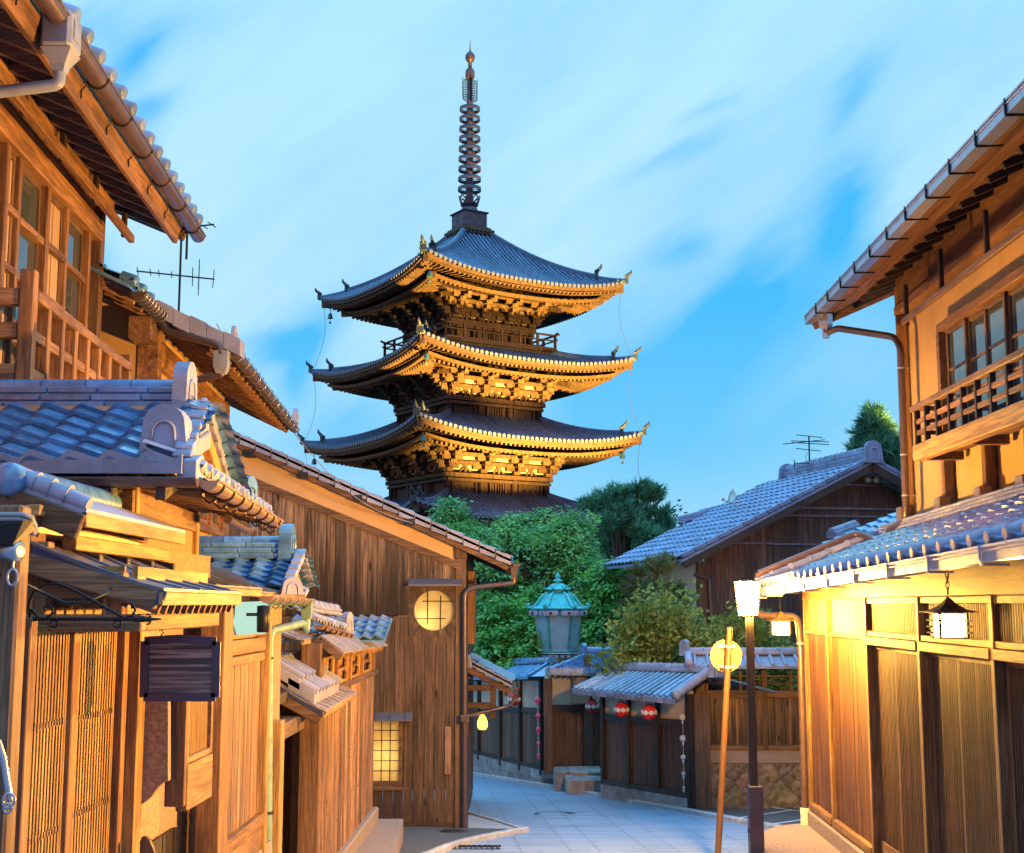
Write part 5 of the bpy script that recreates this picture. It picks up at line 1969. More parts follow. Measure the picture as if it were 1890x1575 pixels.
# ---- doors, recess and bay window of the entrance house
zl = FL.z(60, 1165)
zf = -2.35
mb = MB()
dpx = [(42, 60), (122, 141), (216, 233)]
for (p0_, p1_) in dpx:
    mb.box(FL, FL.a(p1_, 1300) - .07, FL.a(p1_, 1300), -.12, .006, zf, zl + .05, .004)
mb.each('door_post', 'cedar_v', en)
for (q0, q1, bo) in ((61, 121, -.012), (142, 215, -.030)):
    x0, x1 = FL.a(q0, 1300), FL.a(q1 + 12, 1300)
    mb = MB()
    frame4(mb, FL, x0, x1, zf, zl + .02, bo - .04, bo - .002, .035, .003)
    dr = mb.build('lattice_door', 'gold_v', en)
    mb = MB()
    lattice(mb, FL, x0 + .03, x1 - .03, zf + .03, zl, bo - .010, bo - .005, .034, .015)
    mb.build('lattice', 'gold_v', dr)
    for py in ((1345, 1552) if q0 < 100 else (1328, 1503)):
        mb = MB()
        z = FL.z(q0, py, bo)
        n = max(4, int((x1 - x0) / .034))
        for k in range(n):
            a = lerp(x0 + .03, x1 - .03, (k + .0) / n)
            mb.box(FL, a + .001, a + .016, bo - .028, bo - .001, z - .012, z + .012)
        mb.box(FL, x0 + .03, x1 - .03, bo - .0305, bo - .0285, z - .012, z + .012)
        mb.build('cross_rail', 'brown_y', dr)
    mb = MB()
    mb.box(FL, x0 + .03, x1 - .03, bo - .036, bo - .032, zf + .03, zl)
    mb.build('door_panel', 'brown_v', dr)
mb = MB()
mb.box(FL, FL.a(232, 1300), FL.a(245, 1300), -.1, .06, zf, zl + .03, .005)
mb.build('door_jamb', 'gold_v', en)
# frontal timber arm at the near end and street-side beam that carry the door canopy
Yc = 5.2
arm0, arm1 = P(75, 1150, Yc), P(266, 1150, Yc)
hA = (P(75, 1135, Yc).z - P(75, 1167, Yc).z) / 2
mb = MB()
mb.obox((arm0 + arm1) / 2 + Vector((-.15, 0, 0)), Vector(((arm1.x - arm0.x) / 2 + .15, 0, 0)), Vector((0, .04, 0)), Zv * hA, .006)
z2 = P(75, 1120, Yc).z
mb.obox((arm0 + arm1) / 2 + Vector((-.2, .002, .125)), Vector(((arm1.x - arm0.x) / 2 + .1, 0, 0)), Vector((0, .03, 0)), Zv * .03, .005)
mb.each('canopy_arm', 'cedar_x', en)
xb = arm1.x
yb1 = 6.5
mb = MB()
mb.obox((xb - .045, (Yc + yb1) / 2 + .04, arm0.z), Vector((.045, 0, 0)), Vector((0, (yb1 - Yc) / 2 - .005, 0)), Zv * hA, .006)
mb.build('canopy_beam', 'cedar_y', en)
mb = MB()
mb.obox((xb - .07, (Yc + yb1) / 2 + .05, arm0.z + .14), Vector((.012, 0, 0)), Vector((0, (yb1 - Yc) / 2 - .04, 0)), Zv * .085)
mb.obox((xb - .2, Yc + .06, arm0.z + .14), Vector((.1, 0, 0)), Vector((0, .012, 0)), Zv * .085)
mb.each('frieze_board', 'gold_y', en)
mb = MB()
mb.obox((xb - .12, Yc + .01, arm0.z + .1), Vector((.04, 0, 0)), Vector((0, .035, 0)), Zv * .10, .004)
mb.obox((arm0.x - .02, Yc + .01, arm0.z + .02), Vector((.045, 0, 0)), Vector((0, .035, 0)), Zv * .30, .004)
mb.each('canopy_strut', 'cedar_v', en)
def sheet_canopy(top, eave, y0, y1, th, name, par, seams=.3, raf=.11, m='copper_sheet'):
    """sheet-metal roof sloping to the street: top (x,z), eave (x,z)"""
    t0, e0_ = Vector((top[0], y0, top[1])), Vector((eave[0], y0, eave[1]))
    L = Vector((0, y1 - y0, 0))
    mb = MB()
    n = 8
    up = lambda f: lerp(t0, e0_, f) + Zv * (.018 * math.sin(math.pi * f) * -1)
    for k in range(n):
        a, b = up(k / n), up((k + 1) / n)
        mb.hexa([a - Zv * .012, b - Zv * .012, b - Zv * .012 + L, a - Zv * .012 + L, a, b, b + L, a + L])
    x = seams
    while x < y1 - y0:
        mb.tube([up(k / n) + Vector((0, x, .004)) for k in range(n + 1)], .006, 5)
        x += seams
    r = mb.build(name, m, par)
    mb = MB()
    mb.bar(t0 + Vector((0, .012, -th / 2 - .012)), e0_ + Vector((0, .012, -th / 2 - .012)), .022, th, ch=.003)
    mb.build('verge_board', 'navy_sheet', r)
    mb = MB()
    mb.obox((e0_ + L / 2) + Vector((-.012, 0, -th * .42 - .014)), L / 2, Vector((.01, 0, 0)), Zv * th * .42, .003)
    mb.build('eave_board', 'gold_y', r)
    if raf:
        mb = MB()
        d = (t0 - e0_)
        x = .06
        while x < y1 - y0:
            p = e0_ + Vector((-.03, x, -th - .02))
            mb.bar(p, p + d * .9, .022, .045)
            x += raf
        mb.each('rafter', 'cedar_x', r)
    return r
cn = sheet_canopy((P(56, 998, 5.12).x, P(56, 998, 5.12).z), (P(303, 1086, 5.12).x, P(303, 1086, 5.12).z), 5.12, 6.6, .062, 'door_canopy', en)
mb = MB()
t0, e0_ = P(58, 1040, 5.14), P(292, 1107, 5.14)
mb.bar(t0 - (e0_ - t0) * .05, e0_, .04, .085, ch=.006)
mb.build('bargeboard', 'cedar_x', cn)
mb = MB()
mb.obox((P(60, 985, 5.15).x - .02, 5.9, P(60, 985, 5.15).z + .0), Vector((.02, 0, 0)), Vector((0, .75, -.02)), Zv * .055, .004)
mb.build('wall_flashing', 'gutter_copper', cn)
mb = MB()
mb.obox((P(60, 975, 5.15).x - .01, 5.95, P(60, 985, 5.15).z + .075), Vector((.03, 0, 0)), Vector((0, .78, -.02)), Zv * .022, .004)
mb.build('ledger', 'gold_y', cn)
c2e, c2t = P(380, 1078, 7.25), P(250, 1036, 7.25)
cn2 = sheet_canopy((c2t.x, c2t.z), (c2e.x, c2e.z), 7.25, 8.9, .055, 'bay_canopy', en, raf=0)
# recess, plaster screen with a scalloped foot, bay window
mb = MB()
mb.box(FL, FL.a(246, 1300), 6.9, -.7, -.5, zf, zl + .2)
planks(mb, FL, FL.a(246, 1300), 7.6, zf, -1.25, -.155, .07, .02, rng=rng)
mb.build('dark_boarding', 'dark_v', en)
Ys = 6.25
pts = [(252, 1292), (310, 1287), (310, 1442), (300, 1446), (290, 1455), (280, 1470), (268, 1480), (252, 1492)]
mb = MB().prism([P(x, y, Ys) for x, y in pts][::-1], Vector((0, .05, 0)))
mb.build('wing_wall', 'plaster_grit', en)
Yb = 6.35
pj = [P(309, 1292, Yb), P(346, 1292, Yb)]
zb0_, zb1_ = P(309, 1490, Yb).z, P(309, 1180, Yb).z
FBy = FrG((pj[1].x, 0, 0), (.015, 1))
FBy.N = Vector((1, -.015, 0))
FBy.o = Vector((pj[1].x - .015 * Yb, 0, 0))
mb = MB()
mb.obox(((pj[0].x + pj[1].x) / 2, Yb + .03, (zb0_ + zb1_) / 2), Vector(((pj[1].x - pj[0].x) / 2, 0, 0)), Vector((0, .03, 0)), Zv * (zb1_ - zb0_) / 2, .005)
bw = mb.build('bay_window', 'cedar_v', en)
aY0, aY1 = FBy.a(347, 1300), FBy.a(394, 1300)
zq = FBy.z(347, 1410)
mb = MB()
frame4(mb, FBy, aY0 + .02, aY1, zq, zb1_, -.06, -.0, .03, .003)
mb.box(FBy, aY0 + .02, aY1, -.05, .006, zq - .22, zq - .004, .004)
mb.each('bay_frame', 'cedar_y', bw)
mb = MB()
lattice(mb, FBy, aY0 + .05, aY1 - .03, zq + .03, zb1_ - .03, -.045, -.02, .02, .009)
mb.box(FBy, aY0 + .05, aY1 - .03, -.056, -.05, zq + .03, zb1_ - .03)
mb.build('lattice', 'gold_v', bw)
mb = MB()
mb.box(FL, FL.a(382, 1300), FL.a(398, 1300), -.05, .09, zf, -.02, .006)
mb.box(FL, FL.a(399, 1300), FL.a(412, 1300), -.05, .05, zf, -.05, .006)
mb.each('post', 'cedar_v', en)

# ---------------------------------------------------------------- boarded house with the self-glowing plaque
bh = thing('boarded_house', 'narrow boarded house with dark tiled roof, green copper pipe and self-glowing plaque', 'house', (-2.3, 9.4, -2.4))
pA0, pA1 = FL.a(415, 1300), FL.a(486, 1300)
zp0, zp1 = FL.z(450, 1535), FL.z(450, 1212)
mb = MB()
mb.box(FL, pA0, 10.2, -1.8, -.06, -2.7, .0)
mb.build('wall', 'plaster_grit', bh)
mb = MB()
mb.box(FL, pA0, pA1, -.06, .0, FL.z(450, 1175), -.03)
mb.build('plaster_frieze', 'plaster_grit', bh)
mb = MB()
mb.box(FL, pA0 + .02, pA1 - .02, -.05, .015, FL.z(450, 1207), FL.z(450, 1180), .004)
mb.box(FL, pA0 + .02, pA1 - .02, -.05, .03, zp0 - .04, zp0 + .04, .005)
mb.box(FL, pA0 + .02, pA1 - .02, -.05, .02, zp0 - .20, zp0 - .045, .005)
mb.box(FL, pA0 + .02, pA1 - .02, -.05, .012, zp1 - .05, zp1 + .01, .005)
mb.each('rail', 'cedar_y', bh)
mb = MB()
mb.box(FL, pA1 - .03, pA1 + .04, -.06, .04, -2.7, -.03, .005)
mb.box(FL, FL.a(510, 1300), FL.a(517, 1300), -.06, .04, -2.7, -.85, .005)
mb.each('post', 'gold_v', bh)
mb = MB()
planks(mb, FL, pA0 + .03, pA1 - .04, zp0 + .04, zp1 - .05, -.04, .075, .025, rng=rng, jit=.35, cham=0)
mb.build('split_log_panel', 'bamboo', bh)
mb = MB()
mb.box(FL, pA0, 9.6, -.3, .02, -2.9, zp0 - .2)
mb.build('plinth', 'concrete', bh)
# tiled roof with the ridge across the street line
ro = P(330, 1086, 9.25)
rt_ = P(330, 1032, 10.35)
ro = P(330, 1086, 9.85)
Vt = Vector((0, rt_.y - ro.y, rt_.z - ro.z))
xr = P(553, 1086, 9.85).x
nn = int((xr - ro.x) / .165)
mb = MB()
tiles(mb, ro, (1, 0, 0), Vt, nn, 6, .165, Vt.length / 6, .035, .022, 10, rng=rng)
tiles(mb, Vector((xr, 10.85, ro.z)), (-1, 0, 0), Vector((0, -.5, Vt.z)), nn, 6, .165, Vt.length / 6, .04, .026, 4, rng=rng)
mb.prism([Vector((ro.x, 9.9, ro.z - .04)), Vector((ro.x, rt_.y, rt_.z - .04)), Vector((ro.x, 10.8, ro.z - .04))], Vector((xr - ro.x - .28, 0, 0)))
rf = mb.build('roof', 'tile', bh)
mb = MB()
rx = P(532, 1030, 10.35).x
ridge(mb, Vector((ro.x, 10.35, rt_.z + .0)), Vector((rx - .06, 10.35, rt_.z)), .22, 3, .043, .055, .26, False, rng)
oni(mb, (rx - .06, 10.35, rt_.z - .02), (1, 0, 0), .26, .30, .10)
mb.tube([(rx, 10.35, rt_.z + .03), (rx + .14, 10.35, rt_.z + .03)], .05, 12)
mb.build('ridge_tile', 'tile', rf)
mb = MB()
xv = rx + .10
for k in range(9):
    f = k / 9
    for p0, p1 in (((xv, 9.82, ro.z + .05), (xv, 10.35, rt_.z + .04)), ((xv, 10.88, ro.z + .05), (xv, 10.35, rt_.z + .04))):
        p0, p1 = Vector(p0), Vector(p1)
        mb.bar(lerp(p0, p1, f) + Zv * .01 * (k % 2), lerp(p0, p1, f + .108) + Zv * .01 * (k % 2), .08, .05, ch=.006)
mb.build('verge_tile', 'tile_mauve', rf)
mb = MB()
mb.prism([Vector((xv - .08, 9.95, ro.z)), Vector((xv - .08, 10.35, rt_.z - .03)), Vector((xv - .08, 10.75, ro.z))], Vector((.04, 0, 0)))
mb.build('gable', 'gold_v', rf)
mb = MB()
c = P(536, 1098, 9.75)
oni(mb, c, (.35, -1, 0), .17, .13, .10)
mb.tube([c + Vector((-.05, .35, .06)), c + Vector((0, .0, .05))], .05, 10)
mb.tube([c + Vector((.09, -.02, .05)), c + Vector((.13, -.04, .03)), c + Vector((.11, -.05, .0))], .018, 6)
mb.build('ridge_end_tile', 'tile_mauve', rf)
# sheet roof towards the street with copper gutter
se, st_ = P(482, 1092, 9.0), P(358, 1043, 9.0)
sr = sheet_canopy((st_.x, st_.z), (se.x, se.z), 8.95, 11.0, .03, 'sheet_roof', bh, seams=.16, raf=0)
mb = MB()
ga, gb = Vector((se.x + .04, 8.95, se.z - .035)), Vector((se.x + .02, 11.0, se.z - .05))
gutter(mb, ga, gb, .045)
gt = mb.build('gutter', 'gutter_copper', bh)
mb = MB()
gutter_rings(mb, ga, gb, .045, 6, .08)
mb.each('gutter_hook', 'verdigris', gt)
mb = MB()
h_ = Vector((gb.x, gb.y - .1, gb.z - .06))
mb.lathe(h_, [(.05, -.10), (.06, -.02), (.06, .05)], 4, False, sx=Vector((1, 1, 0)))
mb.build('hopper', 'verdigris', gt)
mb = MB()
d0 = P(566, 1128, 10.9)
mb.tube(bend([h_ - Zv * .08, h_ - Zv * .2, P(560, 1150, 10.7), P(500, 1165, 9.75), P(496, 1185, 9.7), P(494, 1640, 9.7)], .08), .032, 12)
mb.build('downpipe', 'verdigris', bh)
mb = MB()
for py in (1215, 1500):
    mb.lathe(P(496, py, 9.7), [(.038, -.01), (.038, .01)], 12)
mb.each('pipe_clip', 'bolt', bh)
# plaque, the spot's light put into its own glow, and the lamp before it
pq = [(430, 1112), (478, 1110), (486, 1122), (482, 1140), (486, 1155), (480, 1170), (434, 1172), (427, 1150), (430, 1132)]
mb = MB()
mb.prism([FL.pt(FL.a(x, 1140), .012, FL.z(x, y)) for x, y in pq], FL.N * .03)
c0_ = FL.pt(FL.a(430, 1140), .012, FL.z(430, 1140))
tg = tag(mb.build('plaque', 'cool_glow', org=c0_), 'pale green self-glowing plaque of wavy outline on the boarded house wall', 'sign')
sl = FL.pt(FL.a(446, 1140), .14, FL.z(446, 1143))
sp_ = thing('spot_lamp', 'small black cylinder spot lamp before the pale green plaque', 'spot lamp', sl)
MB().lathe(sl, [(.030, -.085), (.040, -.08), (.042, .0), (.042, .085), (.0, .09)], 16).build('lamp_body', 'iron', sp_)
MB().tube([sl + Zv * .03, sl + FL.N * -.0 + Vector((-.10, -.05, .03)), sl + Vector((-.13, -.05, .03))], .012, 6).obox(sl + Vector((-.14, -.05, .0)), Vector((.012, 0, 0)), Vector((0, .03, 0)), Zv * .04).build('lamp_arm', 'iron', sp_)
MB().lathe(sl, [(.026, -.088), (.0, -.087)], 14).build('lens', 'cool_glow', sp_)

# ---------------------------------------------------------------- dark gateway, then the bamboo fence with its little plank roof
gw = thing('gateway', 'dark gateway with sloping sheet canopy between green pipe and bamboo fence', 'gate', (-1.9, 10.8, -2.4))
mb = MB()
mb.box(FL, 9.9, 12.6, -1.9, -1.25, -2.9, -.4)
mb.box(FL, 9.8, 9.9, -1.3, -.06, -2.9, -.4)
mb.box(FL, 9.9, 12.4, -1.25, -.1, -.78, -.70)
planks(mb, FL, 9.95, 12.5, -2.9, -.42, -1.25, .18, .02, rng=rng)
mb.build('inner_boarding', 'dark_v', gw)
aG0, aG1 = FL.a(563, 1300), FL.a(588, 1300)
mb = MB()
mb.box(FL, aG1 - .10, aG1, -.15, .03, -2.9, FL.z(575, 1190), .008)
mb.build('gate_post', 'brown_v', gw)
mb = MB()
mb.box(FL, 9.95, aG0, -.3, .0, -1.02, -.90, .006)
mb.build('lintel', 'brown_y', gw)
ce, ct = P(600, 1311, 10.75), P(508, 1258, 10.75)
cr = sheet_canopy((ct.x, ct.z), (ce.x, ce.z), 10.75, 12.95, .05, 'canopy', gw, seams=.22, raf=0, m='plank_roof')
mb = MB()
mb.bar(ct + Vector((0, .03, -.10)), ce + Vector((-.03, .03, -.07)), .05, .11, ch=.008)
mb.build('bargeboard', 'brown_x', cr)
for q in (0, 1):
    mb = MB()
    c = lerp(ct, ce, .18 + .30 * q) + Vector((0, .1, .10 - .04 * q))
    sl_ = (ce - ct).normalized()
    mb.obox(c + Vector((0, .75, -.03)), sl_ * .13, Vector((0, .75, 0)), Zv * .05, .006)
    for k in range(8):
        p = c + Vector((0, .05 + k * .2, .035))
        mb.tube([p - sl_ * .15, p + sl_ * .15], .032, 8)
    mb.build('ridge_stack', 'tile_mauve', cr)
bf = thing('bamboo_fence', 'tall split-bamboo fence with plank roof and shaped openings below it', 'fence', (-1.7, 13.8, -2.6))
aB0_, aB1_ = FL.a(590, 1400), FL.a(690, 1400)
zfe = FL.z(640, 1262)
mb = MB()
mb.box(FL, aB0_, aB1_, -.25, -.06, -2.9, zfe)
mb.build('backing', 'brown_v', bf)
a = aB0_
mb = MB()
rr = random.Random(8)
while a < aB1_:
    r = rr.uniform(.018, .030)
    pts = [FL.pt(a + r, -.03 + rr.uniform(-.006, .01), z) for z in (zfe - .02, -2.62)]
    mb.tube(pts, r, 7)
    for k in range(5):
        z = rr.uniform(-2.5, zfe - .1)
        mb.tube([FL.pt(a + r, -.028, z - .006), FL.pt(a + r, -.028, z + .006)], r * 1.07, 7)
    a += 2 * r + .002
mb.build('bamboo_screen', 'bamboo', bf)
mb = MB()
mb.box(FL, aB0_, aB1_ + .03, -.1, .03, zfe - .03, zfe + .03, .006)
mb.build('top_rail', 'brown_y', bf)
zo1 = FL.z(640, 1204)
ops = [FL.a(p, 1240) for p in (591, 619, 644, 666, 687)]
mb = MB()
for a in ops:
    mb.box(FL, a - .045, a + .045, -.06, .03, zfe + .03, zo1, .004)
mb.each('fence_post', 'cedar_v', bf)
mb = MB()
for i in range(4):                       # panels cut in a gourd outline
    a0_, a1_ = ops[i] + .045, ops[i + 1] - .045
    am = (a0_ + a1_) / 2
    hh = zo1 - zfe - .03
    outl = lambda s_: [(am + s_ * .30 * (a1_ - a0_), .0), (am + s_ * .34 * (a1_ - a0_), .28), (am + s_ * .20 * (a1_ - a0_), .42), (am + s_ * .32 * (a1_ - a0_), .56), (am + s_ * .36 * (a1_ - a0_), .92)]
    for s_ in (-1, 1):
        edge = a0_ if s_ < 0 else a1_
        pts = [(edge, .0)] + outl(s_) + [(edge, .92)]
        mb.prism([FL.pt(x, -.02, zfe + .03 + y * hh) for x, y in pts], FL.N * .02)
    mb.box(FL, a0_, a1_, -.02, .001, zo1 - .08 * hh, zo1)
    mb.box(FL, a0_, a1_, -.02, .002, zfe + .03, zfe + .03 + .10 * hh)
mb.build('opening_panel', 'gold_v', bf)
mb = MB()
for i in range(4):
    z = lerp(zfe, zo1, .52)
    mb.tube([FL.pt(ops[i] + .03, -.03, z - .03), FL.pt(ops[i + 1] - .03, -.03, z + .0)], .022, 8)
mb.each('cross_bamboo', 'bamboo', bf)
mb = MB()
mb.box(FL, aB0_, aB1_, -.20, -.17, zfe, zo1 + .05)
mb.build('back_panel', 'gold_v', bf)
R0, R1 = P(592, 1172, 11.7), P(686, 1168, 16.1)
Ee0, Ee1 = P(634, 1203, 11.7), P(715, 1190, 16.1)
mb = MB()
nP = 11
for k in range(nP):
    f0, f1 = k / nP + .002, (k + 1) / nP - .002
    a, b, c, d = lerp(R0, R1, f0), lerp(R0, R1, f1), lerp(Ee0, Ee1, f1), lerp(Ee0, Ee1, f0)
    mb.hexa([a - Zv * .02, d - Zv * .02, c - Zv * .02, b - Zv * .02, a, d, c, b])
    a2, b2 = a + (a - d) * Vector((1, 1, -1)).x * 0 + Vector((-(d.x - a.x), 0, d.z - a.z)), b + Vector((-(c.x - b.x), 0, c.z - b.z))
    mb.hexa([a2 - Zv * .02, a - Zv * .02, b - Zv * .02, b2 - Zv * .02, a2, a, b, b2])
pr = mb.build('plank_roof', 'plank_roof', bf)
mb = MB()
mb.bar(R0 + Vector((0, -.02, -.05)), Ee0 + Vector((-.02, -.02, -.05)), .03, .075, ch=.005)
q = R0 + Vector((-(Ee0.x - R0.x), -.02, Ee0.z - R0.z - .05))
mb.bar(R0 + Vector((0, -.02, -.05)), q, .03, .075, ch=.005)
mb.each('bargeboard', 'brown_x', pr)
mb = MB()
for k in range(10):
    p = lerp(Ee0, Ee1, (k + .5) / 10) + Vector((-.04, 0, -.055))
    mb.bar(p, p + Vector((-.16, 0, .11)), .07, .06)
mb.each('rafter', 'gold_v', pr)
mb = MB()                                # stone foot of the fence and its step
zst = -2.56
e0_ = Vector((P(745, 1515, 16.2).x, 16.2, 0))
mb.hexa([Vector((-2.2, 9.0, -2.9)), Vector((-1.0, 9.0, -2.9)), Vector((e0_.x, 16.15, -3.1)), Vector((-2.2, 16.15, -3.1)),
         Vector((-2.2, 9.0, zst + .1)), Vector((-1.0, 9.0, zst + .1)), Vector((e0_.x, 16.15, zst)), Vector((-2.2, 16.15, zst))])
tag(mb.build('stone_step', 'concrete', org=(-1.6, 13, -2.6)), 'broad grey stone step at the foot of the bamboo fence', 'step')
mb = MB()
mb.box(FL, aB0_, aB1_ + .05, -.2, .06, -2.9, -2.38, .015)
mb.build('stone_foot', 'concrete', bf)
# further tiled roofs peeping out behind the bamboo fence
fr_ = thing('tiled_outbuilding', 'small outbuilding whose stepped tiled roofs show behind the bamboo fence roof', 'house', (-2.3, 13, -2.6))
mb = MB()
mb.obox((-2.75, 13.4, -1.6), Vector((.75, 0, 0)), Vector((0, 1.0, 0)), Zv * 1.1)
mb.build('wall', 'brown_v', fr_)
s0, s1 = P(578, 1150, 11.9), P(637, 1168, 13.6)
sd_ = (s1 - s0).normalized()
Ls = (s1 - s0).length
mb = MB()
tiles(mb, s0 + Zv * .02, sd_, Vector((-.34, 0, .17)), 11, 2, Ls / 11, .19, .035, .025, 8, rng=rng)
for k in range(11):
    c = s0 + sd_ * ((k + .27) * Ls / 11) + Vector((.01, 0, .05))
    mb.lathe(c, [(.0, .01), (.034, .01), (.04, .0), (.04, -.12)], 10, True, ax=Vector((1, 0, -.4)))
rf = mb.build('roof', 'tile_mauve', fr_)
mb = MB()
ridge(mb, P(572, 1123, 12.1) + Vector((-.05, 0, -.03)), P(628, 1132, 13.5) + Vector((-.05, 0, -.03)), .16, 2, .035, .05, .25, True, rng)
oni(mb, P(636, 1176, 13.7), (1, -.3, 0), .2, .26, .06)
mb.build('ridge_tile', 'tile_mauve', rf)
mb = MB()
gutter(mb, s0 + Vector((.05, 0, -.02)), s1 + Vector((.05, 0, -.02)), .042)
g_ = mb.build('gutter', 'gutter_copper', fr_)
mb = MB()
gutter_rings(mb, s0 + Vector((.05, 0, -.02)), s1 + Vector((.05, 0, -.02)), .042, 6, .08)
mb.each('gutter_hook', 'bolt', g_)
mb = MB()
q0 = P(520, 1180, 14.0)
tiles(mb, q0, (1, 0, 0), Vector((0, .8, .22)), 9, 4, .105 * 1.15, .21, .035, .025, 8, rng=rng)
mb.hexa([q0 + Vector(v) for v in ((0, 0, -.03), (1.1, 0, -.03), (1.1, .8, .19), (0, .8, .19), (0, 0, -.01), (1.1, 0, -.01), (1.1, .8, .21), (0, .8, .21))])
mb.build('lower_roof', 'tile', fr_)
sc_ = sheet_canopy((P(505, 1160, 11.2).x, P(505, 1160, 11.2).z), (P(560, 1180, 11.2).x, P(560, 1180, 11.2).z), 11.2, 12.4, .04, 'side_canopy', fr_, raf=0, m='plank_roof')

# ---------------------------------------------------------------- big weathered post with a little gabled roof, nearest on the left
gp = thing('gate_post', 'big weathered square post under a small gabled roof at the left edge', 'gate', (-1.9, 4.7, -2.1))
mb = MB()
xr_ = -1.735
mb.obox((xr_ - .19, 4.65, -.9), Vector((.19, 0, 0)), Vector((0, .05, 0)), Zv * 1.25, .01)
mb.build('post', 'post_big', gp)
b0 = P(20, 886, 5.25)
mb = MB()
mb.lathe(b0 + Vector((0, -.02, 0)), [(.0, .03), (.055, .025), (.070, .005), (.070, -.03)], 24, True, ax=Vector((0, -1, 0)))
mb.tube([b0, b0 + Vector((0, 1.3, 0))], .064, 16)
mb.build('ridge_tile', 'tile', gp)
cE = P(172, 938, 5.25)
cT = P(32, 884, 5.25)
d_ = cE - cT
mb = MB()
for sgn in (1, -1):
    v = Vector((d_.x * sgn, 0, d_.z))
    t_ = Vector((b0.x, 5.25, cT.z))
    L = Vector((.0, 1.6, 0))
    mb.hexa([t_ - Zv * .03, t_ + v - Zv * .03, t_ + v - Zv * .03 + L, t_ - Zv * .03 + L, t_, t_ + v, t_ + v + L, t_ + L])
    mb.tube([t_ + v * .02 + Vector((0, .03, .02)), t_ + v * 1.0 + Vector((0, .03, .012))], [.045, .036], 12)
    for f in (.3, .5, .72):
        mb.tube([t_ + v * f + Vector((0, .03, .02)), t_ + v * (f + .012) + Vector((0, .03, .02))], .049, 12)
rf = mb.build('gable_roof', 'tile_mauve', gp)
mb = MB()
for sgn in (1, -1):
    t_ = Vector((b0.x, 5.24, cT.z - .085))
    v = Vector((d_.x * sgn, 0, d_.z))
    mb.bar(t_, t_ + v * .95, .035, .105, ch=.006)
mb.each('bargeboard', 'brown_x', rf)
mb = MB()
t_ = Vector((b0.x + d_.x, 5.25, cE.z - .045))
mb.obox(t_ + Vector((-.01, .8, 0)), Vector((.012, 0, 0)), Vector((0, .8, 0)), Zv * .03, .003)
mb.obox(t_ + Vector((-.09, .8, -.09)), Vector((.03, 0, 0)), Vector((0, .72, 0)), Zv * .03, .004)
mb.each('eave_board', 'gold_y', rf)
mb = MB()
for k in range(4):
    mb.obox(t_ + Vector((-.14, .25 + k * .4, -.135)), Vector((.13, 0, -.02)), Vector((0, .02, 0)), Zv * .022, .004)
mb.each('bracket', 'dark_x', rf)
mb = MB()
mb.tube([P(-6, 951, 4.55), P(40, 951, 4.56), P(56, 955, 4.57), P(62, 968, 4.6), P(66, 980, 4.7)], .011, 8)
mb.tube([P(-6, 959, 4.55), P(36, 959, 4.56), P(52, 963, 4.57), P(58, 974, 4.6), P(62, 984, 4.7)], .011, 8)
mb.each('conduit', 'cable', gp)
# security lamp on the post
so = P(34, 1012, 4.5)
sc1 = thing('security_lamp', 'dark hooded security lamp with silver barrel on the big post', 'lamp', so)
MB().hexa([so + Vector(v) for v in ((-.16, -.05, .01), (.0, -.05, .01), (.03, .05, .06), (-.16, .05, .06), (-.16, -.05, .06), (.03, -.05, .09), (.03, .05, .10), (-.16, .05, .09))]).build('hood', 'iron', sc1)
MB().lathe(so + Vector((-.03, 0, -.01)), [(.0, .045), (.02, .045), (.034, .04), (.036, .0), (.022, -.06), (.0, -.06)], 16, ax=Vector((1, -.3, 0))).build('barrel', 'steel', sc1)
mb = MB()
rg = so + Vector((-.012, -.01, -.10))
mb.tube([rg + Vector((.018 * math.cos(t), 0, .028 * math.sin(t))) for t in [2 * math.pi * k / 14 for k in range(15)]], .005, 6, False)
mb.tube([rg + Zv * .03, rg + Zv * .06], .005, 6)
mb.build('ring', 'steel', sc1)
# wrought-iron sign bracket
ib = P(52, 1143, 4.95)
br_ = thing('sign_bracket', 'black wrought-iron bracket with scrolls and arrow tip before the door canopy', 'bracket', ib)
q = lambda x, y: P(x, y, 4.95)
mb = MB()
n = 26
for k in range(n):                       # twisted bar
    a, b = lerp(q(54, 1143), q(250, 1143), k / n), lerp(q(54, 1143), q(250, 1143), (k + 1) / n)
    mb.tube([a, lerp(a, b, .5), b], [.007, .0095, .007], 6)
mb.tube([q(248, 1143), q(268, 1143)], .012, 8)
mb.tube([q(268, 1143), q(275, 1143), q(298, 1143)], [.011, .008, .002], 8)
for s_ in (-1, 1):
    mb.tube([q(272, 1143), q(278, 1143 + s_ * 5), q(275, 1143 + s_ * 9), q(270, 1143 + s_ * 10)], [.007, .006, .004, .002], 6)
mb.build('bar', 'iron', br_)
mb = MB()
mb.tube([q(56, 1143), q(54, 1115), q(62, 1092), q(80, 1080), q(105, 1077), q(130, 1086), q(160, 1102), q(195, 1122), q(228, 1140)], .006, 6)
mb.tube([q(84, 1142), q(96, 1133), q(98, 1122), q(90, 1117), q(82, 1122), q(84, 1128)], .005, 6)
mb.tube([q(58, 1125), q(70, 1140), q(84, 1142)], .005, 6)
mb.tube([q(228, 1141), q(244, 1137), q(250, 1126), q(246, 1116), q(236, 1114), q(230, 1121)], .005, 6)
mb.build('scroll', 'iron', br_)
for x in (100, 217):
    mb = MB().tube([q(x + 6.5 * math.cos(t), 1152 + 6.5 * math.sin(t)) for t in [2 * math.pi * k / 14 for k in range(15)]], .004, 6, False)
    mb.build('ring', 'iron', br_)
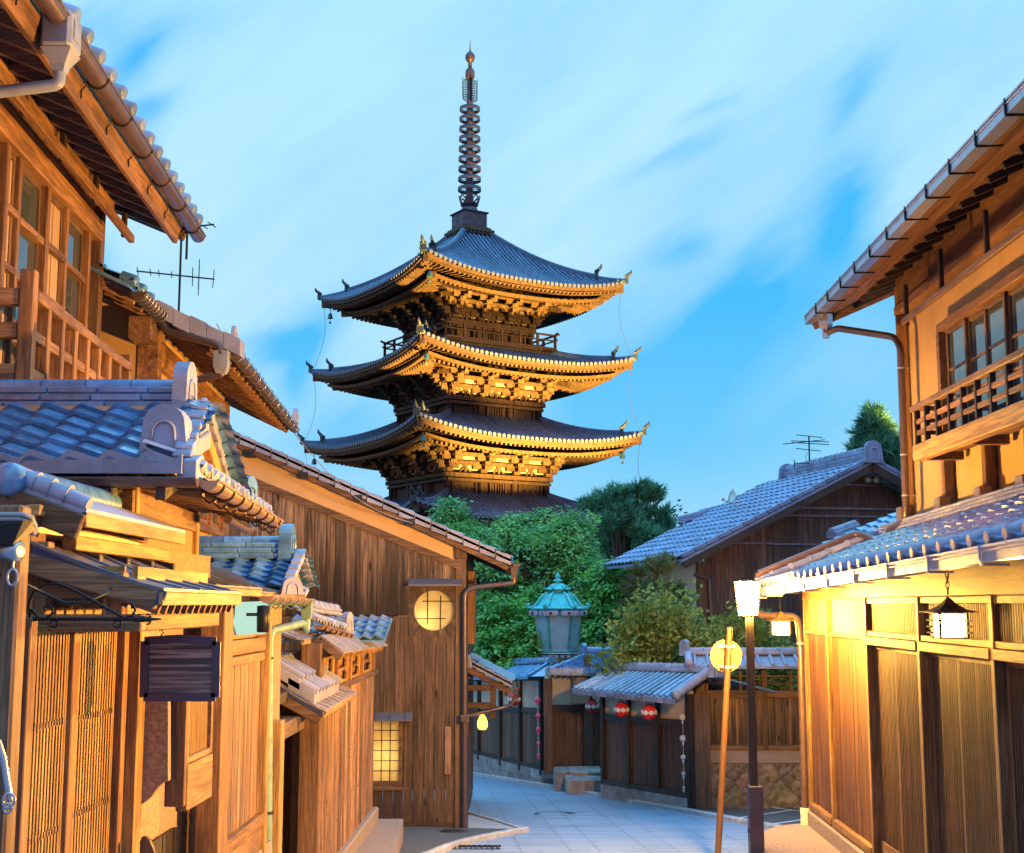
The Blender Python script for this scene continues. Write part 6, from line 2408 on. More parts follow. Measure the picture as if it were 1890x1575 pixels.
mb = MB().tube([P(0, 1060, 4.6), P(30, 1070, 4.7), P(62, 1085, 4.85), P(90, 1100, 4.9), P(120, 1113, 4.9), P(160, 1112, 4.95), P(195, 1096, 5.0), P(205, 1085, 5.1)], .006, 6)
tag(mb.build('cable', 'iron', org=P(30, 1070, 4.7)), 'loose black cable looping from the big post to the door canopy', 'cable')
# hanging name board
Yn = 5.8
nb = P(332, 1185, Yn)
nbt = thing('name_board', 'dark framed name board with worn pale lines hanging below the door canopy', 'sign', nb)
pl = [(268, 1183), (332, 1179), (400, 1184), (398, 1287), (266, 1287)]
MB().prism([P(x, y, Yn) for x, y in pl][::-1], Vector((0, .03, 0))).build('board', 'sign_board', nbt)
mb = MB()
for i in range(5):
    a, b = P(*pl[i], Yn), P(*pl[(i + 1) % 5], Yn)
    mb.bar(a + Vector((0, -.004, 0)), b + Vector((0, -.004, 0)), .036, .016, up=Vector((0, 1, 0)))
mb.build('frame', 'base_dark', nbt)
mb = MB()
for x in (297, 368):
    p = P(x, 1181, Yn)
    mb.tube([p, p + Zv * .02, p + Vector((.012, 0, .03)), p + Vector((0, 0, .045)), p + Vector((-.008, 0, .036))], .0035, 6)
mb.each('hook', 'iron', nbt)
# small wooden plate at the foot of the recess, and an iron stay at the left edge
mb = MB().prism([P(x, y, 6.1) for x, y in ((258, 1600), (258, 1553), (262, 1545), (270, 1545), (276, 1552), (284, 1572), (286, 1600))], Vector((0, .03, 0)))
tag(mb.build('wooden_plate', 'brown_v', org=P(270, 1600, 6.1)), 'small curved brown wooden plate low beside the lattice door', 'plate')
mb = MB().tube([P(-4, 1368, 4.4), P(6, 1400, 4.4), P(16, 1462, 4.4), P(20, 1480, 4.4)], .012, 8)
for c, r in ((P(16, 1478, 4.38), .02), (P(14, 1492, 4.38), .013)):
    mb.tube([c + Vector((r * math.cos(t), 0, r * 1.2 * math.sin(t))) for t in [2 * math.pi * k / 12 for k in range(13)]], .005, 6, False)
tag(mb.build('iron_stay', 'steel', org=P(6, 1400, 4.4)), 'short grey metal stay with ring hook at the left edge of the post', 'stay')
# ---------------------------------------------------------------- the weathered house with the round window
YR = 18.0
FH = Fr(0, 0, frontal=True, y0=YR)
rng = random.Random(51)
rh = thing('round_window_house', 'tall weathered plank house with peach gable and glowing round window', 'house', (-2.0, YR, -2.95))
xr = FH.a(848, 1300)
xR = FH.a(862, 1300)
xl = -5.6
zbot = FH.z(800, 1521)
lo0, lo1 = FH.hit(415, 873), FH.hit(853, 1053)      # lower edge of the sloping band
up0, up1 = FH.hit(415, 812), FH.hit(853, 1010)
k1 = (lo1[1] - lo0[1]) / (lo1[0] - lo0[0])
zlow = lambda x: lo1[1] + k1 * (x - lo1[0])
k2 = (up1[1] - up0[1]) / (up1[0] - up0[0])
zup = lambda x: up1[1] + k2 * (x - up1[0])
def prof(z0f, z1f, x0, x1, y, th, mb):
    mb.prism([Vector((x0, y, z0f(x0))), Vector((x1, y, z0f(x1))), Vector((x1, y, z1f(x1))), Vector((x0, y, z1f(x0)))], Vector((0, th, 0)))
mb = MB()
prof(lambda x: zlow(x) - .02, lambda x: zup(x) + .12, xl, xr + .02, YR - .0, .12, mb)
mb.build('plaster_gable', 'plaster_peach', rh)
rcx, rcz = FH.hit(801, 1127)
rr_ = (FH.a(838, 1127) - FH.a(765, 1127)) / 2
wx0, wx1 = FH.a(640, 1380), FH.a(743, 1380)
wz0, wz1 = FH.z(700, 1442), FH.z(700, 1330)
# boards: the skin is cut into strips round the openings
zmid = FH.z(600, 1137)
mb = MB()
def board_zone(x0, x1, z0, z1, b=.0):
    a = x0
    while a < x1 - .01:
        w_ = min(.142 * rng.uniform(.88, 1.12), x1 - a)
        if x1 - a - w_ < .05:
            w_ = x1 - a
        c, d = a + .003, a + w_ - .003
        segs = [(z0(c) if callable(z0) else z0, z1)]
        m = (c + d) / 2
        if abs(m - rcx) < rr_ + .06:                 # opening of the round window panel
            hh = rr_ + .05
            lo, hi = rcz - hh, rcz + hh
            q0, q1 = segs[0]
            t0, t1 = (q1(c) if callable(q1) else q1), 0
            new = []
            if q0 < lo:
                new.append((q0, lo if (t0 > lo) else q1))
            if t0 > hi:
                new.append((max(hi, q0), q1))
            segs = new
        if wx0 - .02 < m < wx1 + .02:
            new = []
            for q0, q1 in segs:
                t0 = q1(c) if callable(q1) else q1
                if q0 >= wz1 or t0 <= wz0:
                    new.append((q0, q1))
                else:
                    if q0 < wz0:
                        new.append((q0, wz0))
                    if t0 > wz1:
                        new.append((wz1, q1))
            segs = new
        bb = rng.uniform(0, .008) + b
        for q0, q1 in segs:
            e0, e1 = (q1(c), q1(d)) if callable(q1) else (q1, q1)
            mb.hexa([FH.pt(c, bb, q0), FH.pt(d, bb, q0), FH.pt(d, bb + .02, q0), FH.pt(c, bb + .02, q0),
                     FH.pt(c, bb, e0), FH.pt(d, bb, e1), FH.pt(d, bb + .02, e1), FH.pt(c, bb + .02, e0)])
        a += w_
board_zone(xl, xr, zmid + .006, zlow, 0)
M['plank_upper'] = wood('plank_upper', (.05, .027, .018), (.36, .215, .135), isl=.42, knots=.9, bump=.6, weather=(zmid + 1.05, zmid + .15, .93, (.010, .006, .006)))
mb.build('upper_boarding', 'plank_upper', rh)
mb = MB()
board_zone(xl, xr, zbot + .02, zmid - .006, -.004)
M['plank_lower'] = wood('plank_lower', (.026, .015, .011), (.15, .085, .055), isl=.4, knots=.8, bump=.55, weather=(zbot + .9, zbot - .3, .35, (.03, .02, .016)))
mb.build('lower_boarding', 'plank_lower', rh)
mb = MB()
prof(lambda x: zlow(x) - .005, lambda x: zlow(x) + .10, xl, xr, YR - .05, .05, mb)
mb.build('sloping_band', 'brown_x', rh)
mb = MB()
mb.box(FH, xr - .06, xR - .02, -.12, .045, zbot - .08, FH.z(853, 1010) - .05, .006)
mb.box(FH, xr - .07, xR - .01, -.13, .055, FH.z(853, 1032), FH.z(853, 1008), .006)
mb.each('corner_post', 'brown_v', rh)
mb = MB()
mb.box(FH, xl, xr, -.1, .012, zbot - .1, zbot + .03, .004)
mb.build('sill', 'dark_x', rh)
mb = MB()                                            # purlin ends
for px, py in ((462, 838), (562, 878), (662, 920), (757, 964)):
    x, z = FH.hit(px, py, .12)
    mb.box(FH, x - .055, x + .055, .0, .17, z - .05, z + .045, .004)
mb.each('purlin_end', 'post_black', rh)
# side wall and back
mb = MB()
mb.hexa([Vector(v) for v in ((xl, YR + .02, -3.2), (xR - .05, YR + .02, -3.2), (xR - .05, YR + 1.0, -3.2), (xl, YR + 1.0, -3.2),
                             (xl, YR + .12, -3.1), (xl + .1, YR + .12, -3.1), (xl + .1, YR + 1.0, -3.1), (xl, YR + 1.0, -3.1))])
prof(lambda x: -3.1, lambda x: zup(x), xl, xR - .05, YR + 4.6, .1, mb)
mb.box(FrG((xR - .06, 0, 0), (0, 1)), YR + .10, YR + 4.7, -.06, .0, -3.2, zup(xR))
mb.build('side_wall', 'plank_brown', rh)
sw = MB()
sw.hexa([Vector((FH.a(870, 1200) + dx, YR + y, z)) for z in (FH.z(870, 1192), FH.z(870, 1052)) for dx, y in ((-.08, .8), (.02, .8), (.02, 1.6), (-.08, 1.6))])
sw.build('shutter_box', 'cedar_v', rh)
# roof
ridx = -5.0
top0 = lambda x: zup(x) + .13
xe = FH.a(945, 1038)
zo = .10
dx_ = 1.0
mb = MB()
L = Vector((0, 5.6, 0))
y0 = YR - .16
pa, pb = Vector((xl - .6, y0, top0(xl - .6))), Vector((xe, y0, top0(xe)))
mb.hexa([pa - Zv * .035, pb - Zv * .035, pb - Zv * .035 + L, pa - Zv * .035 + L, pa, pb, pb + L, pa + L])
rf = mb.build('roof', 'soffit', rh)
mb = MB()
Vd_ = (pa - pb)
n_ = int(Vd_.length / .25)
tiles(mb, pb + Vector((-.02, .1, .0)), (0, 1, 0), Vd_, 18, n_, .30, Vd_.length / n_, .04, .03, 6, rng=rng)
mb.build('roof_tile', 'tile', rf)
mb = MB()
nv_ = int(Vd_.length / .235)
for k in range(nv_):
    a, b = lerp(pb, pa, k / nv_ + .002), lerp(pb, pa, (k + 1) / nv_)
    s_ = Zv * .018
    a2 = a + Zv * .022
    mb.hexa([a2 + Vector((0, 0, -.10)), b + Vector((0, 0, -.10)), b + Vector((0, .2, -.10)), a2 + Vector((0, .2, -.10)),
             a2 + Vector((0, 0, .03)), b + Vector((0, 0, .03)), b + Vector((0, .2, .03)), a2 + Vector((0, .2, .03))])
mb.build('verge_tile', 'tile_mauve', rf)
mb = MB()
pa2, pb2 = pa + Vector((0, .05, -.115)), pb + Vector((-.05, .05, -.115))
mb.bar(pa2, pb2, .04, .07, ch=.005)
mb.each('bargeboard', 'brown_x', rf)
mb = MB()
for k in range(14):
    p = pb + Vector((-.03, .55 + k * .36, -.08))
    mb.bar(p, lerp(p, p + Vd_, .2), .05, .06)
for f in (.04, .09, .14):
    p = lerp(pb, pa, f) + Vector((0, .45, -.055))
    mb.bar(p, p + Vector((0, 4.8, 0)), .03, .03)
mb.each('rafter', 'dark_x', rf)
mb = MB()
ge0, ge1 = pb + Vector((.06, -.02, -.05)), pb + Vector((.06, 5.4, -.05))
gutter(mb, ge0, ge1, .055)
mb.lathe(ge0 + Vector((-.03, .12, -.05)), [(.04, -.17), (.06, -.09), (.075, .02)], 4, False, sx=Vector((1, 1, 0)))
mb.build('gutter', 'gutter_brown', rh)
mb = MB()
q0 = ge0 + Vector((-.03, .12, -.2))
mb.tube(bend([q0, q0 - Zv * .06, FH.pt(FH.a(872, 1085), .10, FH.z(872, 1085)), FH.pt(FH.a(858, 1095), .10, FH.z(858, 1095)), FH.pt(FH.a(858, 1515), .10, zbot - .05)], .10), .034, 12)
dp = mb.build('downpipe', 'gutter_brown', rh)
mb = MB()
z = FH.z(858, 1325)
x = FH.a(858, 1325)
mb.obox(FH.pt(x, .10, z), Vector((.055, 0, 0)), Vector((0, .055, 0)), Zv * .05, .008)
mb.build('pipe_box', 'gutter_brown', dp)
# round window: paper screen lit by a bulb in the room behind
rw = thing_part('round_window', rh)
mb = MB()
n = 40
pts = [FH.pt(rcx + (rr_ + .012) * math.cos(2 * math.pi * k / n), .02, rcz + (rr_ + .012) * math.sin(2 * math.pi * k / n)) for k in range(n + 1)]
mb.tube(pts, .012, 6, False)
n2_ = 48
hs = rr_ + .07                             # a boarded panel pierced by the round opening
for k in range(n2_):
    a0, a1 = 2 * math.pi * k / n2_, 2 * math.pi * (k + 1) / n2_
    sq_ = lambda a: hs / max(abs(math.cos(a)), abs(math.sin(a)))
    q_ = [(rcx + r * math.cos(a), rcz + r * math.sin(a)) for r, a in ((rr_, a0), (sq_(a0), a0), (sq_(a1), a1), (rr_, a1))]
    mb.hexa([FH.pt(x, .010, z) for x, z in q_] + [FH.pt(x, .032, z) for x, z in q_])
mb.build('frame', 'plank_lower', rw)
mb = MB()
mb.add([FH.pt(rcx + rr_ * math.cos(2 * math.pi * k / n), -.02, rcz + rr_ * math.sin(2 * math.pi * k / n)) for k in range(n)], [list(range(n))])
mb.build('paper_screen', 'shoji', rw)
mb = MB()
fx_ = lambda px: FH.a(px, 1127)
fz_ = lambda py: FH.z(801, py)
for px, y0_, y1_ in ((789, 1092, 1152), (813, 1100, 1162)):
    mb.box(FH, fx_(px) - .007, fx_(px) + .007, -.015, .0, fz_(y1_), fz_(y0_))
for py, x0_, x1_ in ((1110, 779, 835), (1142, 768, 823)):
    mb.box(FH, fx_(x0_), fx_(x1_), -.017, -.002, fz_(py) - .006, fz_(py) + .006)
mb.each('muntin', 'iron', rw)
def lit_room(x0, x1, z0, z1, bx, bz, par, bdep=.22):
    mb = MB()
    a, b = FH.pt(x0, -.10, z0), FH.pt(x1, -.62, z1)
    v = [Vector((x, y, z)) for y in (YR + .11, YR + .75) for x, z in ((x0, z0), (x1, z0), (x1, z1), (x0, z1))]
    mb.add(v, [(4, 5, 6, 7), (0, 1, 5, 4), (1, 2, 6, 5), (2, 3, 7, 6), (3, 0, 4, 7)])
    mb.build('room_niche', 'plaster_pale', par)
    MB().sphere(Vector((bx, YR + bdep, bz)), .035, 12, 8).build('bulb', 'bulb', par)
lit_room(rcx - .5, rcx + .30, rcz - .45, rcz + .5, rcx - .12, rcz - .13, rw)
mb = MB()
x0, x1 = FH.a(755, 1076), FH.a(853, 1076)
mb.prism([FH.pt(x0, .0, fz_(1076) + .02), FH.pt(x0, .14, fz_(1081) - .01), FH.pt(x0, .14, fz_(1076) - .02), FH.pt(x0, .0, fz_(1072) + .045)], Vector((x1 - x0, 0, 0)))
mb.build('window_hood', 'copper_sheet', rw)
# square shoji window low on the left
sq = thing_part('square_window', rh)
gx1 = FH.a(736, 1380)
mb = MB()
mb.add([FH.pt(wx0, -.02, wz0), FH.pt(gx1, -.02, wz0), FH.pt(gx1, -.02, wz1), FH.pt(wx0, -.02, wz1)], [(0, 1, 2, 3)])
mb.build('paper_screen', 'shoji', sq)
mb = MB()
for px in (704, 720):
    x = FH.a(px, 1380)
    mb.box(FH, x - .006, x + .006, -.018, -.006, wz0, wz1)
for f in range(1, 6):
    z = lerp(wz0, wz1, f / 6)
    mb.box(FH, wx0, gx1, -.016, -.004, z - .005, z + .005)
mb.each('muntin', 'iron', sq)
mb = MB()
mb.box(FH, gx1, gx1 + .05, -.05, .03, wz0 - .02, wz1 + .02, .004)
mb.box(FH, wx0, gx1 + .05, -.05, .04, wz0 - .05, wz0, .004)
mb.box(FH, wx0 - .1, gx1 + .14, -.05, .05, wz0 - .12, wz0 - .052, .005)
mb.box(FH, gx1 + .075, gx1 + .10, .0, .04, wz0 - .16, wz1 + .02, .004)
mb.each('frame', 'brown_x', sq)
lit_room(wx0 - .05, gx1 + .05, wz0 - .05, wz1 + .05, FH.a(706, 1400), FH.z(706, 1398), sq, .25)
mb = MB()
x0, x1 = wx0 - .1, FH.a(762, 1330)
mb.prism([FH.pt(x0, .0, wz1 + .0), FH.pt(x0, .16, wz1 - .0), FH.pt(x0, .16, wz1 + .025), FH.pt(x0, .0, wz1 + .12)], Vector((x1 - x0, 0, 0)))
for k in range(5):
    x = lerp(x0, x1, (k + .5) / 5)
    mb.tube([FH.pt(x, .16, wz1 + .028), FH.pt(x, .0, wz1 + .123)], .008, 5)
mb.build('window_hood', 'copper_sheet', sq)
# upright copper name plate
x0, x1, z0, z1 = FH.a(821, 1400), FH.a(832.5, 1400), FH.z(826, 1429), FH.z(826, 1341)
sp0 = FH.pt((x0 + x1) / 2, .02, z0)
npt = thing('name_plate', 'narrow upright copper-coloured name plate on the dark boards', 'sign', sp0)
mb = MB().box(FH, x0, x1, .028, .045, z0, z1, .004)
mb.build('plate', 'gutter_copper', npt)
mb = MB()
cx_ = (x0 + x1) / 2
for (z, s_) in ((z1 - .05, .014), (z1 - .095, .010), (z0 + .12, .010), (z0 + .075, .013), (z0 + .035, .012)):
    mb.box(FH, cx_ - s_, cx_ + s_, .0455, .0465, z + .008, z + .011)
    mb.box(FH, cx_ - s_, cx_ + s_, .0455, .0465, z - .006, z - .003)
    mb.box(FH, cx_ - .002, cx_ + .002, .0455, .0467, z - .014, z + .014)
    mb.box(FH, cx_ - s_ * .9, cx_ - s_ * .9 + .003, .0455, .0467, z - .012, z + .002)
mb.build('characters', 'base_dark', npt)
# ---------------------------------------------------------------- porch of the house beyond, with a pear-shaped lamp
po = thing('porch', 'small open porch with pale tiled gable roof beside the round-window house', 'porch', (-.55, 20.2, -3.1))
Yp = 20.0
pp = lambda x, y, Y=Yp: P(x, y, Y)
mb = MB()
tA, tB = pp(812, 1192), pp(946, 1262)
L = Vector((0, 2.2, 0))
mb.hexa([tA - Zv * .03, tB - Zv * .03, tB - Zv * .03 + L, tA - Zv * .03 + L, tA, tB, tB + L, tA + L])
rf = mb.build('roof', 'soffit', po)
mb = MB()
n_ = 8
for k in range(n_):
    a, b = lerp(tB, tA, k / n_ + .003), lerp(tB, tA, (k + 1) / n_)
    a2 = a + Zv * .025
    mb.hexa([a2 - Zv * .085, b - Zv * .085, b + Vector((0, .2, -.085)), a2 + Vector((0, .2, -.085)), a2 + Zv * .02, b + Zv * .02, b + Vector((0, .2, .02)), a2 + Vector((0, .2, .02))])
mb.build('verge_tile', 'tile_mauve', rf)
mb = MB()
tiles(mb, tB + Vector((0, .2, 0)), (0, 1, 0), tA - tB, 7, 6, .28, (tA - tB).length / 6, .035, .025, 6, rng=rng)
mb.build('roof_tile', 'tile', rf)
mb = MB()
oni(mb, pp(862, 1235) + Vector((0, .0, .02)), (0, -1, 0), .15, .20, .06)
mb.build('ridge_end_tile', 'tile_mauve', rf)
mb = MB()
mb.bar(tA + Vector((0, .04, -.13)), tB + Vector((-.03, .04, -.13)), .035, .09, ch=.004)
mb.build('bargeboard', 'brown_x', rf)
mb = MB()
for py in (1270, 1302):
    a, b = pp(800, py, Yp + .1), pp(908, py, Yp + .1)
    mb.bar(a, b, .07, .085, ch=.005)
mb.each('cross_beam', 'brown_x', po)
mb = MB()
a, b = pp(910, 1262, Yp + .1), pp(910, 1326, Yp + .1)
mb.bar(a, b, .09, .09, up=Vector((0, 1, 0)), ch=.005)
mb.build('hanging_post', 'brown_v', po)
mb = MB()
for x_, y_ in ((866, 1244), (935, 1276)):
    a = pp(x_, y_ + 5, Yp + .2)
    mb.bar(a, a + Vector((0, 1.9, 0)), .06, .06)
mb.each('purlin', 'cedar_y', po)
mb = MB()
gA_, gB_ = tB + Vector((.05, -.02, -.05)), tB + Vector((.05, 2.2, -.05))
gutter(mb, gA_, gB_, .05)
mb.lathe(gA_ + Vector((-.0, .08, -.04)), [(.035, -.12), (.05, -.07), (.06, .0)], 4, False, sx=Vector((1, 1, 0)))
q0 = gA_ + Vector((0, .08, -.15))
mb.tube(bend([q0, pp(944, 1301, Yp + .05), pp(936, 1304, Yp + .0), pp(862, 1322, Yp - .1)], .05), .03, 10)
mb.build('gutter', 'gutter_brown', po)
pl_ = pp(890.5, 1331, Yp + .15)
pt_ = thing('pear_lamp', 'glowing yellow pear-shaped lamp hanging under the porch', 'lamp', pl_)
MB().lathe(pl_, [(.0, -.125), (.05, -.125), (.07, -.095), (.078, -.05), (.070, .0), (.050, .05), (.026, .085), (.014, .10)], 18).build('glass', 'pear_glow', pt_)
MB().tube([pl_ + Zv * .10, pl_ + Zv * .16], .004, 5).tube([pl_ + Zv * .09, pl_ + Zv * .11], .018, 8).build('cord', 'iron', pt_)
# ---------------------------------------------------------------- wall with lanterns, gate, and steps beyond the bend
cA, cB = G(862, 1425), G(1276, 1497)
FWr = None
rng = random.Random(61)
FA = FrG((cA.x, cA.y, 0), (G(1003, 1449).x - cA.x, G(1003, 1449).y - cA.y))
if FA.N.y > 0:
    FA.N = -FA.N
aE = FA.a(1003, 1449)
w1 = thing('boundary_wall', 'long boarded wall with plaster band and granite foot behind the porch', 'wall', (cA.x, cA.y, gz(cA.y)))
zs_ = lambda py0, px0, py1, px1: (FA.z(px0, py0), FA.z(px1, py1))
def sloped(mb, fr, a0, a1, b0, b1, zA, zB, a_ref0, a_ref1, top, ch=0.0):
    """box whose bottom and top follow lines given at two places: zA=(bottom,top) at a_ref0, zB at a_ref1"""
    f0, f1 = (a0 - a_ref0) / (a_ref1 - a_ref0), (a1 - a_ref0) / (a_ref1 - a_ref0)
    p = lambda f, i: lerp(zA[i], zB[i], f)
    mb.hexa([fr.pt(a0, b0, p(f0, 0)), fr.pt(a1, b0, p(f1, 0)), fr.pt(a1, b1, p(f1, 0)), fr.pt(a0, b1, p(f0, 0)),
             fr.pt(a0, b0, p(f0, 1)), fr.pt(a1, b0, p(f1, 1)), fr.pt(a1, b1, p(f1, 1)), fr.pt(a0, b1, p(f0, 1))])
aS = -6.0
r0, r1 = FA.a(865, 1400), FA.a(1000, 1400)
Zf = lambda pyL, pyR: (FA.z(865, pyL), FA.z(1000, pyR))
gTop, gBot = Zf(1388, 1421), Zf(1428, 1452)
pBot = Zf(1306, 1312)
pTop = Zf(1262, 1262)
mb = MB()
a = aS
while a < aE - .05:
    for q in range(2):
        L_ = rng.uniform(.9, 1.3)
        z = []
        x1 = min(a + L_, aE)
    sloped(mb, FA, a + .005, x1 - .005, -.3, .05, (gBot[0] - .3, lerp(gBot[0], gTop[0], .48)), (gBot[1] - .3, lerp(gBot[1], gTop[1], .48)), r0, r1, 0)
    sloped(mb, FA, a + .3, min(x1 + .29, aE), -.3, .04, (lerp(gBot[0], gTop[0], .49), gTop[0]), (lerp(gBot[1], gTop[1], .49), gTop[1]), r0, r1, 0)
    a = x1
mb.build('granite_foot', 'granite', w1)
def zline(pair):
    return lambda a_: lerp(pair[0], pair[1], (a_ - r0) / (r1 - r0))
mb = MB()
planks(mb, FA, aS, aE - .02, zline((gTop[0] + .02, gTop[1] + .02)), zline(pBot), -.02, .13, .02, rng=rng)
mb.build('boarding', 'plank_dark', w1)
mb = MB()
sloped(mb, FA, aS, aE, -.15, -.01, (pBot[0] - .1, pTop[0] + .1), (pBot[1] - .1, pTop[1] + .1), r0, r1, 0)
mb.build('plaster_band', 'plaster_pale', w1)
mb = MB()
sloped(mb, FA, aS, aE, -.05, .03, (pBot[0] - .05, pBot[0] + .05), (pBot[1] - .05, pBot[1] + .05), r0, r1, 0)
sloped(mb, FA, aS, aE, -.05, .045, (gTop[0], gTop[0] + .07), (gTop[1], gTop[1] + .07), r0, r1, 0)
sloped(mb, FA, aS, aE, -.1, .06, (pTop[0] + .06, pTop[0] + .16), (pTop[1] + .06, pTop[1] + .16), r0, r1, 0)
mb.each('rail', 'dark_x', w1)
mb = MB()
for px in (886, 926, 962, 1002):
    a = FA.a(px, 1330) if px < 1000 else aE - .05
    sloped(mb, FA, a - .045, a + .045, -.06, .06, (gTop[0] - .1, pTop[0] + .1), (gTop[1] - .1, pTop[1] + .1), r0, r1, 0)
mb.each('post', 'dark_v', w1)
# sheet roof over this wall, hipped at its end
zt_ = pTop[1] + .16
mb = MB()
e0_, e1_ = FA.pt(aS, .42, lerp(pTop[0], pTop[1], (aS - r0) / (r1 - r0)) + .13), FA.pt(aE + .25, .42, zt_ + .0)
t0_, t1_ = FA.pt(aS, -.25, lerp(pTop[0], pTop[1], (aS - r0) / (r1 - r0)) + .36), FA.pt(aE - .25, -.25, zt_ + .24)
h1_ = FA.pt(aE + .25, -.9, zt_)
mb.add([e0_, e1_, t1_, t0_, e0_ - Zv * .05, e1_ - Zv * .05], [(0, 1, 2, 3), (4, 5, 1, 0)])
mb.add([e1_, h1_, t1_], [(0, 1, 2)])
for k in range(26):
    f = k / 26
    mb.tube([lerp(e0_, e1_, f) + Zv * .01, lerp(t0_, t1_, f) + Zv * .01], .016, 5)
mb.tube([e1_ + Zv * .02, t1_ + Zv * .02], .03, 6)
rf = mb.build('roof', 'tile', w1)
mb = MB()
ridge(mb, lerp(t0_, t1_, .55), t1_ + FA.A * .1, .18, 1, .05, .075, .22, True, rng)
mb.build('ridge_tile', 'tile', rf)
# gate recess
gt_ = thing('gateway', 'recessed board gateway with plaster band under the blue tiled gate roof', 'gate', (1.1, 25.5, -3.5))
Yg = 25.4
FGt = Fr(0, 0, frontal=True, y0=Yg)
xa, xb_ = FGt.a(1006, 1350), FGt.a(1112, 1350)
zgB, zgP, zgT = FGt.z(1050, 1418), FGt.z(1050, 1306), FGt.z(1050, 1262)
mb = MB()
planks(mb, FGt, xa, xb_, zgB, zgP, -.03, .2, .02, rng=rng)
mb.build('boarding', 'plank_red', gt_)
mb = MB()
mb.box(FGt, xa, xb_ + .1, -.12, -.01, zgP - .05, zgT + .3)
mb.build('plaster_band', 'plaster_pale', gt_)
mb = MB()
mb.box(FGt, xa, xb_, -.06, .04, zgP - .08, zgP + .05, .005)
mb.box(FGt, xa, xb_, -.06, .04, zgB - .02, zgB + .06, .005)
mb.each('rail', 'dark_x', gt_)
mb = MB()
mb.box(FGt, xa - .02, xa + .14, -.1, .08, zgB - .1, zgT + .1, .006)
mb.box(FGt, xb_ - .35, xb_ - .2, -.1, .06, zgB - .1, zgT + .55, .006)
mb.each('post', 'brown_v', gt_)
mb = MB()                                            # tall round post with carved sign under the gate roof
c = P(1072, 1258, 25.2)
mb.tube([c + Zv * -.4, c + Zv * .09], .17, 14)
mb.build('round_post', 'plaster_grit', gt_)
# blue tiled gate roof
ta, tb, tc_, td_ = P(1014, 1240, 25.0), P(1148, 1243, 25.0), P(1176, 1213, 26.6), P(1082, 1212, 26.6)
mb = MB()
U_ = (tb - ta)
nT = 21
sl = (lerp(td_, tc_, .5) - lerp(ta, tb, .5))
rows = 7
w_ = U_.length / nT
kp = lambda u, v: u > (td_.x - ta.x) * v / sl.length * .98 and u < U_.length + (tc_.x - tb.x) * v / sl.length
tiles(mb, ta - Vector((0, 0, 0)), (1, 0, 0), Vector((0, sl.y, sl.z)), nT + 6, rows, w_, sl.length / rows, .035, .028, 8, kp, rng=rng)
mb.hexa([ta - Zv * .06, tb - Zv * .06, tc_ - Zv * .06, td_ - Zv * .06, ta - Zv * .02, tb - Zv * .02, tc_ - Zv * .02, td_ - Zv * .02])
rf = mb.build('roof', 'tile', gt_)
mb = MB()
eave_lip(mb, ta + Vector((0, -.01, .02)), (1, 0, 0), nT, w_, .035, .05)
mb.build('eave_tile', 'tile', rf)
mb = MB()
ridge(mb, td_ + Vector((.0, 0, .0)), tc_ + Vector((.6, 0, .0)), .22, 2, .06, .075, .22, True, rng)
oni(mb, td_ + Vector((-.02, 0, -.05)), (-1, -.4, 0), .26, .32, .08)
for k in range(8):
    a, b = lerp(ta, td_, k / 8), lerp(ta, td_, (k + .97) / 8)
    mb.tube([a + Zv * .04, b + Zv * .04], .045, 8)
mb.build('ridge_tile', 'tile', rf)
mb = MB()
mb.obox(lerp(ta, tb, .5) + Vector((0, .5, -.16)), Vector((U_.length / 2 - .15, 0, 0)), Vector((0, .05, 0)), Zv * .08)
for k in range(12):
    p = lerp(ta, tb, (k + .5) / 12) + Vector((0, .05, -.09))
    mb.bar(p, p + Vector((0, .9, .25)), .05, .06)
mb.each('rafter', 'dark_x', rf)
# steps of the gateway
mb = MB()
for (x0, x1, y0p, y1p, Yf) in ((1024, 1062, 1456, 1424, 24.6), (1046, 1113, 1464, 1440, 23.9), (1052, 1113, 1440, 1425, 24.5)):
    p, q = P(x0, y0p, Yf), P(x1, y1p, Yf)
    mb.obox(((p.x + q.x) / 2, Yf + .5, (p.z + q.z) / 2 - .1), Vector(((q.x - p.x) / 2, 0, 0)), Vector((0, .5, 0)), Zv * ((q.z - p.z) / 2 + .1), .015)
stp = P(1080, 1464, 23.9)
tag(mb.build('stone_step', 'granite', org=stp), 'grey granite steps up to the recessed board gateway', 'step')
# near stretch of wall with the red lanterns
nA, nB = G(1114, 1472), G(1275, 1497)
FN = FrG((nA.x, nA.y, 0), (nB.x - nA.x, nB.y - nA.y))
if FN.N.y > 0:
    FN.N = -FN.N
nE = FN.a(1275, 1497)
w2 = thing('boundary_wall', 'short boarded wall with red lanterns under a ribbed blue tiled roof', 'wall', (nA.x, nA.y, gz(nA.y)))
r0, r1 = 0.0, nE
Zn = lambda pl__, pr: (FN.z(1114, pl__), FN.z(1275, pr))
s0_, s1_ = Zn(1472, 1498), Zn(1447, 1474)
b1_, t1p = Zn(1322, 1336), Zn(1284, 1294)
def zl2(pair):
    return lambda a_: lerp(pair[0], pair[1], (a_ - r0) / (r1 - r0))
mb = MB()
a = 0
while a < nE:
    x1 = min(a + rng.uniform(.6, .9), nE)
    sloped(mb, FN, a + .004, x1 - .004, -.3, .06, (s0_[0] - .3, s1_[0]), (s0_[1] - .3, s1_[1]), r0, r1, 0)
    a = x1
mb.build('granite_foot', 'granite', w2)
mb = MB()
planks(mb, FN, 0, nE, zl2((s1_[0] + .03, s1_[1] + .03)), zl2(b1_), -.02, .17, .02, rng=rng)
mb.build('boarding', 'plank_red', w2)
mb = MB()
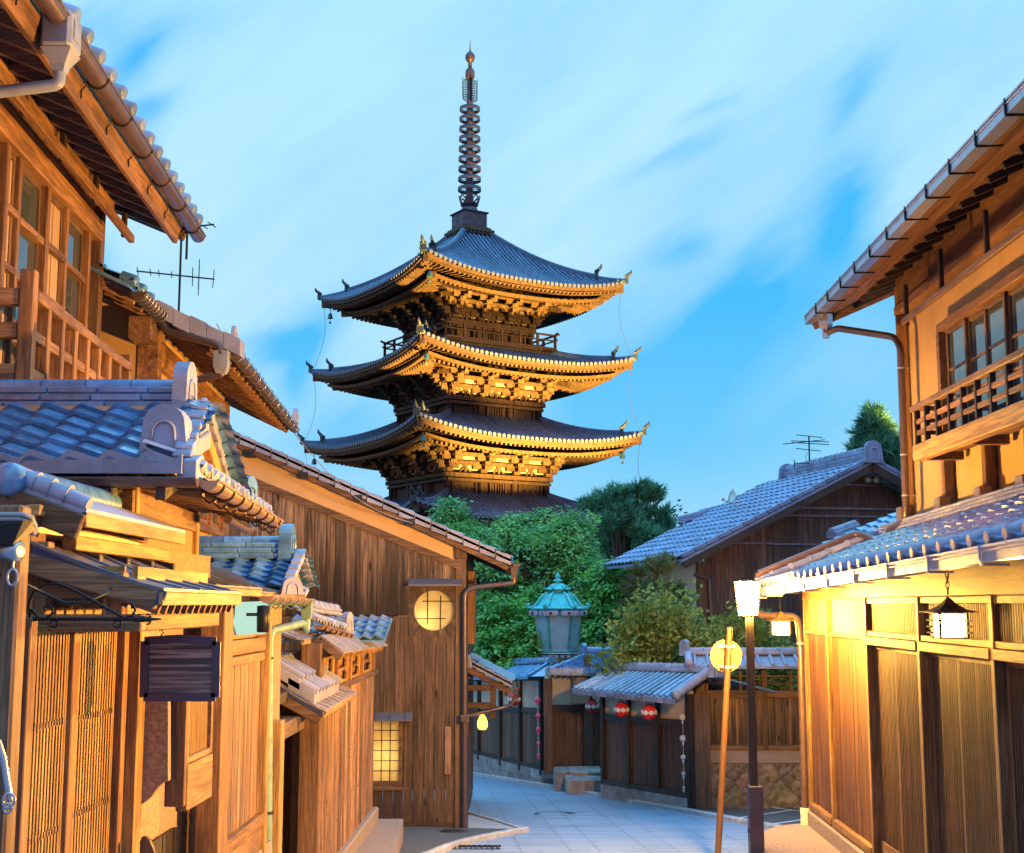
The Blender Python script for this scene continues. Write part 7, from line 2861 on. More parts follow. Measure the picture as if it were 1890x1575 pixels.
sloped(mb, FN, 0, nE - .06, -.12, -.01, (b1_[0] - .1, t1p[0] + .15), (b1_[1] - .1, t1p[1] + .15), r0, r1, 0)
mb.build('plaster_band', 'plaster_pale', w2)
mb = MB()
sloped(mb, FN, nE - .055, nE + .035, -.35, -.065, (s1_[0] - .2, t1p[0] + .1), (s1_[1] - .2, t1p[1] + .1), r0, r1, 0)
mb.build('end_board', 'brown_v', w2)
mb = MB()
sloped(mb, FN, 0, nE, -.05, .03, (b1_[0] - .06, b1_[0] + .04), (b1_[1] - .06, b1_[1] + .04), r0, r1, 0)
sloped(mb, FN, 0, nE, -.05, .05, (s1_[0], s1_[0] + .08), (s1_[1], s1_[1] + .08), r0, r1, 0)
mb.each('rail', 'dark_x', w2)
mb = MB()
for px in (1115, 1163, 1217, 1274):
    a = FN.a(px, 1380)
    sloped(mb, FN, a - .04, a + .04, -.06, .055, (s1_[0] - .2, t1p[0] + .1), (s1_[1] - .2, t1p[1] + .1), r0, r1, 0)
mb.each('post', 'dark_v', w2)
# ribbed roof
ea, eb = FN.pt(-.35, .42, t1p[0] + .10), FN.pt(nE + .30, .42, t1p[1] + .06)
ra, rb = FN.pt(-.1, -.25, t1p[0] + .42), FN.pt(nE + .25, -.25, t1p[1] + .42)
mb = MB()
mb.hexa([ea - Zv * .03, eb - Zv * .03, rb - Zv * .03, ra - Zv * .03, ea, eb, rb, ra])
bk = FN.N * -1.2 - Zv * .3
mb.hexa([ra - Zv * .03, rb - Zv * .03, rb + bk - Zv * .03, ra + bk - Zv * .03, ra, rb, rb + bk, ra + bk])
for k in range(19):
    f = (k + .5) / 19
    mb.tube([lerp(ea, eb, f) + Zv * .02, lerp(ra, rb, f) + Zv * .02], .034, 8)
rf = mb.build('roof', 'tile', w2)
mb = MB()
for k in range(19):
    f0, f1 = k / 19 + .004, (k + 1) / 19 - .004
    a, b = lerp(ea, eb, f0), lerp(ea, eb, f1)
    mb.hexa([a + Zv * -.085, b + Zv * -.085, b + Zv * -.085 - FN.N * .02, a + Zv * -.085 - FN.N * .02, a - Zv * .0 + FN.N * .015, b - Zv * .0 + FN.N * .015, b, a])
mb.build('eave_tile', 'tile_mauve', rf)
mb = MB()
ridge(mb, ra + Zv * .01, rb + Zv * .01, .2, 1, .06, .075, .21, True, rng)
oni(mb, rb + Vector((.03, -.05, -.05)), (1, -.8, 0), .32, .32, .10)
q = lerp(eb, rb, .5)
mb.tube([eb + Zv * .05, rb + Zv * .05], .07, 10)
mb.lathe(eb + Zv * .05, [(.08, -.02), (.08, .02), (.0, .03)], 12, ax=(eb - rb))
mb.build('ridge_tile', 'tile_mauve', rf)
# red paper lanterns with white rings
def paper_lantern(loc, label, r=.118, shade=True):
    t = thing('red_lantern', label, 'paper lantern', loc, 'red paper lanterns under the wall eaves')
    o = Vector(loc)
    mb = MB()
    prof_ = []
    for i in range(25):
        a = math.pi * (i / 24)
        rr2 = max(.05, r * math.sin(a) ** .8) * (1 + .012 * (i % 2))
        prof_.append((rr2, -r * 1.02 * math.cos(a)))
    mb.lathe(o, prof_, 24)
    mb.build('lantern_body', 'red_paper', t)
    mb = MB()
    for k in range(8):                       # a row of white discs linked by a thin band
        a = 2 * math.pi * k / 8 + .2
        d = Vector((math.cos(a), math.sin(a), 0))
        mb.lathe(o + d * (r - .004), [(.0, .014), (.035, .010), (.040, -.01)], 14, False, ax=d)
    for k in range(32):
        a0, a1 = 2 * math.pi * k / 32, 2 * math.pi * (k + 1) / 32
        p0, p1 = o + Vector((math.cos(a0), math.sin(a0), 0)) * (r + .006), o + Vector((math.cos(a1), math.sin(a1), 0)) * (r + .006)
        mb.bar(p0, p1, .006, .016)
    mb.build('white_band', 'white_paper', t)
    MB().lathe(o, [(.055, -r * 1.1), (.055, -r * .98)], 14).lathe(o, [(.055, r * .98), (.055, r * 1.1)], 14).tube([o - Zv * r * 1.1, o - Zv * r * 1.5], .006, 5).build('rim', 'black_dot', t)
    MB().tube([o + Zv * r * 1.1, o + Zv * r * 1.9], .006, 5).build('cord', 'iron', t)
    return t
for px, py, dpt, lb in ((1093, 1304, 24.35, 'red paper lantern at the gateway corner, left end of the ribbed roof'),
                        (1147, 1310, None, 'red paper lantern over the middle post of the short boarded wall'),
                        (1198, 1315, None, 'red paper lantern next to the white ball string on the short wall'),
                        (949, 1291, 26.2, 'red paper lantern half hidden behind the porch gutter')):
    if dpt is None:
        a, z = FN.hit(px, py, .28)
        loc = FN.pt(a, .28, z)
    else:
        loc = P(px, py, dpt)
    paper_lantern(loc, lb)
    if px > 1000:
        mb = MB().lathe(loc + Zv * .24 + Vector((-.03, .05, 0)), [(.24, -.01), (.24, .0), (.03, .09), (.0, .10)], 4, False, sx=Vector((1, 1, 0)))
        tag(mb.build('lantern_hood', 'base_dark', org=loc + Zv * .24), 'small dark pyramid hood over ' + ('the red lantern at the gateway corner' if px < 1100 else 'the middle red lantern of the short wall' if px < 1160 else 'the red lantern nearest the white ball string'), 'hood', 'small hoods over the red lanterns')
# strings of paper balls
def ball_string(pts, m, name, label, fr_pt):
    top = fr_pt(*pts[0][:2])
    t = thing(name, label, 'ornament', top)
    for (x, y, r) in pts:
        o = fr_pt(x, y)
        mb = MB().sphere(o, r, 14, 9, .95)
        mb.lathe(o - Zv * r, [(.0, -.06), (.012, -.05), (.022, -.01), (.012, .01)], 8)
        mb.build('paper_ball', m, t)
    MB().tube([fr_pt(pts[0][0], pts[0][1] - 22), fr_pt(pts[-1][0], pts[-1][1])], .004, 5).build('string', 'white_paper', t)
ball_string([(992, 1292, .062), (993, 1321, .05), (993.5, 1346, .048), (994, 1372, .038), (994, 1394, .028)], 'pink_paper', 'ball_string', 'hanging string of pink and red paper balls before the long wall', lambda x, y: P(x, y, 25.3))
wb = FN.pt(FN.a(1260, 1380), .2, 0)
ball_string([(1260, 1323, .062), (1261, 1363, .056), (1261.5, 1398, .042), (1262, 1428, .034), (1262.5, 1454, .022)], 'pale_paper', 'ball_string', 'hanging string of white paper balls at the end of the short wall', lambda x, y: P(x, y, wb.y))
# hanging chain strip at the gate post
mb = MB()
for k in range(16):
    p = P(1108 + (k % 2) * 2.5, 1296 + k * 7, 23.6)
    mb.tube([p + Vector((.02 * math.cos(t), 0, .035 * math.sin(t))) for t in [2 * math.pi * q / 8 for q in range(9)]], .006, 4, False)
tag(mb.build('rain_chain', 'iron', org=P(1108, 1400, 23.6)), 'dark linked chain hanging beside the gateway post', 'chain')
mb = MB().obox(P(1110, 1372, 23.55), Vector((.016, 0, 0)), Vector((0, .004, 0)), Zv * .06)
tag(mb.build('paper_slip', 'white_paper', org=P(1110, 1372, 23.55)), 'small white paper slip hanging by the gateway post', 'slip')
# ---------------------------------------------------------------- boarded fence on the rubble wall
YS = 20.9
FS = Fr(0, 0, frontal=True, y0=YS)
ws = thing('boarded_fence', 'boarded fence with rails and tiled coping on a rubble stone wall', 'fence', (3.6, YS, -3.2))
x0, x1 = FS.a(1288, 1400), 6.2
zb_s, zt_s, zp_s = FS.z(1330, 1500) - .1, FS.z(1330, 1410), FS.z(1330, 1384)
mb = MB()
rgs = random.Random(9)
nx, nz = 26, 6
vs = []
for j in range(nz + 1):
    for i in range(nx + 1):
        vs.append(FS.pt(lerp(x0 - .12 + .10 * j / nz, x1, i / nx), .10 - .08 * j / nz + rgs.uniform(-.03, .03), lerp(zb_s, zt_s, j / nz)))
mb.add(vs, [(j * (nx + 1) + i, j * (nx + 1) + i + 1, (j + 1) * (nx + 1) + i + 1, (j + 1) * (nx + 1) + i) for j in range(nz) for i in range(nx)])
mb.hexa([FS.pt(a, b, z) for z in (zb_s, zt_s) for a, b in ((x0 - .1, .02), (x1, .02), (x1, -1.5), (x0 - .1, -1.5))])
mb.build('rubble_foot', 'rubble', ws)
mb = MB()
mb.box(FS, x0, x1, -.4, .0, zt_s, zp_s, .012)
mb.build('plaster_plinth', 'concrete', ws)
mb = MB()
mb.box(FS, x0, x1, -.1, .03, zp_s, zp_s + .07, .005)
zq = FS.z(1330, 1281)
mb.box(FS, x0, x1, -.08, .03, zq - .06, zq + .06, .005)
for py in (1248, 1261):
    z = FS.z(1330, py)
    mb.box(FS, x0, x1, -.05, -.0, z - .012, z + .012, .003)
mb.each('rail', 'brown_x', ws)
mb = MB()
planks(mb, FS, x0 + .1, x1, zp_s + .07, zq - .06, -.05, .17, .02, rng=rng)
M['plank_fence'] = wood('plank_fence', (.05, .028, .018), (.34, .18, .09), isl=.3, knots=.9, weather=(zp_s + .62, zp_s + .12, .85, (.02, .012, .01)))
mb.build('boarding', 'plank_fence', ws)
ztop = FS.z(1330, 1232)
mb = MB()
mb.box(FS, x0 - .02, x0 + .13, -.12, .05, zp_s - .1, ztop, .006)
a = FS.a(1411, 1300)
mb.box(FS, a - .04, a + .04, -.08, .035, zp_s, ztop, .005)
for px in (1305, 1367, 1460):
    a = FS.a(px, 1260)
    mb.box(FS, a - .02, a + .02, -.06, -.01, zq, ztop, .003)
mb.each('post', 'brown_v', ws)
mb = MB()
ea, eb = FS.pt(x0 - .15, .30, FS.z(1300, 1230, .3)), FS.pt(x1, .30, FS.z(1300, 1230, .3))
ra, rb = FS.pt(x0 - .1, -.2, FS.z(1300, 1213, .3) + .02), FS.pt(x1, -.2, FS.z(1300, 1213, .3) + .02)
mb.hexa([ea - Zv * .04, eb - Zv * .04, rb - Zv * .04, ra - Zv * .04, ea, eb, rb, ra])
bk = Vector((0, .5, -.17))
mb.hexa([ra - Zv * .04, rb - Zv * .04, rb + bk - Zv * .04, ra + bk - Zv * .04, ra, rb, rb + bk, ra + bk])
for k in range(17):
    f = (k + .5) / 17
    mb.tube([lerp(ea, eb, f) + Zv * .012, lerp(ra, rb, f) + Zv * .012], .03, 8)
rf = mb.build('roof', 'tile_mauve', ws)
mb = MB()
ridge(mb, ra, rb, .18, 1, .05, .065, .24, True, rng)
oni(mb, ra + Vector((-.02, -.02, -.02)), (-1, -.6, 0), .2, .26, .08)
mb.tube([ea + Zv * .05, ra + Zv * .05], .06, 10)
mb.lathe(ea + Zv * .05, [(.07, -.02), (.07, .02), (.0, .03)], 12, ax=(ea - ra))
mb.build('ridge_tile', 'tile_mauve', rf)
# ---------------------------------------------------------------- brown gabled house behind the fence
rng = random.Random(71)
ap0 = P(1586, 860, 27)
FF = FrG((ap0.x, ap0.y, 0), (1, .22))
if FF.N.y > 0:
    FF.N = -FF.N
fh = thing('gabled_house', 'brown boarded house with big tiled gable roof behind the rubble wall', 'house', (ap0.x - 2, 28, -3))
lx, lz = FF.hit(1262, 1028)
rx = 4.2
az = ap0.z
kl = (az - lz) / (-lx)
zg = lambda a: az - abs(a) * kl
BK = FF.N * -5.0
mb = MB()
mb.hexa([FF.pt(lx + .3, -.06, -3.5), FF.pt(rx, -.06, -3.5), FF.pt(rx, -5, -3.5), FF.pt(lx + .3, -5, -3.5),
         FF.pt(lx + .3, -.06, zg(lx) - .1), FF.pt(rx, -.06, zg(lx) - .1), FF.pt(rx, -5, zg(lx) - .1), FF.pt(lx + .3, -5, zg(lx) - .1)])
mb.build('wall', 'plaster_pale', fh)
mb = MB()
planks(mb, FF, lx + .45, 0, -3.0, lambda a: zg(a) - .10, -.04, .13, .03, rng=rng)
planks(mb, FF, 0, rx, -3.0, lambda a: zg(a) - .10, -.04, .13, .03, rng=rng)
mb.build('gable_boarding', 'plank_dark', fh)
M['plank_far'] = wood('plank_far', (.06, .028, .02), (.20, .10, .06), isl=.3)
bpy.data.objects['gable_boarding'].data.materials[0] = M['plank_far']
mb = MB()
mb.box(FF, lx + .28, lx + .46, -.1, .04, -3.2, zg(lx) - .1, .006)
mb.build('corner_post', 'brown_v', fh)
mb = MB()
z1 = FF.z(1500, 938)
for z, a0, a1 in ((z1, FF.a(1445, 936), rx), (z1 - .16, FF.a(1447, 945), rx), (FF.z(1380, 1003), FF.a(1330, 1003), FF.a(1427, 1003)), (FF.z(1480, 1005), FF.a(1428, 1005), FF.a(1550, 1003)), (FF.z(1600, 896), FF.a(1560, 896), FF.a(1655, 896))):
    mb.box(FF, a0, a1, .0, .03, z - .02, z + .02)
mb.each('batten', 'copper_sheet', fh)
mb = MB()
for px in (1601, 1616):
    a, z = FF.hit(px, 885)
    mb.lathe(FF.pt(a, .0, z), [(.085, -.02), (.085, .06), (.05, .09), (.0, .10)], 14, ax=FF.N)
mb.each('vent_hood', 'alu', fh)
mb = MB()
a = FF.a(1266, 1100)
mb.tube([FF.pt(lx + .2, .03, zg(lx) - .35), FF.pt(lx + .5, .08, zg(lx) - .45), FF.pt(lx + .55, .08, -2.8)], .04, 8)
mb.build('downpipe', 'gutter_brown', fh)
mb = MB()
ov = .55
o1 = FF.pt(lx - .25, ov, zg(lx - .25) + .05)
Uf = FF.N * -1
Vf2 = Vector((-lx + .25) * FF.A + Zv * (az - zg(lx - .25)))
nU, nV = 19, 16
tiles(mb, o1 + Zv * .03, Uf, Vf2, nU, nV, 5.4 / nU, Vf2.length / nV, .035, .03, 6, rng=rng)
o2 = FF.pt(rx + .4, ov - 5.4, zg(rx + .4) + .08)
Vr = Vector(-(rx + .4) * FF.A + Zv * (az - zg(rx + .4)))
tiles(mb, o2, FF.N, Vr, 19, 14, 5.4 / 19, Vr.length / 14, .035, .03, 4, rng=rng)
for s_, e in ((o1, Vf2), (o2 + FF.N * 0, Vr)):
    u = Uf if s_ is o1 else FF.N
    q = [s_, s_ + u * 5.4, s_ + u * 5.4 + e, s_ + e]
    mb.hexa([p - Zv * .06 for p in q] + [p - Zv * .0 for p in q])
rf = mb.build('roof', 'tile_far', fh)
mb = MB()
mb.bar(FF.pt(0, ov - .03, az - .06), FF.pt(lx - .2, ov - .03, zg(lx - .2) - .06), .05, .2)
mb.bar(FF.pt(0, ov - .03, az - .06), FF.pt(rx + .3, ov - .03, zg(rx + .3) - .06), .05, .2)
mb.each('bargeboard', 'dark_x', rf)
mb = MB()
for sgn, e in ((-1, lx - .25), (1, rx + .4)):
    n = 16
    for k in range(n):
        a0, a1 = e * k / n, e * (k + .97) / n
        mb.bar(FF.pt(a0, ov - .05, zg(a0) + .10), FF.pt(a1, ov - .05, zg(a1) + .115), .16, .07)
mb.build('verge_tile', 'tile_far', rf)
mb = MB()
ridge(mb, FF.pt(0, ov, az + .06), FF.pt(0, ov - 4.1, az + .06), .24, 3, .075, .08, .26, True, rng)
oni(mb, FF.pt(0, ov, az + .0), FF.N, .42, .46, .10)
oni(mb, FF.pt(0, ov - 4.1, az + .0), -FF.N, .42, .42, .10)
r0_, r1_ = P(1254, 966, 31), P(1306, 953, 31)
ridge(mb, r0_, r1_, .2, 3, .04, .05, .2, True, rng)
r0_, r1_ = P(1292, 951, 31.5), P(1345, 938, 31.5)
ridge(mb, r0_, r1_, .2, 2, .04, .05, .2, True, rng)
mb.build('ridge_tile', 'tile_far', rf)
# satellite dish on that roof
dc = P(1352, 917, 29)
ds = thing('satellite_dish', 'small white satellite dish on the brown house roof slope', 'satellite dish', dc - Zv * .25)
axd = Vector((-.95, -.30, .25)).normalized()
MB().lathe(dc, [(.0, -.05), (.10, -.035), (.18, .0), (.185, .012), (.10, -.02), (.0, -.036)], 22, ax=axd).build('dish', 'alu', ds)
MB().tube([dc - axd * .05, dc - axd * .16, dc + Vector((.14, 0, -.28))], .014, 6).tube([dc + Vector((.0, 0, -.17)), dc + axd * .22 + Zv * -.14], .008, 5).obox(dc + axd * .24 + Zv * -.13, Vector((.03, 0, 0)), Vector((0, .03, 0)), Zv * .03).build('arm', 'steel', ds)
# aerial on the ridge
ab = FF.pt(-1.0, -1.3, zg(1.0))
pb_ = P(1494, 870, 29.2)
at = thing('tv_aerial', 'spread television aerial on the ridge of the brown gabled house', 'aerial', pb_ - Zv * .4)
q = lambda x, y, dy=0: P(x, y, 29.2 + dy)
MB().tube([pb_ - Zv * .4, q(1493, 805)], .018, 6).build('mast', 'iron', at)
mb = MB()
for a, b in (((1470, 803), (1518, 808)), ((1460, 814), (1530, 816)), ((1445, 820), (1522, 812)), ((1462, 817), (1530, 821)), ((1469, 828), (1515, 833)), ((1466, 855), (1540, 857))):
    mb.tube([q(*a, -.3), q(*b, .3)], .010, 5)
mb.tube([q(1466, 849), q(1466, 863)], .012, 5)
mb.tube([q(1490, 835), q(1487, 845), q(1492, 858)], .006, 5)
mb.build('elements', 'iron', at)
# annex roof between that house and the right-hand townhouse
an = thing('annex', 'low annex with blue tiled roof behind the upper pipe of the townhouse', 'house', (5.2, 20, -3))
a0_, a1_, a2_, a3_ = P(1517, 1008, 19.6), P(1720, 1040, 17.2), P(1720, 940, 19.0), P(1560, 992, 21.0)
mb = MB()
u = (a1_ - a0_)
v = Vector((1.6, .9, .62))
tiles(mb, a0_, u, v, 12, 8, u.length / 12, v.length / 8, .035, .03, 7, rng=rng)
q4 = [a0_, a0_ + u, a0_ + u + v, a0_ + v]
mb.hexa([p - Zv * .08 for p in q4] + [p - Zv * .01 for p in q4])
rf = mb.build('roof', 'tile', an)
mb = MB()
ridge(mb, P(1536, 994, 20.0), P(1580, 978, 20.4), .2, 2, .05, .06, .3, False, rng)
mb.build('ridge_tile', 'tile_mauve', rf)
mb = MB()
mb.obox((a0_.x + 1.6, a0_.y + .6, -1.5), Vector((1.0, 0, 0)), Vector((0, .8, 0)), Zv * 1.9)
mb.build('wall', 'brown_v', an)
# ---------------------------------------------------------------- houses half hidden behind the trees
hb = thing('tiled_house', 'pale plastered house with blue roof half hidden behind the copper lantern', 'house', (2.2, 38, -4))
Yh = 38.0
mb = MB()
p, q = P(1005, 1150, Yh), P(1105, 1085, Yh)
mb.obox(((p.x + q.x) / 2, Yh + 1.5, -2.2), Vector(((q.x - p.x) / 2, 0, 0)), Vector((0, 1.4, 0)), Zv * (q.z + 2.2))
mb.build('wall', 'plaster_peach', hb)
mb = MB()
e0_, e1_ = P(985, 1090, Yh - .6), P(1125, 1090, Yh - .6)
tiles(mb, e0_, (1, 0, 0), Vector((0, 1.9, .75)), 12, 7, (e1_.x - e0_.x) / 12, .29, .04, .03, 6, rng=rng)
qq = [e0_, e1_, e1_ + Vector((0, 1.9, .75)), e0_ + Vector((0, 1.9, .75))]
mb.hexa([x - Zv * .1 for x in qq] + [x - Zv * .01 for x in qq])
rf = mb.build('roof', 'tile_far', hb)
mb = MB()
lattice(mb, Fr(0, 0, frontal=True, y0=Yh + .1), P(1030, 1100, Yh).x, P(1098, 1100, Yh).x, P(1060, 1140, Yh).z, P(1060, 1098, Yh).z, .0, .03, .16, .05)
mb.build('lattice', 'cedar_v', hb)
hb2 = thing('tiled_house', 'white house glimpsed through the shrubs right of the porch', 'house', (-.6, 40, -4))
mb = MB()
p, q = P(868, 1240, 40), P(925, 1075, 40)
mb.obox(((p.x + q.x) / 2, 41, (p.z + q.z) / 2), Vector(((q.x - p.x) / 2, 0, 0)), Vector((0, 1, 0)), Zv * (q.z - p.z) / 2)
mb.build('wall', 'white_paper', hb2)
mb = MB()
qq = [P(855, 1085, 39.5), P(945, 1085, 39.5), P(940, 1055, 41), P(860, 1055, 41)]
mb.hexa([x - Zv * .1 for x in qq] + list(qq))
mb.build('roof', 'tile_far', hb2)
# ---------------------------------------------------------------- copper-green lantern on a stone post
YL = 28.5
lc = P(1030.5, 1214, YL)
lt_ = thing('copper_lantern', 'large green copper lantern with curled tiered roofs above the gate roof', 'lantern', (lc.x, YL, gz(YL)))
sc_ = YL / 2400 / 1.0
hgt = lambda y: P(1030, y, YL).z
rot = Vector((math.cos(math.radians(62)), math.sin(math.radians(62)), 0))
def hexl(prof_, n=6):
    return MB().lathe((lc.x, YL, 0), [(r * sc_ * 1.06, hgt(y)) for r, y in prof_], n, False, sx=rot)
hexl([(36, 1206), (31, 1148 + 52), (40, 1134)]).lathe((lc.x, YL, 0), [(31 * sc_, hgt(1201)), (39 * sc_, hgt(1136))], 6, False, sx=rot).build('lamp_core', 'milk_glass', lt_)
mb = MB()
for k in range(6):
    d = Matrix.Rotation(2 * math.pi * k / 6, 3, 'Z') @ rot
    mb.bar(Vector((lc.x, YL, hgt(1202))) + d * 33.5 * sc_, Vector((lc.x, YL, hgt(1136))) + d * 41.5 * sc_, .05, .05)
for (y, r0_, h_) in ((1202, 37, 4), (1156, 38.5, 2), (1135, 44, 4)):
    pass
mb.lathe((lc.x, YL, 0), [(37 * sc_, hgt(1205)), (37.5 * sc_, hgt(1201))], 6, False, sx=rot)
mb.lathe((lc.x, YL, 0), [(41 * sc_, hgt(1139)), (43 * sc_, hgt(1136)), (46 * sc_, hgt(1128))], 6, False, sx=rot)
mb.lathe((lc.x, YL, 0), [(22 * sc_, hgt(1222)), (29 * sc_, hgt(1217)), (29 * sc_, hgt(1215)), (26 * sc_, hgt(1213)), (32 * sc_, hgt(1208))], 6, False, sx=rot)
mb.build('lamp_body', 'patina_dark', lt_)
mb = MB()
dots = MB()
for k in range(6):
    d0 = Matrix.Rotation(2 * math.pi * (k + .5) / 6, 3, 'Z') @ rot
    t_ = d0.cross(Zv)
    for s_ in (-1, 1):
        for (y, r, w_) in ((1132, 44.5 * .866, .17), (1211, 29 * .866, .11)):
            c = Vector((lc.x, YL, hgt(y))) + d0 * (r * sc_ + .05) + t_ * s_ * w_ * 1.15
            mb.obox(c, t_ * w_, d0 * .02, Zv * (.055 if y < 1200 else .035), .02)
            dots.lathe(c + d0 * .02, [(.035 if y < 1200 else .025, -.01), (.035 if y < 1200 else .025, .012), (.0, .013)], 10, False, ax=d0)
mb.each('cartouche', 'mauve_panel', lt_)
dots.each('cartouche_flower', 'black_dot', lt_)
mb = MB()
mb.lathe((lc.x, YL, 0), [(44 * sc_, hgt(1128)), (51 * sc_, hgt(1125)), (52 * sc_, hgt(1123)), (40 * sc_, hgt(1118)), (32 * sc_, hgt(1108)), (27 * sc_, hgt(1099)), (18 * sc_, hgt(1095)), (10 * sc_, hgt(1093))], 6, False, sx=rot)
mb.lathe((lc.x, YL, 0), [(11 * sc_, hgt(1098)), (11.5 * sc_, hgt(1089))], 6, False, sx=rot)
mb.lathe((lc.x, YL, 0), [(18 * sc_, hgt(1090)), (22 * sc_, hgt(1088)), (15 * sc_, hgt(1083)), (11 * sc_, hgt(1078)), (5 * sc_, hgt(1076))], 6, False, sx=rot)
mb.lathe((lc.x, YL, 0), [(6 * sc_, hgt(1078)), (5.5 * sc_, hgt(1072))], 6, False, sx=rot)
mb.lathe((lc.x, YL, 0), [(9 * sc_, hgt(1073)), (9 * sc_, hgt(1071)), (3.5 * sc_, hgt(1068.5)), (5.5 * sc_, hgt(1066)), (5 * sc_, hgt(1063)), (1.5 * sc_, hgt(1058)), (0, hgt(1055))], 12, True)
for k in range(6):
    d = Matrix.Rotation(2 * math.pi * k / 6, 3, 'Z') @ rot
    c = Vector((lc.x, YL, 0))
    mb.tube([c + d * 18 * sc_ + Zv * (hgt(1095) + .01), c + d * 29 * sc_ + Zv * (hgt(1101) + .01), c + d * 42 * sc_ + Zv * hgt(1118), c + d * 53 * sc_ + Zv * hgt(1122.5), c + d * 57 * sc_ + Zv * hgt(1120), c + d * 57.5 * sc_ + Zv * hgt(1116), c + d * 54 * sc_ + Zv * hgt(1115), c + d * 53 * sc_ + Zv * hgt(1118)], .032, 6)
    mb.tube([c + d * 12 * sc_ + Zv * hgt(1080), c + d * 21 * sc_ + Zv * hgt(1087.5), c + d * 24.5 * sc_ + Zv * hgt(1086), c + d * 23.5 * sc_ + Zv * hgt(1083.5)], .018, 5)
mb.build('lamp_roof', 'patina', lt_)
MB().lathe((lc.x, YL, 0), [(.36, gz(YL)), (.24, gz(YL) + .4), (.20, hgt(1222))], 8, False).build('stone_post', 'granite', lt_)
# thin lamp post behind it
pl0 = P(1000, 1062, 33)
tp = thing('garden_lamp', 'thin brown lamp post standing in the trees behind the copper lantern', 'lamp post', (pl0.x, 33, gz(33)))
MB().tube([Vector((pl0.x, 33, gz(33))), P(1000, 1085, 33)], .05, 8).build('post', 'brown_v', tp)
MB().tube([P(1000, 1086, 33), P(1000, 1070, 33)], .075, 8).obox(P(1003, 1077, 32.9), Vector((.05, 0, 0)), Vector((0, .05, 0)), Zv * .07).build('lamp_head', 'white_paper', tp)
MB().lathe(P(1000, 1071, 33), [(.14, 0), (.14, .05), (.05, .15), (.0, .16)], 10).build('lamp_cap', 'iron', tp)
# overhead wires
mb = MB()
for (a, b, s_) in ((P(532, 786, 16.6), P(762, 966, 17.6), .25), (P(400, 598, 12.5), P(532, 792, 16.6), .15)):
    mb.tube([lerp(a, b, k / 12) - Zv * (s_ * math.sin(math.pi * k / 12)) for k in range(13)], .006, 4, False)
tag(mb.build('overhead_wire', 'cable', org=P(640, 880, 17)), 'thin overhead wire sagging from the ochre house to the round-window house', 'wire')

# ---------------------------------------------------------------- trees and shrubs
def leaves(mb, rg, c, r, n, size, droop=.3, squash=.8, asp=2.0, shell=.45, keep=None):
    """leaf sprays spread through a crown lobe"""
    k = 0
    while k < n:
        v = Vector((rg.gauss(0, 1), rg.gauss(0, 1), rg.gauss(0, 1)))
        if v.length < .01:
            continue
        v.normalize()
        rad = (shell + (1 - shell) * rg.random() ** .6) * (1 + .22 * math.sin(v.x * 5 + c.x * 3) * math.sin(v.z * 6 + c.z * 2) + .12 * math.sin(v.y * 9))
        p = c + Vector((v.x * r, v.y * r, v.z * r * squash)) * rad
        m = rg.randint(5, 9)                    # one spray of several leaves
        tw = (v + Vector((rg.uniform(-.7, .7), rg.uniform(-.7, .7), rg.uniform(-.5, .5)))).normalized()
        for j in range(m):
            q = p + tw * (size * 1.1 * j * .55) + Vector((rg.uniform(-1, 1), rg.uniform(-1, 1), rg.uniform(-1, 1))) * size * .55
            a = Vector((rg.uniform(-1, 1), rg.uniform(-1, 1), rg.uniform(-.6, .4) - droop)).normalized()
            a = (a + tw * .6).normalized()
            b = a.cross(Vector((rg.uniform(-1, 1), rg.uniform(-1, 1), rg.uniform(.2, 1)))).normalized()
            L, w_ = size * rg.uniform(.7, 1.25), size * rg.uniform(.8, 1.2) / asp
            nrm = a.cross(b) * (w_ * .25)
            mb.add([q, q + a * L * .45 + b * w_ * .5 + nrm, q + a * L, q + a * L * .45 - b * w_ * .5 + nrm], [(0, 1, 2, 3)])
            k += 1
def sprays(mb, rg, c, r, n, size, squash=.7, flat=.25, disc=.42):
    """leaves gathered in flat, tilted layers with gaps between, as on a maple"""
    k = 0
    while k < n:
        v = Vector((rg.gauss(0, 1), rg.gauss(0, 1), rg.gauss(0, 1)))
        if v.length < .01:
            continue
        v.normalize()
        p = c + Vector((v.x * r, v.y * r, v.z * r * squash)) * (.45 + .65 * rg.random() ** .7)
        nr = (Vector((v.x * .55, v.y * .55, .9)) + Vector((rg.uniform(-.3, .3), rg.uniform(-.3, .3), 0))).normalized()
        x = nr.cross(Vector((rg.uniform(-1, 1), rg.uniform(-1, 1), .1))).normalized()
        y = nr.cross(x)
        R_s = disc * rg.uniform(.6, 1.3)
        m = int(46 * R_s / disc)
        for j in range(m):
            a, q = rg.uniform(0, 2 * math.pi), math.sqrt(rg.random()) * R_s
            o = p + (x * math.cos(a) * 1.5 + y * math.sin(a)) * q - nr * (q * q * .45) + nr * rg.gauss(0, .04)
            d = (x * math.cos(a + rg.uniform(-.9, .9)) + y * math.sin(a + rg.uniform(-.9, .9)) - Zv * rg.uniform(.0, .5)).normalized()
            b = d.cross(nr + Vector((rg.uniform(-.6, .6), rg.uniform(-.6, .6), 0))).normalized()
            L = size * rg.uniform(.7, 1.3)
            mb.add([o, o + d * L * .45 + b * L * .24, o + d * L, o + d * L * .45 - b * L * .24], [(0, 1, 2, 3)])
            k += 1
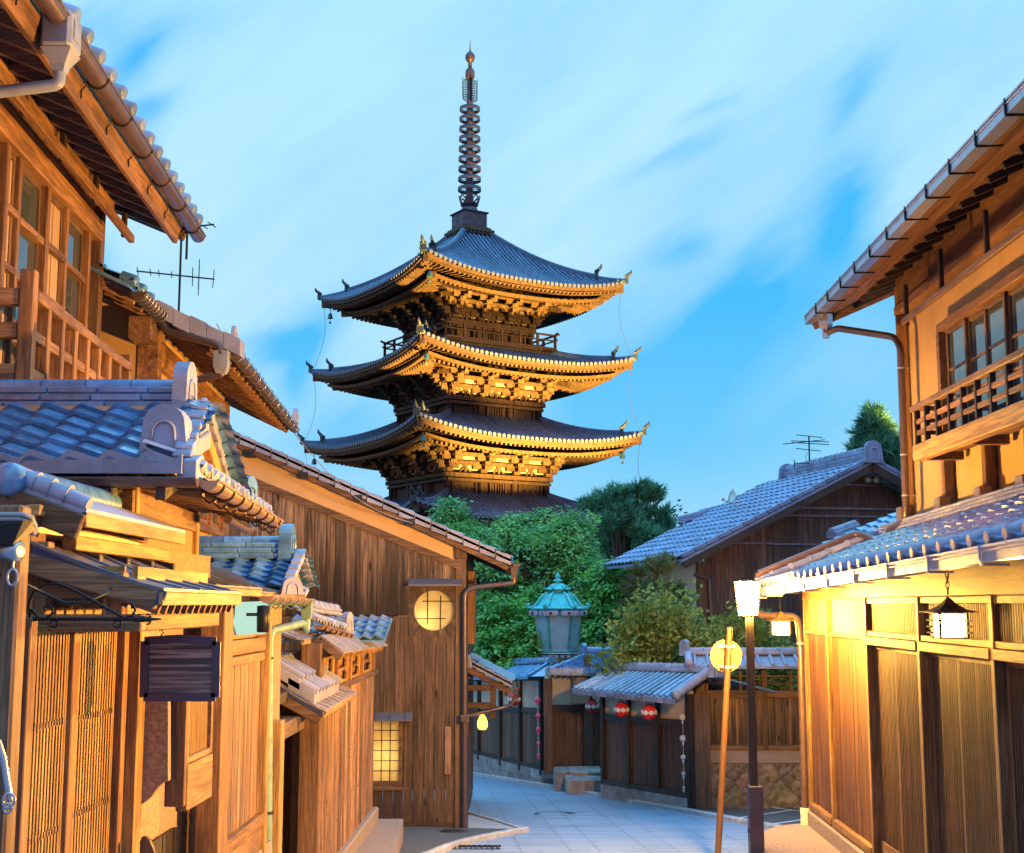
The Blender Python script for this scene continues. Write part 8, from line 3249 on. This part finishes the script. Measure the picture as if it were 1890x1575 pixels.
def needles(mb, rg, c, r, n, size, squash=.7):
    """separate tufts of needles at the twig ends, with gaps between them"""
    k = 0
    while k < n:
        v = Vector((rg.gauss(0, 1), rg.gauss(0, 1), rg.gauss(0, 1)))
        v.normalize()
        p = c + Vector((v.x * r, v.y * r, v.z * r * squash)) * (.35 + .75 * rg.random() ** .7)
        up = Vector((v.x * .9 + rg.uniform(-.4, .4), v.y * .9 + rg.uniform(-.4, .4), rg.uniform(.1, 1.1))).normalized()
        for j in range(26):
            d = (up + Vector((rg.uniform(-1, 1), rg.uniform(-1, 1), rg.uniform(-1, 1))) * .85).normalized()
            b = d.cross(Vector((rg.random(), rg.random(), rg.random()))).normalized() * size * .07
            q = p + up * size * rg.uniform(-.5, .5)
            L = size * rg.uniform(.6, 1.1)
            mb.add([q - b, q + b, q + d * L], [(0, 1, 2)])
            k += 1
def limbs(mb, rg, base, targets, r0, fork=.45, twigs=3):
    base = Vector(base)
    ctr = Vector((0, 0, 0))
    for t in targets:
        ctr += t
    ctr /= len(targets)
    f = base + (ctr - base) * fork
    f.z = base.z + (ctr.z - base.z) * fork * 1.1
    mb.tube([base, lerp(base, f, .5) + Vector((rg.uniform(-.08, .08), rg.uniform(-.08, .08), 0)), f], [r0, r0 * .85, r0 * .7], 8)
    for t in targets:
        m = lerp(f, t, .5) + Vector((rg.uniform(-.2, .2), rg.uniform(-.2, .2), rg.uniform(.0, .25)))
        mb.tube([f, m, t], [r0 * .55, r0 * .35, r0 * .10], 6)
        for _ in range(twigs):
            d = Vector((rg.uniform(-1, 1), rg.uniform(-1, 1), rg.uniform(-.1, .9))).normalized()
            s_ = lerp(m, t, rg.random())
            L = (t - f).length * rg.uniform(.10, .22)
            mb.tube([s_, s_ + d * L * .5 + Zv * .05, s_ + d * L], [r0 * .16, r0 * .10, r0 * .03], 5)
def tree(name, label, cat, base, lobes, mat, n, size, kind='leaf', r0=.12, seed=1, group=None, **kw):
    """lobes: (px, py, Y, radius in photo px)"""
    rg = random.Random(seed)
    base = Vector(base)
    t = thing(name, label, cat, base, group)
    cs = [(P(px, py, Y), r * Y / 2400) for px, py, Y, r in lobes]
    tot = sum(r * r for _, r in cs)
    mb = MB()
    for c, r in cs:
        k = int(n * r * r / tot)
        if kind == 'spray':
            sprays(mb, rg, c, r, k, size, **kw)
        elif kind == 'leaf':
            leaves(mb, rg, c, r, k, size, **kw)
        else:
            needles(mb, rg, c, r, k, size, **kw)
    mb.build('crown', mat, t)
    mb = MB()
    limbs(mb, rg, base, [c for c, _ in cs], r0, twigs=0 if kind == 'needle' else 3)
    mb.build('trunk', 'bark', t)
    return t
def scatter(seed, n, poly, Y0, Y1, r0, r1):
    rg = random.Random(seed)
    xs, ys = [q[0] for q in poly], [q[1] for q in poly]
    out = []
    while len(out) < n:
        x, y = rg.uniform(min(xs), max(xs)), rg.uniform(min(ys), max(ys))
        ins = False
        for i in range(len(poly)):
            (xa, ya), (xb, yb) = poly[i], poly[i - 1]
            if (ya > y) != (yb > y) and x < (xb - xa) * (y - ya) / (yb - ya) + xa:
                ins = not ins
        if ins:
            out.append((x, y, rg.uniform(Y0, Y1), rg.uniform(r0, r1)))
    return out
def gp_(px, Y):
    return Vector((P(px, 1200, Y).x, Y, gz(Y) - .05))
tree('maple_tree', 'spreading green maple with layered feathery sprays below the pagoda', 'tree', gp_(960, 34),
     scatter(3, 62, [(792, 945), (812, 955), (838, 925), (858, 930), (872, 958), (900, 962), (930, 972), (950, 940), (962, 965), (990, 962), (1012, 950), (1035, 935), (1062, 950), (1085, 985), (1105, 1015), (1095, 1060), (1050, 1090), (1000, 1140), (900, 1140), (870, 1080), (850, 1010)], 32.5, 36, 13, 27),
     'leaf_maple', 34000, .125, 'spray', r0=.20, seed=3, squash=.6, disc=.36)
tree('pine_tree', 'dark blue-green pine with tufted needles right of the pagoda', 'tree', gp_(1160, 42),
     scatter(5, 46, [(1082, 925), (1110, 905), (1150, 908), (1175, 898), (1205, 905), (1222, 935), (1232, 985), (1200, 1010), (1120, 1010), (1095, 970)], 41, 43, 9, 17),
     'needle', 21000, .36, 'needle', r0=.16, seed=5)
tree('leafy_shrub', 'bright green leafy shrub hanging over the wall beside the porch', 'shrub', gp_(940, 29.5),
     [(900, 1130, 30, 38), (945, 1150, 29.5, 42), (985, 1180, 29, 40), (930, 1195, 29, 46), (965, 1225, 28.5, 34), (895, 1180, 30, 34), (1000, 1215, 29, 24), (890, 1215, 29.5, 22), (985, 1110, 30.5, 24), (1003, 1150, 29.5, 22)],
     'leaf_bush', 13000, .135, 'spray', r0=.07, seed=7, squash=.85, disc=.28)
tree('leafy_tree', 'mid-green leafy tree right of the copper lantern', 'tree', gp_(1110, 31),
     [(1090, 1080, 31.5, 26), (1125, 1070, 31, 34), (1150, 1100, 31, 36), (1095, 1120, 31, 36), (1080, 1160, 31, 30), (1130, 1150, 30.5, 38), (1165, 1140, 30.5, 30)],
     'leaf_bush', 8500, .13, 'spray', r0=.08, seed=9, squash=.85, disc=.30)
tree('garden_pine', 'loose brownish garden pine before the brown gabled house', 'tree', gp_(1215, 25.5),
     scatter(6, 26, [(1165, 1060), (1195, 1035), (1235, 1035), (1265, 1070), (1260, 1130), (1215, 1165), (1165, 1150)], 25, 26, 8, 16),
     'needle_warm', 7000, .22, 'needle', r0=.05, seed=11)
# upright flowering shrub: many arching shoots lit by the street lamp
def spray_shrub(name, label, base, shoots, mat, seed, size, per, twig=True):
    rg = random.Random(seed)
    base = Vector(base)
    t = thing(name, label, 'shrub', base)
    mb, st = MB(), MB()
    for (px, py, Y, lean) in shoots:
        tip = P(px + rg.uniform(-8, 8), py + rg.uniform(-8, 8), Y)
        b = Vector((lerp(base.x, tip.x, .45) + rg.uniform(-.15, .15), Y + rg.uniform(-.1, .2), lerp(base.z + .9, tip.z, .25)))
        pts = [b, lerp(b, tip, .5) + Vector((rg.uniform(-.1, .1), 0, .12)), tip]
        st.tube(pts, [.014, .010, .003], 4)
        for k in range(per):
            f = rg.random() ** .6
            c = (pts[0] * (1 - f) ** 2 + pts[1] * 2 * f * (1 - f) + pts[2] * f * f) + Vector((rg.gauss(0, .09), rg.gauss(0, .09), rg.gauss(0, .06)))
            a = Vector((rg.uniform(-1, 1), rg.uniform(-1, 1), rg.uniform(-.5, .7))).normalized()
            q = a.cross(Vector((rg.random(), rg.random(), rg.random()))).normalized()
            L = size * rg.uniform(.6, 1.3)
            mb.add([c, c + a * L * .5 + q * L * .22, c + a * L, c + a * L * .5 - q * L * .22], [(0, 1, 2, 3)])
    mb.build('foliage', mat, t)
    st.build('stem', 'bark', t)
    return t
rg = random.Random(19)
sh = []
for k in range(230):
    a = rg.uniform(0, math.pi)
    rr2 = rg.random() ** .45
    sh.append((1228 - math.cos(a) * 108 * rr2, 1262 - math.sin(a) * 165 * rr2, rg.uniform(22.6, 24.2), 0))
for k in range(34):
    a = rg.uniform(.15, 2.7)
    rr2 = rg.uniform(.95, 1.16)
    sh.append((1228 - math.cos(a) * 112 * rr2, 1258 - math.sin(a) * 165 * rr2, rg.uniform(22.6, 24.0), 0))
spray_shrub('spray_shrub', 'large golden-green shrub with upright feathery shoots behind the lantern wall', gp_(1215, 23.4), sh, 'leaf_gold', 21, .12, 75)
sh = []
for k in range(170):
    a = rg.uniform(0, math.pi)
    rr2 = rg.random() ** .45
    sh.append((1375 - math.cos(a) * 112 * rr2, 1275 - math.sin(a) * 155 * rr2, rg.uniform(22.3, 23.6), 0))
spray_shrub('spray_shrub', 'golden-green shrub behind the boarded fence on the rubble wall', gp_(1375, 22.9), sh, 'leaf_gold', 23, .12, 70)
tree('cypress_tree', 'tall conical dark conifer beyond the brown gabled house', 'tree', gp_(1625, 48),
     [(1612, 758, 48, 6), (1612, 768, 48, 10), (1610, 782, 48, 15), (1618, 794, 48, 17), (1600, 800, 48, 16), (1634, 800, 48, 14), (1610, 818, 48, 22), (1590, 830, 48, 15), (1640, 815, 48, 18), (1628, 838, 47.5, 24), (1600, 848, 48, 22), (1655, 835, 48, 20), (1580, 856, 48, 15), (1650, 862, 47.5, 24), (1620, 868, 48, 26), (1675, 862, 48, 20), (1590, 875, 48, 18), (1685, 890, 48, 22), (1640, 895, 48, 26)],
     'needle', 20000, .46, 'needle', r0=.14, seed=13, squash=.9)
far = [((1010, 1130, 52, 60), 'leaf_dark'), ((1090, 1010, 56, 44), 'leaf_dark'), ((1230, 1010, 50, 50), 'leaf_dark'), ((1180, 1050, 46, 60), 'leaf_dark'), ((1270, 1090, 36, 60), 'leaf_dark'),
       ((880, 1100, 50, 60), 'leaf_dark'), ((1330, 1130, 36, 60), 'leaf_dark')]
lab = ['dark tree far behind the copper lantern', 'small dark tree between the maple and the dark pine', 'dark tree behind the left end of the brown house roof', 'dark rounded tree behind the leafy mid-green tree',
       'dark tree before the left wall of the brown house', 'dark tree behind the shrub beside the porch', 'dark tree hidden behind the shrub on the rubble wall']
for k, ((px, py, Y, r), m) in enumerate(far):
    tree('dark_tree', lab[k], 'tree', gp_(px, Y), [(px, py, Y, r), (px - r * .6, py + r * .5, Y, r * .7), (px + r * .6, py + r * .5, Y, r * .7), (px, py + r * 1.1, Y, r)], m, 3600, .24, r0=.14, seed=40 + k, group='dark trees beyond the gardens', shell=.35)
